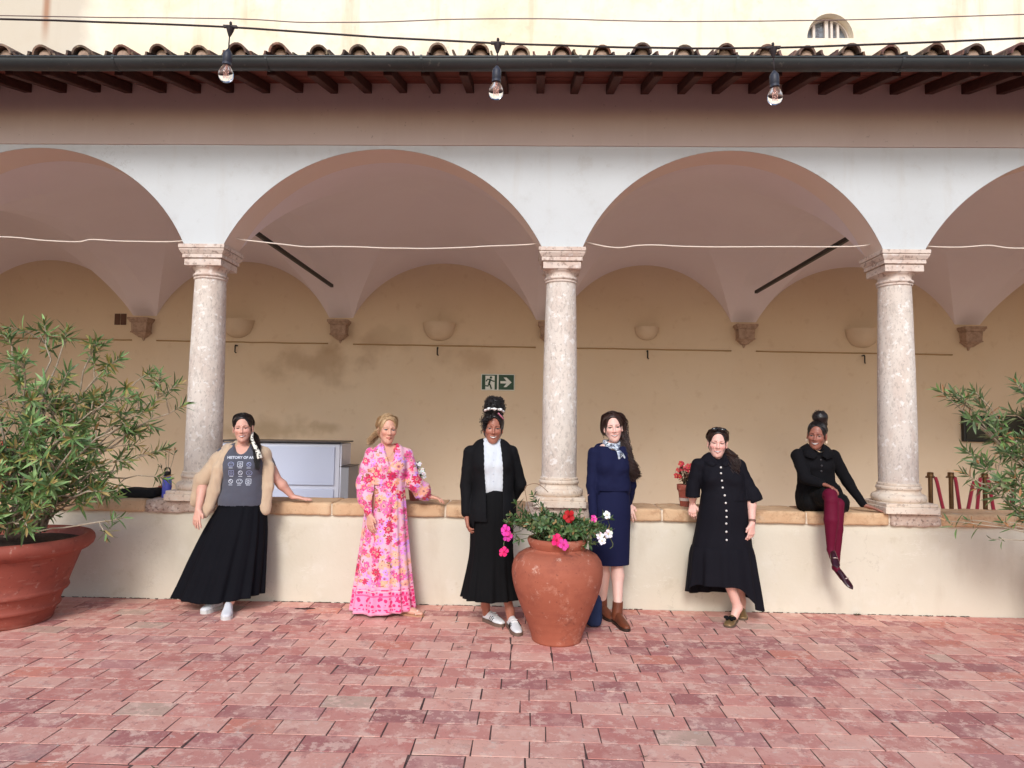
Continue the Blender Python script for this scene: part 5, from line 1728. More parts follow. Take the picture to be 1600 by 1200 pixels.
def cloth(name, c, rough=.85, var=(), bmp=.25, bs=260, sheen=.25, **k):
    return mat(name, srgb(*c), rough, var=[dict(s=5,d=4,lo=.4,hi=.7,a=.18,c=tuple(min(1,q*1.5+.004) for q in srgb(*c)))]+list(var), bump=[(bs,bmp,.0015,None),(16,.12,.008,None)], spec=.18, sheen=sheen if sum(c) > 150 else 0.0, **k)
M_skin = mat('skin', (0,0,0), .48, attr='col', spec=.4, sss=.12, var=[dict(s=60,d=3,lo=.4,hi=.7,a=.10,c=srgb(190,120,100))])
M_skin_d = mat('skin_deep', (0,0,0), .42, attr='col', spec=.45, sss=.08)
def hair_mat(name, c, c2, rough=.38):
    return mat(name, srgb(*c), rough, var=[dict(s=40,d=4,st=(1,1,.15),lo=.4,hi=.62,a=.7,c=srgb(*c2))], bump=[(150,.5,.003,(1,1,.12))], spec=.5)
M_hair_black = hair_mat('black_hair', (22,17,17), (36,28,27))
M_hair_brown = hair_mat('dark_brown_hair', (44,29,25), (66,44,38))
M_hair_blond = hair_mat('blond_hair', (170,136,98), (206,178,140), .45)
SK_A = srgb(222,172,154); SK_B = srgb(218,166,144); SK_C = srgb(168,110,90); SK_D = srgb(236,194,180); SK_E = srgb(232,184,170); SK_F = srgb(152,98,82)
def place(V, R, c, s=1.0): return (V*s)@R.T+np.array(c)[None]

def axis(deg): return V3(math.cos(R_(deg)), math.sin(R_(deg)), 0)
def front(deg): return V3(math.sin(R_(deg)), -math.cos(R_(deg)), 0)
def infl(L, a, b=None): return [(c, w+a, r+(a if b is None else b)) for c, w, r in L]
def bounds(L, pad=.12, extra=()):
    P_ = [np.array(c)+s*np.array((w,w,0)) for c, w, r in L for s in (-1,1)]+[np.array(e, float) for e in extra]
    P_ = np.array(P_); return P_.min(0)-pad, P_.max(0)+pad
def head_parts(o, c, R, s=1.0):
    V, Q, C = head_mesh(o); return (place(V, R, c, s), Q), C
def hp(c, R, s=1.0):
    """head-space -> world"""
    return lambda x, y, z: Vector(np.array(c)+s*(R @ V3(x, y, z)))
def hair_cap(o, c, R, s, m, root):
    V, Q = scalp(o, R, c, s)
    return np_mesh('hair', [(place(V, R, c, s), Q)], m, root, root.location)

# ------------------------------------------------------------- woman in the grey T-shirt
rnd.seed(101)
root = thing('person', 'woman in grey printed T-shirt and long black skirt, beige sweater over her shoulders', 'person', (-2.5,-.25,0))
loc = root.location.copy()
A = axis(12); Fd = front(12)
Lb = [((-2.47,-.19,.80),.185,.12),((-2.47,-.19,.92),.178,.118),((-2.465,-.19,1.02),.162,.108),((-2.47,-.19,1.13),.162,.112),((-2.475,-.19,1.21),.168,.112),((-2.48,-.185,1.28),.165,.085),((-2.485,-.18,1.318),.135,.060),((-2.49,-.18,1.345),.08,.05)]
hc = (-2.492,-.195,1.527); HR = rotm(R_(17), R_(2), R_(-3))
hd, hC = head_parts(dict(skin=SK_A, lip=srgb(176,92,88), smile=.75, squint=.8, w=1.02, neck=1.08, blush=srgb(220,146,132)), hc, HR, 1.0)
sL = V3(-2.655,-.215,1.30); sR = V3(-2.315,-.15,1.30)
eL = V3(-2.79,-.24,1.07); wL = V3(-2.762,-.385,.845); eR = V3(-2.215,-.115,1.09); wR = V3(-2.085,-.045,.925)
cb_ = coarse_body([(sL,eL,.052,.043),(sR,eR,.052,.043),((-2.52,-.22,.75),(-2.50,-.27,.42),.08,.055),((-2.5,-.27,.42),(-2.45,-.40,.10),.052,.034),((-2.42,-.22,.75),(-2.55,-.22,.42),.08,.055),((-2.55,-.22,.42),(-2.62,-.26,.10),.052,.034)], infl(Lb,-.012), A)
parts = [cb_.mesh(), forearm_hand(eL, wL, (.02,-.25,-1), (.25,1,-.2), 1, r=(.043,.028), curl=(.18,.22,.25,.3), spread=1.2, size=1.02),
         forearm_hand(eR, wR, (1,.12,-.14), (.05,0,-1), 1, r=(.042,.027), curl=(.05,.05,.06,.1), spread=1.2, size=1.0), hd]
np_mesh('body', parts, M_skin, root, loc, cols=skin_cols(parts[:-1], SK_A)+[hC])
M_tee = cloth('grey_tshirt', (82,84,96), .9)
def b(F):
    F.levels(infl(Lb[1:],.012), A, .03)
    for s in (-1,1): F.ell(V3(-2.475,-.195,1.195)+A*s*.072+Fd*.075, (.072,.066,.068), .05)
    F.ell(V3(-2.468,-.19,1.0)+Fd*.06, (.13,.075,.10), .06)
    for a, e in ((sL,eL),(sR,eR)): F.cone(a, a+(e-a)*.5, .054, .050, .02)
    F.cone(V3(-2.49,-.18,1.40)+Fd*.02, V3(-2.49,-.18,1.36)+Fd*.10, .068, .058, .01, 'sub')
    # hem folds
    for z, r in ((.885,.006),(.905,.005),(.93,.004)):
        F.levels([(V3(-2.468,-.192,z), .204, .144)], A, .012)
lo, hi = bounds(Lb, .16, (sL, sR))
tee = sdf_cloth('tshirt', b, lo, hi, M_tee, root, loc, wr=(.005, 12, (1,1,1)), cut=lambda c: c[:,2] < .872)
dg_tee = BVHTree.FromPolygons([v.co + loc for v in tee.data.vertices], [p.vertices[:] for p in tee.data.polygons])
# screen print, laid on the shirt
M_print = simple('shirt_print', (206,212,226), .8); M_print2 = simple('shirt_print_blue', (150,158,196), .8)
def project(mb_v):
    out = []
    ctr = V3(-2.47,-.19,1.0)
    for (x, z) in mb_v:
        o = ctr + A*x + Fd*.6; o[2] = z
        hit = dg_tee.ray_cast(Vector(o), Vector(-Fd))
        if hit[0] is None: out.append(Vector(ctr+A*x)+Vector((0,0,z-1.0)))
        else: out.append(hit[0]+Vector(Fd)*.0022)
    return out
def text_mesh(txt, size, xc, z, bold=.004):
    cu = bpy.data.curves.new('t', 'FONT'); cu.body = txt; cu.size = size; cu.align_x = 'CENTER'; cu.offset = bold*size*4; cu.resolution_u = 3
    to = bpy.data.objects.new('t', cu); COL.objects.link(to)
    dg = bpy.context.evaluated_depsgraph_get(); dg.update()
    me = bpy.data.meshes.new_from_object(to.evaluated_get(dg))
    bm = bmesh.new(); bm.from_mesh(me); bmesh.ops.triangulate(bm, faces=bm.faces)
    vs_ = [(v.co.x+xc, v.co.y+z) for v in bm.verts]; fs = [tuple(v.index for v in f.verts) for f in bm.faces]
    bm.free(); bpy.data.objects.remove(to); bpy.data.curves.remove(cu); bpy.data.meshes.remove(me)
    return vs_, fs
pm = MB()
vs2, fs = text_mesh('HISTORY OF ART', .030, .0, 1.268, .008); pm.add([p-loc for p in project(vs2)], fs)
def bar(x0, z0, x1, z1, w, mi=0):
    d = V3(x1-x0, z1-z0, 0); L = np.linalg.norm(d); n = V3(-d[1], d[0], 0)/max(L,1e-6)*w/2
    k = max(1, int(L/.012)); P2 = []
    for i in range(k+1):
        q = i/k; P2 += [(x0+(x1-x0)*q+n[0], z0+(z1-z0)*q+n[1]), (x0+(x1-x0)*q-n[0], z0+(z1-z0)*q-n[1])]
    pm.add([p-loc for p in project(P2)], [(2*i,2*i+1,2*i+3,2*i+2) for i in range(k)], mi)
def ringp(x, z, r, w, mi=0, n=14, sx=1.0):
    P2 = []
    for i in range(n):
        a = 2*PI*i/n
        P2 += [(x+math.cos(a)*r*sx, z+math.sin(a)*r), (x+math.cos(a)*(r-w)*sx, z+math.sin(a)*(r-w))]
    pm.add([p-loc for p in project(P2)], [(2*i,2*i+1,(2*i+3)%(2*n),(2*i+2)%(2*n)) for i in range(n)], mi)
for r_ in range(3):
    for c_ in range(3):
        x = -.078+.072*c_ + .004*(r_ % 2); z = 1.222-.072*r_
        mi = 1 if (r_ < 2 and c_ != 1) else 0
        if (r_+c_) % 3 == 0: ringp(x, z, .021, .0035, mi, sx=1.2); bar(x-.012,z+.006,x-.004,z+.006,.004,mi); bar(x+.004,z+.006,x+.012,z+.006,.004,mi); bar(x-.008,z-.008,x+.008,z-.008,.003,mi)
        elif (r_+c_) % 3 == 1: bar(x-.02,z+.02,x+.02,z+.02,.004,mi); bar(x-.02,z-.02,x+.02,z-.02,.004,mi); bar(x-.02,z-.02,x-.02,z+.02,.004,mi); bar(x+.02,z-.02,x+.02,z+.02,.004,mi); ringp(x,z,.012,.003,mi); bar(x,z-.012,x,z+.012,.003,mi)
        else: ringp(x, z, .019, .004, mi); bar(x-.014,z+.012,x+.014,z-.012,.003,mi); bar(x-.016,z+.004,x+.004,z+.016,.003,mi)
        bar(x-.016, z-.030, x+.016, z-.030, .004, 0)
tag(pm.build('print', [M_print, M_print2], tee, fix=False), kind='stuff')
tee.children[0].location = (0,0,0)
M_skirt1 = cloth('black_navy_skirt', (8,9,17), .85)
skirt('skirt', [((-2.468,-.192,.925),.176,.122),((-2.468,-.195,.87),.198,.140),((-2.51,-.215,.66),.265,.168),((-2.56,-.235,.42),.318,.19),((-2.595,-.25,.24),.350,.205),((-2.625,-.262,.09),.376,.222)], M_skirt1, root, loc,
      pleat=(.11,17,0), hem=lambda th: .075*max(0,math.cos(th)) + .05*max(0,-math.cos(th)), seed=1.2)
M_sweat = cloth('beige_knit', (196,172,146), .95, bmp=.5, bs=180, sheen=.4)
def b(F):
    fn = (tuple(Fd), 1.5)
    F.cone((-2.585,-.20,1.345),(-2.675,-.235,1.25),.050,.066,.03); F.cone((-2.67,-.235,1.25),(-2.785,-.25,1.08),.070,.072,.03); F.cone((-2.80,-.25,1.08),(-2.845,-.25,.92),.070,.052,.03,sq=fn)
    F.cone((-2.845,-.25,.92),(-2.86,-.25,.885),.05,.04,.02,sq=fn)
    F.cone((-2.575,-.255,1.345),(-2.635,-.315,1.18),.042,.05,.02,sq=fn); F.cone((-2.635,-.315,1.18),(-2.665,-.325,1.0),.05,.05,.02,sq=fn); F.cone((-2.665,-.325,1.0),(-2.695,-.34,.86),.048,.042,.02,sq=fn); F.cone((-2.695,-.34,.86),(-2.725,-.35,.80),.042,.034,.015,sq=fn)
    F.cone((-2.56,-.13,1.37),(-2.42,-.11,1.37),.045,.045,.03); F.cone((-2.62,-.17,1.33),(-2.45,-.12,1.345),.06,.06,.03)
    F.cone((-2.41,-.14,1.35),(-2.32,-.16,1.295),.050,.066,.03); F.cone((-2.32,-.16,1.295),(-2.265,-.15,1.17),.063,.054,.03); F.cone((-2.255,-.195,1.2),(-2.25,-.21,1.02),.052,.048,.02,sq=fn); F.cone((-2.25,-.21,1.02),(-2.258,-.225,.86),.048,.046,.02,sq=fn)
    F.cone((-2.258,-.225,.86),(-2.258,-.228,.835),.05,.05,.01,sq=fn)
sdf_cloth('sweater', b, (-3.0,-.48,.72), (-2.1,.02,1.5), M_sweat, root, loc, wr=(.006, 16, (1.4,1.4,.5)))
o = dict(hairline=.076, vol=.002)
hair_cap(o, hc, HR, 1.0, M_hair_black, root)
P = hp(hc, HR)
mb = MB()
combed(mb, P, o, 200, (.03,.105,-.03))
lock(mb, [P(.03,.105,-.02), P(.075,.07,-.07), Vector((-2.375,-.20,1.40)), Vector((-2.335,-.26,1.32)), Vector((-2.315,-.295,1.22)), Vector((-2.30,-.31,1.17))], 80, .036, .0042, .008, 1.5, flat=.7)
lock(mb, [P(-.01,-.01,.128), P(.05,.03,.11), P(.078,.07,.03), P(.05,.105,-.03)], 26, .02, .003, .002, 1)
lock(mb, [P(-.02,-.01,.128), P(-.06,.03,.10), P(-.075,.07,.03), P(-.02,.112,-.02)], 26, .02, .003, .002, 1)
o = mb.build('ponytail', M_hair_black, root, smooth=True, fix=False); o.data.transform(Matrix.Translation(-loc))
M_scarf = mat('scarf_print', srgb(234,232,220), .7, var=[dict(s=34,d=2,lo=.54,hi=.56,a=.95,c=srgb(28,28,26))])
mb = MB(); pts = smooth_path([P(.075,.05,-.035), Vector((-2.375,-.275,1.44)), Vector((-2.335,-.315,1.385)), Vector((-2.295,-.33,1.325)), Vector((-2.275,-.335,1.275))])
mb.tube([p-loc for p in pts], [.008+.016*(k/len(pts)) for k in range(len(pts))], 8, flat=.45); mb.build('hair_scarf', M_scarf, root, smooth=True)
M_sneak = cloth('white_knit_shoe', (214,216,222), .8); M_sole = simple('pale_sole', (204,204,202), .6)
shoe(root, loc, (-2.475,-.375,0), (-2.395,-.60,0), M_sneak, M_sole, h=.082, w=.045, name='sneaker', pointed=.55, sole=.024)
shoe(root, loc, (-2.60,-.235,0), (-2.665,-.445,0), M_sneak, M_sole, h=.082, w=.045, name='sneaker', pointed=.55, sole=.024)

# ------------------------------------------------------------- woman in the pink floral dress
rnd.seed(102)
root = thing('person', 'blond woman in a long pink floral dress with balloon sleeves and sandals', 'person', (-1.21,-.26,0))
loc = root.location.copy()
A = axis(22); Fd = front(22)
Lb = [((-1.22,-.235,.80),.165,.115),((-1.215,-.23,.92),.160,.112),((-1.21,-.225,1.05),.132,.095),((-1.205,-.225,1.14),.130,.098),((-1.20,-.22,1.23),.140,.100),((-1.20,-.215,1.305),.140,.075),((-1.203,-.21,1.345),.115,.055),((-1.207,-.205,1.375),.07,.045)]
hc = (-1.222,-.215,1.535); HR = rotm(R_(24), R_(4), R_(2))
hd, hC = head_parts(dict(skin=srgb(220,168,146), lip=srgb(196,116,106), smile=.28, squint=.55, w=.96, neck=.95, iris=(.08,.10,.12), brow=srgb(128,92,68), browa=.6, blush=srgb(216,138,120)), hc, HR, 1.0)
SK2 = srgb(220,168,146)
sL = V3(-1.345,-.265,1.325); sR = V3(-1.065,-.155,1.325)
eL = V3(-1.385,-.30,1.08); wL = V3(-1.315,-.40,.83); eR = V3(-.995,-.16,1.075); wR = V3(-.875,-.07,.955)
cb_ = coarse_body([(sL,eL,.042,.036),(sR,eR,.042,.036),((-1.25,-.22,.8),(-1.25,-.3,.42),.075,.05),((-1.25,-.3,.42),(-1.18,-.25,.08),.05,.034),((-1.15,-.22,.8),(-1.1,-.3,.42),.075,.05),((-1.1,-.3,.42),(-1.03,-.30,.08),.05,.034)], infl(Lb,-.01), A)
foot = Field((-1.12,-.48,-.01),(-.8,-.2,.16),.004)
foot.cone((-1.03,-.30,.10),(-1.03,-.305,.045),.034,.036,.03); foot.cone((-1.035,-.30,.045),(-.95,-.335,.036),.034,.032,.02,sq=((0,0,1),1.2)); foot.cone((-.95,-.335,.034),(-.90,-.352,.028),.034,.028,.02,sq=((0,0,1),1.5))
for k, (dx, dy) in enumerate(((-.868,-.375),(-.862,-.360),(-.866,-.346),(-.874,-.333),(-.884,-.322))):
    foot.cone((-.905,-.352+.012*(k-2),.026),(dx,dy,.024),.011,.0095 if k else .012,.004)
parts = [cb_.mesh(), forearm_hand(eL, wL, (.14,-.14,-1), (.5,1,-.1), 1, r=(.036,.025), curl=(.25,.3,.32,.35), spread=.9, size=1.0),
         forearm_hand(eR, wR, (1,.1,-.22), (.0,0,-1), 1, r=(.036,.025), curl=(.25,.3,.3,.35), spread=.8, size=.95), foot.mesh(), hd]
np_mesh('body', parts, M_skin, root, loc, cols=skin_cols(parts[:-1], SK2)+[hC])
def floral():
    m = mat('pink_floral', srgb(244,206,216), .75, sheen=.15, bump=[(14,.12,.008,(1,1,.4)),(250,.15,.001,None)])
    nt = m.node_tree; b = nt.nodes["Principled BSDF"]; N = nt.nodes.new; Lk = nt.links.new
    tc = N("ShaderNodeTexCoord").outputs["Object"]
    cur = None
    def math_(op, a, b_=None, c=None):
        n = N("ShaderNodeMath"); n.operation = op
        for i, q in enumerate((a, b_, c)):
            if q is None: continue
            if isinstance(q, (int, float)): n.inputs[i].default_value = q
            else: Lk(q, n.inputs[i])
        return n.outputs[0]
    nw = N("ShaderNodeTexNoise"); nw.inputs["Scale"].default_value = 22; nw.inputs["Detail"].default_value = 3; Lk(tc, nw.inputs["Vector"])
    wv = N("ShaderNodeVectorMath"); wv.operation = 'MULTIPLY_ADD'; Lk(nw.outputs["Color"], wv.inputs[0]); wv.inputs[1].default_value = (.034,.034,.034); Lk(tc, wv.inputs[2])
    warp = wv.outputs[0]
    base = N("ShaderNodeRGB"); base.outputs[0].default_value = (*srgb(236,180,200),1); cur = base.outputs[0]
    def mix(f, a, c):
        n = N("ShaderNodeMix"); n.data_type = 'RGBA'; Lk(f, n.inputs[0]); Lk(a, n.inputs[6])
        if isinstance(c, tuple): n.inputs[7].default_value = (*c, 1)
        else: Lk(c, n.inputs[7])
        return n.outputs[2]
    for (sc, off, R0, cols, npet) in ((19,3.1,.42,[(196,120,92),(240,150,120),(214,110,180),(236,176,140),(150,104,70)],5),(14.5,7.7,.44,[(238,150,216),(236,104,170),(244,176,140),(206,150,232),(222,70,130)],6),(10.5,1.3,.43,[(208,36,86),(236,90,156),(232,150,230),(240,120,170),(246,176,150),(226,60,110)],8)):
        mp = N("ShaderNodeMapping"); mp.inputs["Scale"].default_value = (sc, sc*.55, sc); mp.inputs["Location"].default_value = (off, off*2, off*.5); Lk(warp, mp.inputs[0])
        vo = N("ShaderNodeTexVoronoi"); vo.inputs["Scale"].default_value = 1.0; vo.inputs["Randomness"].default_value = .85; Lk(mp.outputs[0], vo.inputs["Vector"])
        sub = N("ShaderNodeVectorMath"); sub.operation = 'SUBTRACT'; Lk(mp.outputs[0], sub.inputs[0]); Lk(vo.outputs["Position"], sub.inputs[1])
        sp = N("ShaderNodeSeparateXYZ"); Lk(sub.outputs[0], sp.inputs[0])
        r = math_('SQRT', math_('ADD', math_('MULTIPLY', sp.outputs[0], sp.outputs[0]), math_('MULTIPLY', sp.outputs[2], sp.outputs[2])))
        an = math_('ARCTAN2', sp.outputs[2], sp.outputs[0])
        cs = N("ShaderNodeSeparateColor"); Lk(vo.outputs["Color"], cs.inputs[0])
        pet = math_('ABSOLUTE', math_('COSINE', math_('MULTIPLY_ADD', an, npet/2, math_('MULTIPLY', cs.outputs[2], 6.0))))
        lim = math_('MULTIPLY', math_('MULTIPLY_ADD', pet, .42, .58), math_('MULTIPLY_ADD', cs.outputs[1], .22, R0-.14))
        mask = math_('MULTIPLY', math_('SUBTRACT', lim, r), 22.0)
        mk = N("ShaderNodeClamp"); Lk(mask, mk.inputs[0])
        rp = N("ShaderNodeValToRGB"); rp.color_ramp.interpolation = 'CONSTANT'
        el = rp.color_ramp.elements
        while len(el) < len(cols): el.new(.5)
        for i, c in enumerate(cols): el[i].position = i/len(cols); el[i].color = (*srgb(*c), 1)
        Lk(cs.outputs[0], rp.inputs[0])
        keep = math_('GREATER_THAN', cs.outputs[1], .1)
        fm = math_('MULTIPLY', mk.outputs[0], keep)
        cur = mix(fm, cur, rp.outputs[0])
        # petal veins and hearts
        rel = math_('DIVIDE', r, lim)
        core = N("ShaderNodeMapRange"); core.inputs["From Min"].default_value = .42; core.inputs["From Max"].default_value = .34; Lk(rel, core.inputs[0])
        cc = N("ShaderNodeMix"); cc.data_type = 'RGBA'; cc.blend_type = 'MIX'; Lk(cs.outputs[2], cc.inputs[0]); cc.inputs[6].default_value = (*srgb(250,214,180),1); cc.inputs[7].default_value = (*srgb(190,40,90),1)
        cur = mix(math_('MULTIPLY', math_('MULTIPLY', core.outputs[0], fm), .8), cur, cc.outputs[2])
        dot = N("ShaderNodeMapRange"); dot.inputs["From Min"].default_value = .2; dot.inputs["From Max"].default_value = .14; Lk(rel, dot.inputs[0])
        cur = mix(math_('MULTIPLY', math_('MULTIPLY', dot.outputs[0], fm), .8), cur, srgb(120,60,90))
    # printed border above the hem
    sp = N("ShaderNodeSeparateXYZ"); Lk(tc, sp.inputs[0]); z = sp.outputs[2]
    nz = N("ShaderNodeTexVoronoi"); nz.inputs["Scale"].default_value = 34; Lk(tc, nz.inputs["Vector"])
    pat = N("ShaderNodeMapRange"); pat.inputs["From Min"].default_value = .42; pat.inputs["From Max"].default_value = .5; Lk(nz.outputs["Distance"], pat.inputs[0])
    bd = N("ShaderNodeMix"); bd.data_type = 'RGBA'; Lk(pat.outputs[0], bd.inputs[0]); bd.inputs[6].default_value = (*srgb(226,40,112),1); bd.inputs[7].default_value = (*srgb(250,150,190),1)
    band = math_('LESS_THAN', z, .245)
    cur = mix(band, cur, bd.outputs[2])
    for a, c_, col in ((.225,.245,(246,170,196)),(.205,.213,(250,190,200)),(.07,.085,(244,150,186)),(.0,.045,(246,168,200)),(.165,.178,(238,96,150))):
        f = math_('MULTIPLY', math_('GREATER_THAN', z, a), math_('LESS_THAN', z, c_))
        cur = mix(f, cur, srgb(*col))
    Lk(cur, b.inputs["Base Color"])
    return m
M_floral = floral()
def b(F):
    F.levels(infl(Lb[2:],.012), A, .03)
    for s in (-1,1): F.ell(V3(-1.203,-.222,1.215)+A*s*.058+Fd*.07, (.06,.055,.058), .04)
    F.cone(V3(-1.205,-.22,1.42)+Fd*.06, V3(-1.20,-.22,1.225)+Fd*.13, .062, .016, .012, 'sub')
    F.cone(V3(-1.205,-.21,1.42), V3(-1.205,-.21,1.39), .062, .056, .01, 'sub')
    F.levels([(V3(-1.208,-.225,1.135),.146,.112)], A, .01)
    # balloon sleeves
    F.cone(sL, sL+(eL-sL)*.5, .058, .062, .03); F.cone(sL+(eL-sL)*.5, eL, .062, .07, .03); F.cone(eL, eL+(wL-eL)*.55, .072, .078, .03); F.cone(eL+(wL-eL)*.55, eL+(wL-eL)*.86, .078, .036, .02); F.cone(eL+(wL-eL)*.86, eL+(wL-eL)*.97, .033, .031, .01)
    F.cone(sR, eR, .056, .064, .03); F.cone(eR, eR+(wR-eR)*.6, .068, .076, .03); F.cone(eR+(wR-eR)*.6, eR+(wR-eR)*.9, .074, .034, .02); F.cone(eR+(wR-eR)*.9, wR, .032, .030, .01)
    F.cone(V3(-.945,-.10,.98), V3(-.90,-.08,.945), .058, .034, .02)
lo, hi = bounds(Lb, .17, (eL,eR,wL,wR))
sdf_cloth('dress_bodice', b, lo, hi, M_floral, root, loc, wr=(.008, 15, (1,1,.7)), cut=lambda c: ((c[:,2] < 1.075) & (np.abs(c[:,0]+1.205) < .09)) | (c[:,2] < 1.06) & (np.abs(c[:,0]+1.205) < .16) & (c[:,1] > -.33) & (c[:,1] < -.1) & ((c[:,0]-(-1.205))**2 < .145**2) & (c[:,2] < 1.06))
skirt('dress_skirt', [((-1.207,-.226,1.15),.144,.112),((-1.21,-.228,1.06),.150,.12),((-1.215,-.235,.88),.172,.14),((-1.215,-.245,.62),.198,.152),((-1.215,-.255,.32),.232,.168),((-1.215,-.265,.012),.272,.188)], M_floral, root, loc,
      pleat=(.12,13,0), hem=lambda th: .012+.02*max(0,math.cos(th)), seed=2.1)
mb = MB()
rimv = []
o = dict(hairline=.080, vol=.004)
hair_cap(o, hc, HR, 1.0, M_hair_blond, root)
P = hp(hc, HR)
combed(mb, P, o, 200, (-.03,.105,-.02))
lock(mb, [P(0,-.03,.125), P(-.06,.02,.105), P(-.082,.06,.03), P(-.055,.105,-.03)], 40, .022, .0028, .004, 1.2)
lock(mb, [P(0,-.03,.125), P(.06,.02,.105), P(.08,.06,.03), P(.04,.105,-.03)], 40, .022, .0028, .004, 1.2)
lock(mb, [P(-.03,.105,-.02), P(-.07,.12,-.07), P(-.105,.12,-.12), P(-.12,.10,-.16)], 46, .03, .0028, .012, 2.0)
lock(mb, [P(-.06,.07,.0), P(-.10,.075,-.06), P(-.135,.07,-.10), P(-.15,.06,-.15)], 26, .028, .0022, .014, 2.4)
lock(mb, [P(.03,.10,-.02), P(.02,.11,-.08), P(0,.10,-.14)], 40, .04, .0028, .01, 2.0)
lock(mb, [P(-.04,-.05,.105), P(-.075,-.035,.06), P(-.082,-.02,-.01), P(-.085,-.005,-.06)], 8, .008, .0018, .006, 2)
o = mb.build('hair_strands', M_hair_blond, root, smooth=True, fix=False); o.data.transform(Matrix.Translation(-loc))
M_sand2 = simple('sandal_tan', (186,140,110), .6)
ms = MB(); ring = [(-1.06,-.275),(-1.0,-.29),(-.94,-.302),(-.88,-.312),(-.853,-.33),(-.848,-.36),(-.862,-.388),(-.90,-.393),(-.96,-.375),(-1.02,-.345),(-1.06,-.32)]
ms.prism([(a-loc.x, b_-loc.y) for a, b_ in ring], 'z', .001, .014); ms.build('sandal', M_sand2, root)
ms = MB(); ms.tube([Vector((-.885,-.318,.014))-loc, Vector((-.90,-.335,.045))-loc, Vector((-.905,-.36,.05))-loc, Vector((-.915,-.385,.018))-loc], .006, 6, flat=.5); ms.build('sandal_strap', simple('sandal_pale', (226,206,190), .5), root)
ms = MB(); ms.tube([Vector(q)-loc for q in smooth_path([(-1.255,-.29,1.37),(-1.215,-.325,1.315),(-1.19,-.333,1.295),(-1.165,-.312,1.315),(-1.15,-.262,1.37)])], .0016, 5); ms.build('necklace', mat('gold', srgb(214,170,90), .3, metal=1), root)

# ------------------------------------------------------------- woman in the black blazer
rnd.seed(103)
root = thing('person', 'woman in open black blazer, white blouse and flared black skirt, curly hair up', 'person', (-.29,-.6,0))
loc = root.location.copy()
A = axis(8); Fd = front(8)
Lb = [((-.285,-.6,.86),.165,.112),((-.28,-.6,.96),.158,.105),((-.28,-.6,1.09),.128,.09),((-.285,-.6,1.2),.135,.098),((-.295,-.6,1.29),.145,.098),((-.30,-.595,1.365),.145,.072),((-.30,-.59,1.405),.115,.054),((-.30,-.588,1.432),.07,.044)]
hc = (-.290,-.60,1.562); HR = rotm(R_(5), R_(3), R_(2))
hd, hC = head_parts(dict(skin=SK_C, lip=srgb(150,84,76), smile=1.0, squint=.7, w=.95, nose=1.15, neck=.95, blush=srgb(176,106,88)), hc, HR, 1.0)
sL = V3(-.465,-.615,1.365); sR = V3(-.145,-.57,1.37)
eL = V3(-.495,-.60,1.10); wL = V3(-.485,-.66,.875); eR = V3(-.075,-.50,1.11); wR = V3(-.16,-.42,.95)
cb_ = coarse_body([(sL,eL,.04,.034),(sR,eR,.04,.034),((-.36,-.6,.86),(-.345,-.60,.5),.07,.048),((-.345,-.60,.5),(-.335,-.50,.14),.05,.032),((-.22,-.6,.86),(-.22,-.61,.5),.07,.048),((-.22,-.61,.5),(-.135,-.60,.13),.048,.032),((-.335,-.50,.14),(-.325,-.455,.06),.032,.034),((-.135,-.60,.13),(-.125,-.60,.06),.032,.034)], infl(Lb,-.012), A, h=.005)
parts = [cb_.mesh(), forearm_hand(eL, wL, (.12,-.06,-1), (1,.2,0), -1, r=(.034,.025), curl=(.4,.45,.5,.55), spread=.5, size=1.02),
         forearm_hand(eR, wR, (-.8,.2,-.35), (0,-1,0), 1, r=(.034,.025)), hd]
np_mesh('body', parts, M_skin_d, root, loc, cols=skin_cols(parts[:-1], SK_C)+[hC])
M_blouse = cloth('white_blouse', (206,212,220), .8)
def b(F):
    F.levels(infl(Lb[2:],.008), A, .03)
    for s in (-1,1): F.ell(V3(-.292,-.60,1.275)+A*s*.06+Fd*.065, (.06,.055,.058), .04)
    F.cone((-.298,-.592,1.41),(-.295,-.594,1.462),.060,.056,.01)
    F.cone((-.296,-.594,1.44),(-.292,-.594,1.52),.050,.052,.006,'sub')
bl = sdf_cloth('blouse', b, *bounds(Lb, .14), M_blouse, root, loc, wr=(.004, 18, (1.3,1.3,.5)), cut=lambda c: c[:,2] < 1.045)
fr = MB()
V = []
nf = 90
for j in range(nf):
    a = 2*PI*j/nf
    fl_ = 1+.10*math.sin(13*a)
    for r, z in ((.0545,1.446),(.060*fl_,1.462),(.065*fl_,1.470+.003*math.sin(13*a+1))): V.append((-.295+math.cos(a)*r-loc.x, -.596+math.sin(a)*r*1.0-loc.y, z+.010*math.sin(a)))
fr.add(V, [(3*j+k, 3*((j+1)%nf)+k, 3*((j+1)%nf)+k+1, 3*j+k+1) for j in range(nf) for k in (0,1)])
f_ = fr.build('collar_frill', M_blouse, bl, smooth=True); 
M_btn = simple('blouse_button', (206,212,220), .4)
tr = BVHTree.FromPolygons([v.co+loc for v in bl.data.vertices], [p.vertices[:] for p in bl.data.polygons])
bm_ = MB()
for z in (1.425,1.37,1.315,1.26,1.205,1.15):
    o_ = V3(-.292,-.6,z)+Fd*.5+A*.0
    h_ = tr.ray_cast(Vector(o_), Vector(-Fd))
    if h_[0]: bm_.sphere(h_[0]-loc, .0055, 8)
bm_.build('blouse_buttons', M_btn, bl, smooth=True)
M_blz = cloth('black_blazer', (17,17,20), .85)
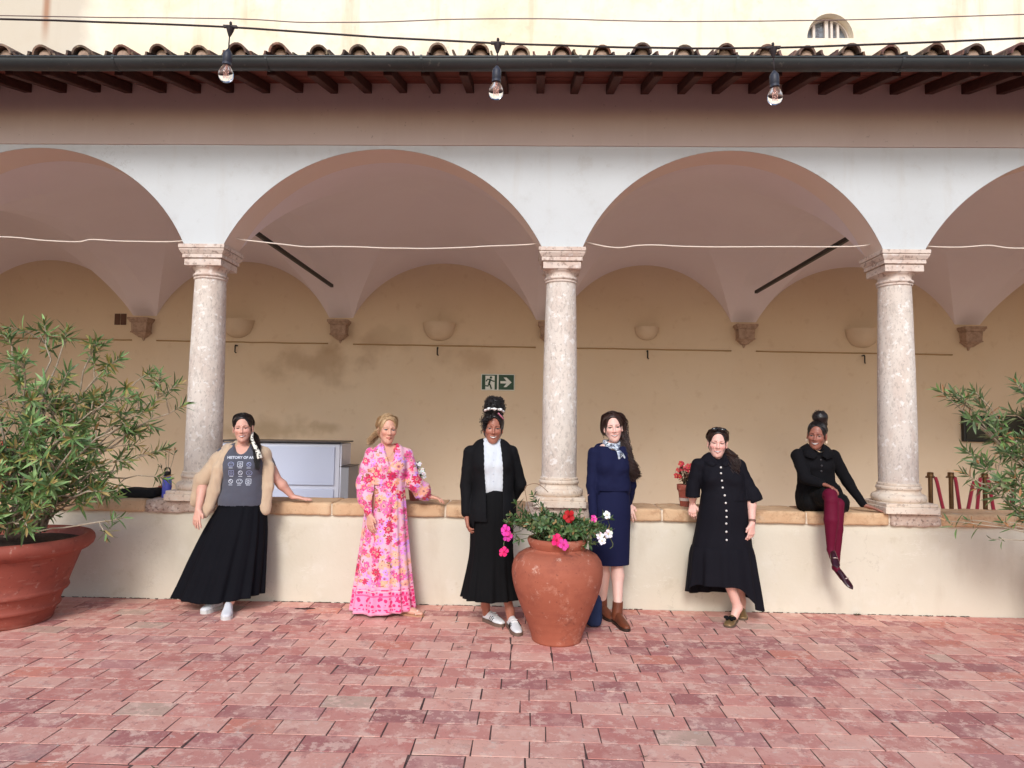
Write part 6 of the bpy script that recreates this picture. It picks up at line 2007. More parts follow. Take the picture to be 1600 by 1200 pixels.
def b(F):
    Lj = [((-.29,-.60,.845),.186,.128),((-.287,-.60,.93),.180,.126),((-.28,-.6,1.05),.152,.112)]+[(c,w+.024,r+.020) for c,w,r in Lb[2:-1]]
    F.levels(Lj, A, .03)
    for s in (-1,1): F.ell(V3(-.292,-.60,1.275)+A*s*.07+Fd*.07, (.07,.062,.066), .04)
    F.cone(sL, sL+(eL-sL)*.5, .060, .057, .012); F.cone(sL+(eL-sL)*.5, eL, .057, .052, .012); F.cone(eL, eL+(wL-eL)*.90, .052, .042, .008)
    F.cone(sR, eR, .058, .053, .012); F.cone(eR, wR, .054, .044, .03)
    # open front
    for q in np.linspace(0,1,18):
        z = .80+(1.44-.80)*q
        hw = .052 + .015*q - .02*max(0,(q-.75))*2
        cx = -.268 - .030*q
        F.cone(V3(cx,-.6,z)+Fd*.05-A*hw*.5+A*.0, V3(cx,-.6,z)+Fd*.30-A*hw*.5, hw*.75, hw*.75, .006, 'sub')
        F.cone(V3(cx,-.6,z)+Fd*.05+A*hw*.35, V3(cx,-.6,z)+Fd*.30+A*hw*.35, hw*.75, hw*.75, .006, 'sub')
    F.cone((-.298,-.60,1.41),(-.295,-.62,1.56),.066,.075,.006,'sub')
sdf_cloth('blazer', b, *bounds(Lb, .2, (eL,eR,wL,wR)), M_blz, root, loc, wr=(.004, 12, (1,1,.7)), cut=lambda c: (c[:,2] < .838) & (c[:,0] > -.42) )
M_skirt3 = cloth('black_knit_skirt', (13,13,15), .9)
skirt('skirt', [((-.28,-.6,1.075),.138,.10),((-.283,-.6,.98),.160,.116),((-.287,-.6,.86),.172,.122),((-.288,-.602,.72),.170,.122),((-.288,-.605,.58),.172,.124),((-.289,-.608,.46),.186,.14),((-.29,-.61,.34),.205,.158),((-.29,-.612,.232),.222,.172)], M_skirt3, root, loc,
      pleat=(.12,13,0), seed=3.4, fold_pow=3.0)
P = hp(hc, HR)
o = dict(hairline=.074, vol=.010, ears=False)
hair_cap(o, hc, HR, 1.0, M_hair_black, root)
mb = MB()
def curl_(mb, p0, d, L, rad, r, turns):
    d = Vector(d).normalized(); a = d.orthogonal().normalized(); b2 = d.cross(a); ph = rnd.uniform(0,6)
    n = int(turns*9)+4
    mb.tube([Vector(p0)+d*L*k/n+(a*math.cos(ph+turns*2*PI*k/n)+b2*math.sin(ph+turns*2*PI*k/n))*rad*(.6+.4*math.sin(PI*k/n)) for k in range(n+1)], [r*(1-.4*k/n) for k in range(n+1)], 5)
for k in range(420):                                             # curly crown piled up
    a = rnd.uniform(0, 2*PI); q = math.sqrt(rnd.random()); zz = rnd.random()
    wz_ = .082*math.sqrt(max(.06,1-((zz-.42)/.62)**2))
    q = .8+.25*q; p = P(math.cos(a)*q*wz_*.86, .02+math.sin(a)*q*wz_*.86, .095+.15*zz)
    d = Vector((math.cos(a)*.6+rnd.uniform(-.5,.5), math.sin(a)*.6+rnd.uniform(-.5,.5), rnd.uniform(-.4,.7)))
    curl_(mb, p, d, rnd.uniform(.018,.032), rnd.uniform(.005,.009), rnd.uniform(.0026,.0036), rnd.uniform(1.2,2.4))
for k in range(30):                                              # loose curls at the brow and temple
    p = P(-.075+rnd.uniform(-.01,.015), -.05+rnd.uniform(-.02,.05), .09-rnd.random()*.04)
    curl_(mb, p, (-.12+rnd.uniform(-.2,.2), -.1, -1), rnd.uniform(.05,.12), .007, .0024, rnd.uniform(2,3.6))
for k in range(26):
    p = P(-.05+rnd.uniform(-.02,.05), -.09, .095+rnd.uniform(-.01,.02))
    curl_(mb, p, (-.8, -.15, -.65), rnd.uniform(.05,.08), .008, .0026, rnd.uniform(1.4,2.4))
o = mb.build('curls', M_hair_black, root, smooth=True, fix=False); o.data.transform(Matrix.Translation(-loc))
Fx = Field((-.1,-.1,.08),(.1,.14,.27),.004); Fx.ell((0,.02,.15),(.074,.074,.075),.03); Fx.ell((0,.025,.20),(.066,.066,.052),.03)
Vx, Qx = Fx.mesh(); Vx, Qx = wrinkle(Vx, Qx, .009, 34, 5.0)
np_mesh('updo', [(place(Vx, HR, hc), Qx)], M_hair_black, root, loc)
M_band_w = mat('headband_white', srgb(236,234,230), .7, var=[dict(s=40,d=2,lo=.6,hi=.63,a=.9,c=srgb(30,26,26))])
mb = MB(); pts = smooth_path([P(-.075,-.025,.135), P(-.055,-.068,.150), P(-.01,-.088,.158), P(.04,-.075,.152), P(.078,-.025,.135)])
mb.tube([p-loc for p in pts], [.009,.011]+[.013+.004*math.sin(k*1.3) for k in range(len(pts)-4)]+[.011,.008], 8, flat=.6)
for px, s in ((-.045,1),(.0,.8),(.045,.9)):
    c = P(px,-.093,.155); mb.sphere(c-loc, .014*s, 10, sc=(1.3,.6,.9))
mb.build('headband', M_band_w, root, smooth=True)
mb = MB(); pts = smooth_path([P(.03,-.088,.125), P(.055,-.075,.10), P(.075,-.05,.08)]); mb.tube([p-loc for p in pts], .010, 8, flat=.5); mb.build('headband_tail', simple('pink_cloth', (214,136,160), .7), root, smooth=True)
M_trn = simple('white_leather', (226,228,230), .45); M_trs = simple('gum_sole', (112,92,80), .6); M_str = simple('black_stripe', (18,18,20), .5)
for hl, tt, hh in (((-.345,-.43,0),(-.185,-.605,0),.07),((-.135,-.555,0),(-.058,-.83,0),.075)):
    o, (H, f, s, up, Ln) = shoe(root, loc, hl, tt, M_trn, M_trs, h=hh, w=.044, name='sneaker', pointed=.5, sole=.024)
    bt_ = BVHTree.FromPolygons([v.co+loc for v in o.data.vertices], [p.vertices[:] for p in o.data.polygons])
    mb = MB()
    for side in (-1,1):
        for k in range(3):
            q = .42+.085*k
            pts = []
            for j in range(6):
                t_ = j/5
                org = H + f*((q+.07*t_)*Ln) + up*(.030+.038*t_) + s*side*.15
                h_ = bt_.ray_cast(org, -s*side)
                if h_[0]: pts.append(h_[0]+s*side*.001-loc)
            if len(pts) > 2: mb.tube(pts, .0056, 6, flat=.4)
    mb.build('stripe', M_str, o)
    mb = MB()
    for k in range(4):
        c = H+f*Ln*(.50+.07*k)+up*(.085-.012*k)
        mb.tube([c-s*.022-loc, c+up*.006-loc, c+s*.022-loc], .004, 6)
    mb.build('laces', simple('white_lace', (236,236,236), .7), o)

# ------------------------------------------------------------- woman in the navy dress
rnd.seed(104)
root = thing('person', 'woman in knee length navy dress, pale neck scarf and brown ankle boots', 'person', (.69,-.3,0))
loc = root.location.copy()
A = axis(10); Fd = front(10)
Lb = [((.69,-.29,.86),.160,.110),((.69,-.285,.95),.155,.108),((.70,-.28,1.08),.128,.092),((.695,-.28,1.17),.130,.096),((.69,-.28,1.28),.140,.098),((.69,-.275,1.355),.142,.074),((.69,-.27,1.40),.115,.055),((.695,-.268,1.43),.07,.045)]
hc = (.706,-.285,1.582); HR = rotm(R_(-2), R_(2), R_(-5))
hd, hC = head_parts(dict(skin=SK_D, lip=srgb(190,92,92), smile=.9, squint=.35, w=.95, neck=.92, iris=(.05,.03,.02), brow=(.05,.03,.022), blush=srgb(236,164,152)), hc, HR, 1.0)
sL = V3(.545,-.31,1.36); sR = V3(.825,-.23,1.36)
eL = V3(.525,-.33,1.09); wL = V3(.535,-.40,.87); eR = V3(.875,-.19,1.09); wR = V3(.862,-.10,.925)
cb_ = coarse_body([(sL,eL,.04,.034),(sR,eR,.04,.034),((.64,-.29,.86),(.64,-.30,.5),.075,.052),((.64,-.30,.5),(.63,-.22,.14),.05,.032),((.735,-.29,.86),(.74,-.325,.5),.072,.052),((.74,-.325,.48),(.745,-.33,.36),.050,.050),((.745,-.33,.36),(.735,-.43,.14),.050,.033),((.64,-.26,.36),(.63,-.22,.14),.05,.032)], infl(Lb,-.012), A, h=.005)
parts = [cb_.mesh(), forearm_hand(eL, wL, (.1,-.3,-1), (1,.3,0), -1, r=(.034,.024)),
         forearm_hand(eR, wR, (.2,-.35,-1), (0,1,-.3), 1, r=(.034,.024), curl=(.2,.25,.3,.35), spread=.9, size=1.0), hd]
np_mesh('body', parts, M_skin, root, loc, cols=skin_cols(parts[:-1], SK_D)+[hC])
M_navy = cloth('navy_jersey', (22,26,58), .85)
def b(F):
    F.levels(infl(Lb[2:],.016), A, .03)
    for s in (-1,1): F.ell(V3(.692,-.28,1.255)+A*s*.062+Fd*.07, (.064,.058,.06), .04)
    F.levels([(V3(.695,-.28,1.072),.162,.122),(V3(.695,-.28,1.10),.156,.118)], A, .02)
    F.cone(sL, eL, .054, .046, .012); F.cone(eL, wL, .046, .034, .008); F.cone(sR, eR, .054, .046, .012); F.cone(eR, eR+(wR-eR)*.95, .045, .034, .01)
    F.cone(V3(.63,-.29,1.475)+Fd*.01, V3(.76,-.26,1.475)+Fd*.01, .072, .072, .012, 'sub'); F.cone(V3(.695,-.27,1.47)+Fd*.04, V3(.695,-.27,1.43)+Fd*.11, .07, .05, .012, 'sub')
sdf_cloth('dress_top', b, *bounds(Lb, .17, (eL,eR,wL,wR)), M_navy, root, loc, wr=(.005, 13, (1,1,1)), cut=lambda c: (c[:,2] < 1.058) & (c[:,0] > .585) & (c[:,0] < .82) )
skirt('dress_skirt', [((.695,-.28,1.11),.142,.106),((.69,-.283,1.0),.160,.120),((.685,-.288,.88),.172,.126),((.68,-.292,.72),.172,.126),((.68,-.296,.58),.168,.124),((.68,-.30,.452),.164,.122)], M_navy, root, loc, pleat=(.012,7,0), seed=4.4)
M_silk = mat('silk_scarf', srgb(206,216,226), .5, var=[dict(s=24,d=2,lo=.52,hi=.56,a=.7,c=srgb(84,94,130)), dict(s=40,d=2,lo=.58,hi=.6,a=.9,c=srgb(30,32,40))])
P = hp(hc, HR)
mb = MB()
for dz, r in ((0,.013),(.014,.011),(-.013,.012)):
    pts = [V3(.695,-.272,1.452+dz)+A*math.cos(a)*.064+Fd*(-math.sin(a))*.066*1.0 + V3(0,0,-.028*max(0,-math.sin(a))) for a in [2*PI*k/26 for k in range(27)]]
    mb.tube([Vector(p)-loc for p in pts], r, 7)
kn_ = V3(.715,-.27,1.405)+Fd*.082
mb.sphere(Vector(kn_)-loc, .021, 10)
def tail(p0, p1, w0, w1):
    pts = smooth_path([p0, V3(*p0)*.6+V3(*p1)*.4+Fd*.03, p1], 6)
    mb.tube([p-loc for p in pts], [w0+(w1-w0)*k/(len(pts)-1) for k in range(len(pts)-1)]+[w1*.6], 8, flat=.35)
tail(kn_, kn_+V3(.035,-.005,-.115), .012, .030); tail(kn_, kn_+V3(.085,.015,-.095), .012, .024)
mb.build('neck_scarf', M_silk, root, smooth=True)
o = dict(hairline=.078, vol=.006)
hair_cap(o, hc, HR, 1.0, M_hair_brown, root)
mb = MB()
combed(mb, P, o, 220, (.02,.105,-.03), -.01)
lock(mb, [P(-.02,-.03,.128), P(.05,.0,.115), P(.083,.04,.03), P(.085,.05,-.06), Vector((.81,-.29,1.42)), Vector((.835,-.33,1.30)), Vector((.86,-.33,1.20)), Vector((.885,-.31,1.12))], 85, .036, .0040, .014, 3.2, curl=.008, flat=.8)
lock(mb, [P(.08,.05,-.06), Vector((.82,-.29,1.40)), Vector((.86,-.32,1.28)), Vector((.90,-.32,1.20)), Vector((.895,-.30,1.14))], 50, .03, .0040, .014, 3, curl=.016, flat=.8)
lock(mb, [P(-.03,-.03,.128), P(-.07,.01,.10), P(-.086,.04,.03), P(-.08,.07,-.05), P(-.03,.10,-.08)], 34, .018, .0034, .003, 1.2)
lock(mb, [P(-.055,-.055,.085), P(-.084,-.03,.03), P(-.092,-.02,-.04), P(-.085,-.02,-.09)], 7, .006, .0026, .004, 1.2)
lock(mb, [P(.02,.10,0), P(.06,.10,-.06), Vector((.79,-.22,1.42))], 40, .04, .004, .008, 2)
o = mb.build('long_hair', M_hair_brown, root, smooth=True, fix=False); o.data.transform(Matrix.Translation(-loc))
M_boot = mat('brown_leather', srgb(120,66,44), .45, var=[dict(s=10,d=4,lo=.4,hi=.66,a=.5,c=srgb(92,48,34))], bump=[(60,.15,.002,None)]); M_bs = simple('boot_sole', (48,34,28), .6)
for hl, tt, an in (((.715,-.40,0),(.785,-.655,0),(.735,-.432,.20)),((.615,-.17,0),(.70,-.40,0),(.632,-.215,.20))):
    o, (H, f, s, up, Ln) = shoe(root, loc, hl, tt, M_boot, M_bs, h=.085, w=.041, name='ankle_boot', pointed=.42, sole=.02)
    Fb = Field(np.array(H)-.12, np.array(H)+V3(.16,.16,.28), .004)
    b0 = H+f*.045+up*.06
    Fb.cone(b0, Vector(an)-Vector((0,0,.02)), .044, .042, .02); Fb.cone(Vector(an), Vector(an)+Vector((0,0,.05)), .046, .046, .004, 'sub')
    Vb, Qb = Fb.mesh(); np_mesh('boot_shaft', [(Vb, Qb)], M_boot, o, loc)
    mb = MB(); mb.prism([((H-loc).x+q[0], (H-loc).y+q[1]) for q in [tuple((f*a+s*b_).xy) for a, b_ in ((.0,-.028),(.055,-.03),(.055,.03),(.0,.028))]], 'z', .001, .021); mb.build('heel', M_bs, o)

# ------------------------------------------------------------- woman in the black button dress
rnd.seed(105)
root = thing('person', 'woman in a black shirt dress with white buttons and sunglasses pushed up on her hair', 'person', (1.64,-.23,0))
loc = root.location.copy()
A = axis(-8); Fd = front(-8)
Lb = [((1.65,-.22,.80),.190,.125),((1.655,-.215,.92),.178,.122),((1.66,-.21,1.02),.160,.112),((1.645,-.205,1.12),.158,.112),((1.63,-.20,1.20),.160,.110),((1.615,-.195,1.265),.152,.080),((1.608,-.19,1.30),.125,.058),((1.604,-.19,1.325),.075,.048)]
hc = (1.604,-.20,1.462); HR = rotm(R_(-12), R_(3), R_(4))
hd, hC = head_parts(dict(skin=SK_E, lip=srgb(198,104,108), smile=.85, squint=.95, w=1.0, neck=1.0, iris=(.04,.03,.025), brow=srgb(110,70,60), browa=.55, blush=srgb(232,150,142)), hc, HR, 1.0)
sL = V3(1.445,-.19,1.27); sR = V3(1.775,-.22,1.27)
eL = V3(1.40,-.185,1.06); wL = V3(1.408,-.13,.935); eR = V3(1.868,-.25,1.035); wR = V3(1.848,-.335,.805)
cb_ = coarse_body([(sL,eL,.046,.038),(sR,eR,.046,.038),((1.6,-.22,.8),(1.62,-.34,.44),.08,.056),((1.62,-.34,.44),(1.735,-.31,.12),.054,.035),((1.72,-.22,.8),(1.76,-.2,.44),.08,.056),((1.76,-.2,.44),(1.83,-.10,.12),.052,.034),((1.735,-.31,.12),(1.70,-.335,.055),.035,.034),((1.83,-.10,.12),(1.83,-.1,.055),.034,.034)], infl(Lb,-.012), A)
parts = [cb_.mesh(), forearm_hand(eL, wL, (-.15,-.55,-.75), (.3,.6,-.7), 1, r=(.038,.027), curl=(.9,.95,1,1), spread=.3, size=.95),
         forearm_hand(eR, wR, (-.12,-.1,-1), (-.5,1,0), -1, r=(.038,.027), curl=(.35,.45,.5,.55), spread=.6, size=.98), hd]
np_mesh('body', parts, M_skin, root, loc, cols=skin_cols(parts[:-1], SK_E)+[hC])
M_bdress = cloth('black_cotton', (17,16,24), .85)
def b(F):
    F.levels(infl(Lb[1:],.014), A, .03)
    for s in (-1,1): F.ell(V3(1.635,-.205,1.165)+A*s*.075+Fd*.075, (.075,.068,.068), .05)
    F.ell(V3(1.66,-.21,1.0)+Fd*.06, (.12,.075,.10), .06)
    F.cone(sL, eL, .062, .055, .014); F.cone(eL+V3(0,0,.05), eL+V3(.0,0,-.045), .055, .062, .01)
    F.cone(sR, sR+(eR-sR)*.65, .062, .056, .014)
    d = eR-sR; d = d/np.linalg.norm(d)
    F.cone(sR+(eR-sR)*.65, eR+d*.01, .058, .074, .012); F.cone(eR-d*.0, eR+d*.035, .074, .080, .012)
    F.cone(eR+d*.04, eR+d*.14, .066, .08, .006, 'sub'); F.cone(eL+V3(0,0,-.05), eL+V3(.0,0,-.14), .054, .07, .006, 'sub')
    F.cone(V3(1.604,-.195,1.40)+Fd*.05, V3(1.614,-.20,1.285)+Fd*.12, .060, .014, .01, 'sub'); F.cone((1.604,-.19,1.38),(1.604,-.19,1.42),.06,.07,.008,'sub')
up5 = sdf_cloth('dress_top', b, *bounds(Lb, .17, (eL,eR)), M_bdress, root, loc, wr=(.006, 13, (1,1,1)), cut=lambda c: (c[:,2] < .99) & (np.abs(c[:,0]-1.655) < .188))
cl = MB()
for s in (-1,1):                                                       # collar
    c0 = V3(1.604,-.19,1.345)
    pts = [c0+A*s*.062-Fd*.02+V3(0,0,.028), c0+A*s*.070+Fd*.03+V3(0,0,.014), c0+A*s*.050+Fd*.085+V3(0,0,-.018), c0+A*s*.018+Fd*.115+V3(0,0,-.058)]
    out_ = [c0+A*s*.092-Fd*.02+V3(0,0,-.008), c0+A*s*.105+Fd*.045+V3(0,0,-.022), c0+A*s*.102+Fd*.098+V3(0,0,-.062), c0+A*s*.050+Fd*.128+V3(0,0,-.078)]
    V = [Vector(p)-loc for p in smooth_path(pts,4)]+[Vector(p)-loc for p in smooth_path(out_,4)]
    n = len(V)//2
    cl.add(V, [(i,i+1,n+i+1,n+i) for i in range(n-1)])
o = cl.build('collar', M_bdress, up5, smooth=True); sm = o.modifiers.new('cloth','SOLIDIFY'); sm.thickness=.006; sm.offset=1
sk5 = skirt('dress_skirt', [((1.655,-.21,1.085),.166,.128),((1.656,-.211,1.03),.191,.152),((1.655,-.212,.95),.203,.156),((1.65,-.216,.86),.216,.156),((1.64,-.22,.74),.228,.152),((1.632,-.225,.62),.246,.160),((1.63,-.228,.545),.258,.166)], M_bdress, root, loc, pleat=(.02,9,0), seed=5.3, hem=lambda th: .10*max(0,-math.sin(th-.25))**2)
def sst(a, b_, x):
    q = min(1, max(0, (x-a)/(b_-a))); return q*q*(3-2*q)
def hem5(th):
    th = (th+PI) % (2*PI)-PI
    if th < 0:
        q = -th/PI
        return .36*sst(.14,.46,q)-.14*sst(.80,1.0,q)
    p = th/PI
    return .15*sst(0,.35,p)+.07*sst(.75,1,p)
fl5 = skirt('dress_flounce', [((1.63,-.228,.60),.252,.163),((1.632,-.23,.53),.268,.174),((1.636,-.235,.38),.285,.185),((1.64,-.238,.24),.302,.192),((1.643,-.24,.095),.318,.198)], M_bdress, root, loc, pleat=(.10,13,0), seed=5.9,
      hem=hem5, fold_pow=.8)
M_pearl = simple('pearl_button', (216,212,208), .25)
trs = [BVHTree.FromPolygons([v.co+loc for v in q.data.vertices], [p.vertices[:] for p in q.data.polygons]) for q in (up5, sk5, fl5)]
for u_, z in ((1.600,1.262),(1.596,1.215),(1.600,1.155),(1.606,1.098),(1.618,1.036),(1.624,.975),(1.628,.912),(1.628,.862),(1.626,.808),(1.626,.742),(1.626,.676)):
    best = None
    for t_ in trs:
        h_ = t_.ray_cast(Vector((u_,-1.2,z)), Vector((0,1,0)))
        if h_[0] and (best is None or h_[0].y < best.y): best = h_[0]
    if best:
        m_b = MB(); m_b.lathe([(.0085,-.002),(.009,.001),(.0075,.004),(.001,.005)], 12, M=Matrix.Translation(best-loc) @ Matrix.Rotation(PI/2,4,'X')); m_b.build('button', M_pearl, root, smooth=True)
P = hp(hc, HR)
o = dict(hairline=.079, vol=.003)
hair_cap(o, hc, HR, 1.0, M_hair_black, root)
mb = MB()
combed(mb, P, o, 200, (.04,.10,-.03))
lock(mb, [P(.02,.105,-.02), P(.075,.08,-.06), P(.10,.03,-.085), Vector((1.715,-.255,1.35)), Vector((1.715,-.31,1.27)), Vector((1.715,-.325,1.205)), Vector((1.72,-.325,1.165))], 75, .042, .0044, .012, 2.6, curl=.010, flat=.7)
lock(mb, [P(.085,.05,-.06), P(.11,.03,-.09), P(.10,.0,-.11)], 30, .024, .0044, .010, 2)
lock(mb, [P(-.01,-.02,.126), P(.05,.03,.11), P(.08,.07,.03), P(.06,.10,-.03)], 26, .02, .003, .002, 1)
lock(mb, [P(-.01,-.02,.126), P(-.06,.03,.10), P(-.078,.07,.03), P(-.02,.11,-.02)], 26, .02, .003, .002, 1)
o = mb.build('ponytail', M_hair_brown, root, smooth=True, fix=False); o.data.transform(Matrix.Translation(-loc))
M_sun = simple('sunglass_lens', (12,12,14), .12, spec=.7)
mb = MB()
for s in (-1,1):
    c = P(s*.034,-.058,.118)
    mb.sphere(c-loc, .027, 14, sc=(1.1,.5,.62))
    pts = smooth_path([P(s*.060,-.055,.118), P(s*.083,-.01,.10), P(s*.086,.05,.06)], 4); mb.tube([p-loc for p in pts], .0035, 6)
mb.tube([P(-.01,-.068,.122)-loc, P(.01,-.068,.122)-loc], .004, 6)
mb.build('sunglasses', M_sun, root, smooth=True)
wd_ = (wR-eR)/np.linalg.norm(wR-eR)
mb = MB(); c = Vector(wR-wd_*.025); M = Matrix.Translation(c-loc) @ Vector(wd_).to_track_quat('Z','Y').to_matrix().to_4x4()
mb.lathe([(.0295,-.010),(.0305,-.008),(.0305,.008),(.0295,.010)], 24, caps=(False,False), M=M); mb.build('watch_strap', simple('watch_strap', (120,84,72), .5), root, smooth=True)
mb = MB(); mb.box((.008,-.037,-.017),(.032,-.022,.017), M=M); mb.build('watch_face', simple('watch_black', (12,12,14), .2), root, bevel=.003)
mb = MB(); fc = Vector(V3(*wR)+V3(-.004,-.01,-.118)); mb.lathe([(.0098,-.002),(.0105,0),(.0098,.002)], 14, caps=(False,False), M=Matrix.Translation(fc-loc)); mb.build('ring', mat('silver', srgb(220,220,224), .25, metal=1), root, smooth=True)
M_gold = mat('bronze_leather', srgb(150,122,84), .35, metal=.35, var=[dict(s=16,d=3,lo=.4,hi=.66,a=.4,c=srgb(110,86,60))]); M_bow = cloth('black_bow', (16,16,18), .8)
o, (H, f, s, up, Ln) = shoe(root, loc, (1.715,-.285,0), (1.60,-.485,0), M_gold, simple('shoe_sole', (96,80,66), .6), h=.058, w=.044, name='flat_shoe', pointed=.55, sole=.014)
mb = MB(); c = H+f*Ln*.62+up*.062
mb.sphere(c-loc, .014, 10)
for sd2 in (-1,1): mb.sphere(c+s*sd2*.030+f*.006-loc, .022, 10, sc=(1.0,.8,.62)); mb.tube([c-loc, c+s*sd2*.022+f*.035-up*.012-loc], [.008,.013], 6, flat=.5)
mb.build('bow', M_bow, o, smooth=True)
shoe(root, loc, (1.845,-.05,0), (1.79,-.27,0), M_gold, simple('shoe_sole_b', (96,80,66), .6), h=.058, w=.044, name='flat_shoe', pointed=.55, sole=.014)

# ------------------------------------------------------------- seated woman
rnd.seed(106)
root = thing('person', 'woman in a black cardigan and burgundy tights sitting cross-legged on the parapet', 'person', (2.58,.1,0))
loc = root.location.copy()
A = axis(-6); Fd = front(-6)
Lb = [((2.585,.13,.965),.165,.105),((2.58,.125,1.03),.150,.105),((2.565,.115,1.12),.124,.092),((2.55,.10,1.21),.128,.095),((2.545,.09,1.29),.136,.092),((2.543,.085,1.345),.14,.07),((2.543,.08,1.385),.112,.052),((2.545,.078,1.41),.066,.044)]
hc = (2.548,.055,1.537); HR = rotm(R_(-30), R_(4), R_(5))
hd, hC = head_parts(dict(skin=SK_F, lip=srgb(116,60,58), smile=1.1, squint=.7, w=1.0, nose=1.15, neck=.93, blush=srgb(160,98,82)), hc, HR, 1.0)
sL = V3(2.385,.06,1.355); sR = V3(2.70,.08,1.355)
eL = V3(2.40,-.06,1.165); wL = V3(2.50,-.155,1.128); eR = V3(2.825,.085,1.13); wR = V3(2.945,.05,.935)
cb_ = coarse_body([(sL,eL,.04,.035),(sR,eR,.04,.035)], infl(Lb,-.012), A)
parts = [cb_.mesh(), forearm_hand(eL, wL, (.62,-.62,-.26), (-.1,-.2,-1), 1, r=(.036,.024), curl=(.35,.42,.45,.5), spread=1.0, size=1.0, thumb_in=0),
         forearm_hand(eR, wR, (.92,-.42,-.32), (-.1,-.15,-1), 1, r=(.034,.024), curl=(.05,.05,.06,.1), spread=1.5, size=1.0), hd]
np_mesh('body', parts, M_skin_d, root, loc, cols=skin_cols(parts[:-1], SK_F)+[hC])
M_tights = cloth('burgundy_tights', (96,12,42), .7, sheen=.08)
def b(F):
    # leg on top
    F.cone((2.53,.12,.98),(2.535,-.23,1.04),.080,.055,.02); F.cone((2.535,-.23,1.04),(2.525,-.27,1.0),.054,.050,.015)
    F.cone((2.528,-.262,1.01),(2.515,-.285,.84),.053,.056,.012); F.cone((2.515,-.285,.84),(2.506,-.29,.60),.056,.029,.012)
    F.cone((2.506,-.29,.60),(2.500,-.33,.545),.030,.024,.012)
    # leg beneath
    F.cone((2.65,.12,.96),(2.612,-.18,.965),.082,.056,.015); F.cone((2.612,-.195,.96),(2.596,-.205,.76),.052,.050,.012); F.cone((2.596,-.205,.76),(2.574,-.225,.44),.050,.027,.012)
    F.cone((2.574,-.225,.44),(2.605,-.28,.37),.028,.024,.012)
sdf_cloth('tights', b, (2.35,-.45,.28), (2.8,.3,1.15), M_tights, root, loc, wr=(.0015, 20, (1,1,1)))
M_card = cloth('black_cardigan', (14,13,17), .9)
def b(F):
    F.levels(infl(Lb[1:],.018), A, .03)
    for s in (-1,1): F.ell(V3(2.548,.095,1.265)+A*s*.062+Fd*.065, (.062,.056,.058), .04)
    F.cone(sL, eL, .060, .052, .012); F.cone(eL, eL+(wL-eL)*.93, .052, .036, .01); F.cone(sR, eR, .058, .050, .012); F.cone(eR, eR+(wR-eR)*.95, .048, .034, .01)
    F.levels([(V3(2.58,.125,1.02),.176,.13),(V3(2.58,.125,1.045),.172,.128)], A, .02)
    F.cone(V3(2.545,.075,1.48)+Fd*.05, V3(2.548,.085,1.335)+Fd*.12, .058, .012, .01, 'sub'); F.cone((2.545,.078,1.455),(2.545,.07,1.50),.06,.07,.008,'sub')
cd = sdf_cloth('cardigan', b, *bounds(Lb, .17, (eL,eR,wL,wR)), M_card, root, loc, wr=(.005, 13, (1,1,1)), cut=lambda c: (c[:,2] < .985) & (np.abs(c[:,0]-2.58) < .19) & (c[:,1] > -.1))
def b(F):
    F.levels([((2.60,.13,.945),.20,.13),((2.59,.13,1.03),.18,.125)], A, .03)
    F.cone((2.53,.10,.985),(2.54,-.15,1.03),.100,.082,.03); F.cone((2.66,.10,.965),(2.645,-.13,.965),.105,.09,.03)
    F.cone((2.70,.0,.955),(2.77,.05,.91),.06,.05,.03); F.cone((2.47,.02,.95),(2.46,.06,.92),.07,.06,.03)
sdf_cloth('skirt', b, (2.25,-.35,.80), (2.95,.4,1.2), cloth('black_pleat', (12,12,14), .85), root, loc, wr=(.008, 20, (1.5,1.5,.4)), cut=None)
cl = MB()
for s in (-1,1):
    c0 = V3(2.545,.075,1.43)
    pts = [c0+A*s*.058-Fd*.02+V3(0,0,.032), c0+A*s*.066+Fd*.03+V3(0,0,.018), c0+A*s*.045+Fd*.080+V3(0,0,-.018), c0+A*s*.016+Fd*.112+V3(0,0,-.07)]
    out_ = [c0+A*s*.10-Fd*.02+V3(0,0,-.012), c0+A*s*.125+Fd*.04+V3(0,0,-.030), c0+A*s*.125+Fd*.092+V3(0,0,-.075), c0+A*s*.055+Fd*.13+V3(0,0,-.10)]
    V = [Vector(p)-loc for p in smooth_path(pts,4)]+[Vector(p)-loc for p in smooth_path(out_,4)]
    n = len(V)//2
    cl.add(V, [(i,i+1,n+i+1,n+i) for i in range(n-1)])
o = cl.build('collar', M_card, cd, smooth=True); sm = o.modifiers.new('cloth','SOLIDIFY'); sm.thickness=.008; sm.offset=1
tr = BVHTree.FromPolygons([v.co+loc for v in cd.data.vertices], [p.vertices[:] for p in cd.data.polygons])
for z in (1.325,1.275,1.228):
    h_ = tr.ray_cast(Vector((2.552,-.8,z)), Vector((0,1,0)))
    if h_[0]:
        m_b = MB(); m_b.lathe([(.0085,-.002),(.009,.001),(.007,.004),(.001,.0045)], 12, M=Matrix.Translation(h_[0]-loc) @ Matrix.Rotation(PI/2,4,'X')); m_b.build('button', simple('dark_button', (60,56,60), .3), cd, smooth=True)
P = hp(hc, HR)
o = dict(hairline=.080, vol=.001)
hair_cap(o, hc, HR, 1.0, M_hair_black, root)
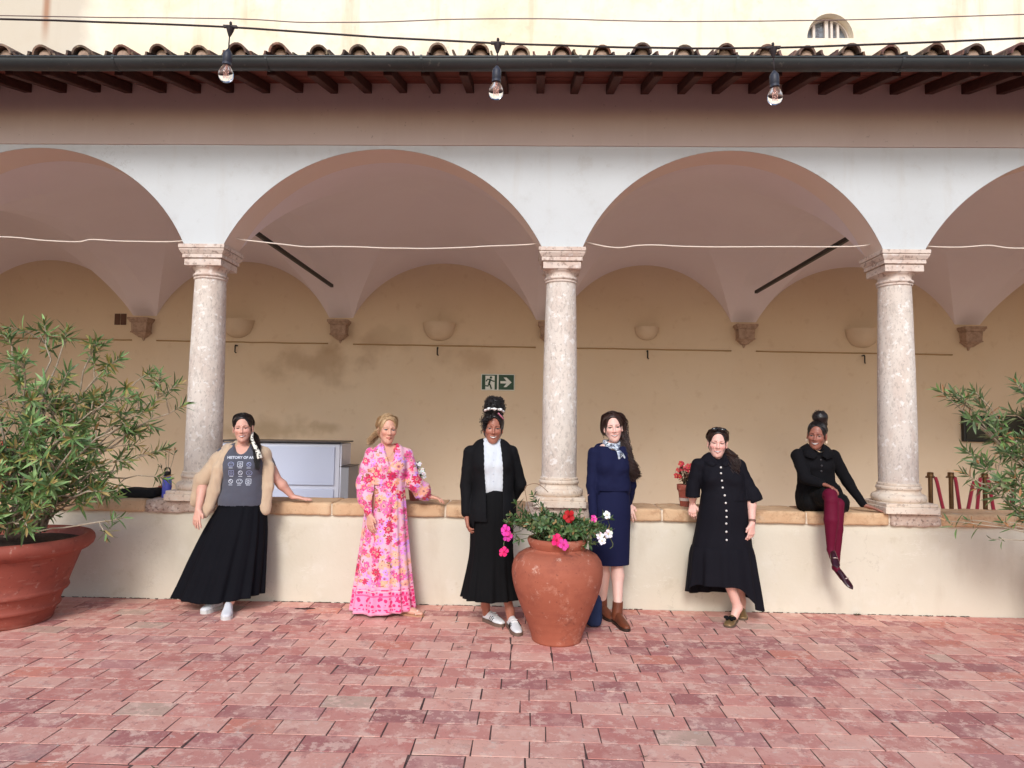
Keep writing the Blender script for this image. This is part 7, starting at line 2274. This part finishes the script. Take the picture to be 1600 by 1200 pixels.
Fx = Field((-.12,-.1,.06),(.14,.16,.27),.004); Fx.ell((.012,.03,.165),(.066,.064,.054),.03); Fx.cone((.01,.03,.10),(.012,.03,.14),.045,.05,.02); Fx.cone((.05,.06,.12),(.06,.07,.10),.024,.016,.02)
Vx, Qx = Fx.mesh(); Vx, Qx = wrinkle(Vx, Qx, .004, 34, 2.0)
np_mesh('hair_bun', [(place(Vx, HR, hc), Qx)], M_hair_black, root, loc)
mb = MB()
combed(mb, P, o, 180, (.012,.035,.14), 9, .0016)
for k in range(90):
    a = rnd.uniform(0,2*PI); e = rnd.uniform(-.6,1.2)
    p = P(.012+math.cos(a)*math.cos(e)*.062, .03+math.sin(a)*math.cos(e)*.06, .165+math.sin(e)*.05)
    curl_(mb, p, (math.cos(a+1.5),math.sin(a+1.5),rnd.uniform(-.5,.6)), rnd.uniform(.02,.04), .006, .0028, 1.4)
o = mb.build('curls', M_hair_black, root, smooth=True, fix=False); o.data.transform(Matrix.Translation(-loc))
mb = MB()
for s in (-1,1):
    mb.sphere(P(s*.083,.008,-.046)-loc, .0075, 10); mb.sphere(P(s*.084,.008,-.060)-loc, .0085, 10)
mb.build('earring', simple('pearl', (236,214,190), .25), root, smooth=True)
M_flat = mat('wine_patent', srgb(52,16,26), .22, spec=.6); M_bowg = mat('bow_silver', srgb(196,176,170), .35, metal=.6)
for hl, tt, au in (((2.515,-.262,.585),(2.492,-.435,.475),(0,-.55,.83)),((2.568,-.205,.425),(2.648,-.36,.292),(.25,-.72,.66))):
    o, (H, f, s, up, Ln) = shoe(root, loc, hl, tt, M_flat, None, h=.046, w=.036, name='pointed_flat', pointed=.12, sole=0, axis_up=au)
    mb = MB(); c = H+f*Ln*.60+up*.034
    mb.tube([c-s*.018-loc, c+up*.004-loc, c+s*.018-loc], .005, 6); mb.build('bow', M_bowg, o, smooth=True)
mb = MB(); mb.tube([Vector(q)-loc for q in smooth_path([(2.495,.02,1.425),(2.535,-.025,1.395),(2.575,-.01,1.40),(2.60,.05,1.43)])], .0025, 5); mb.build('necklace', mat('pale_gold', srgb(206,176,140), .3, metal=1), root)
# bag strap of the woman in the blazer, looping towards the column
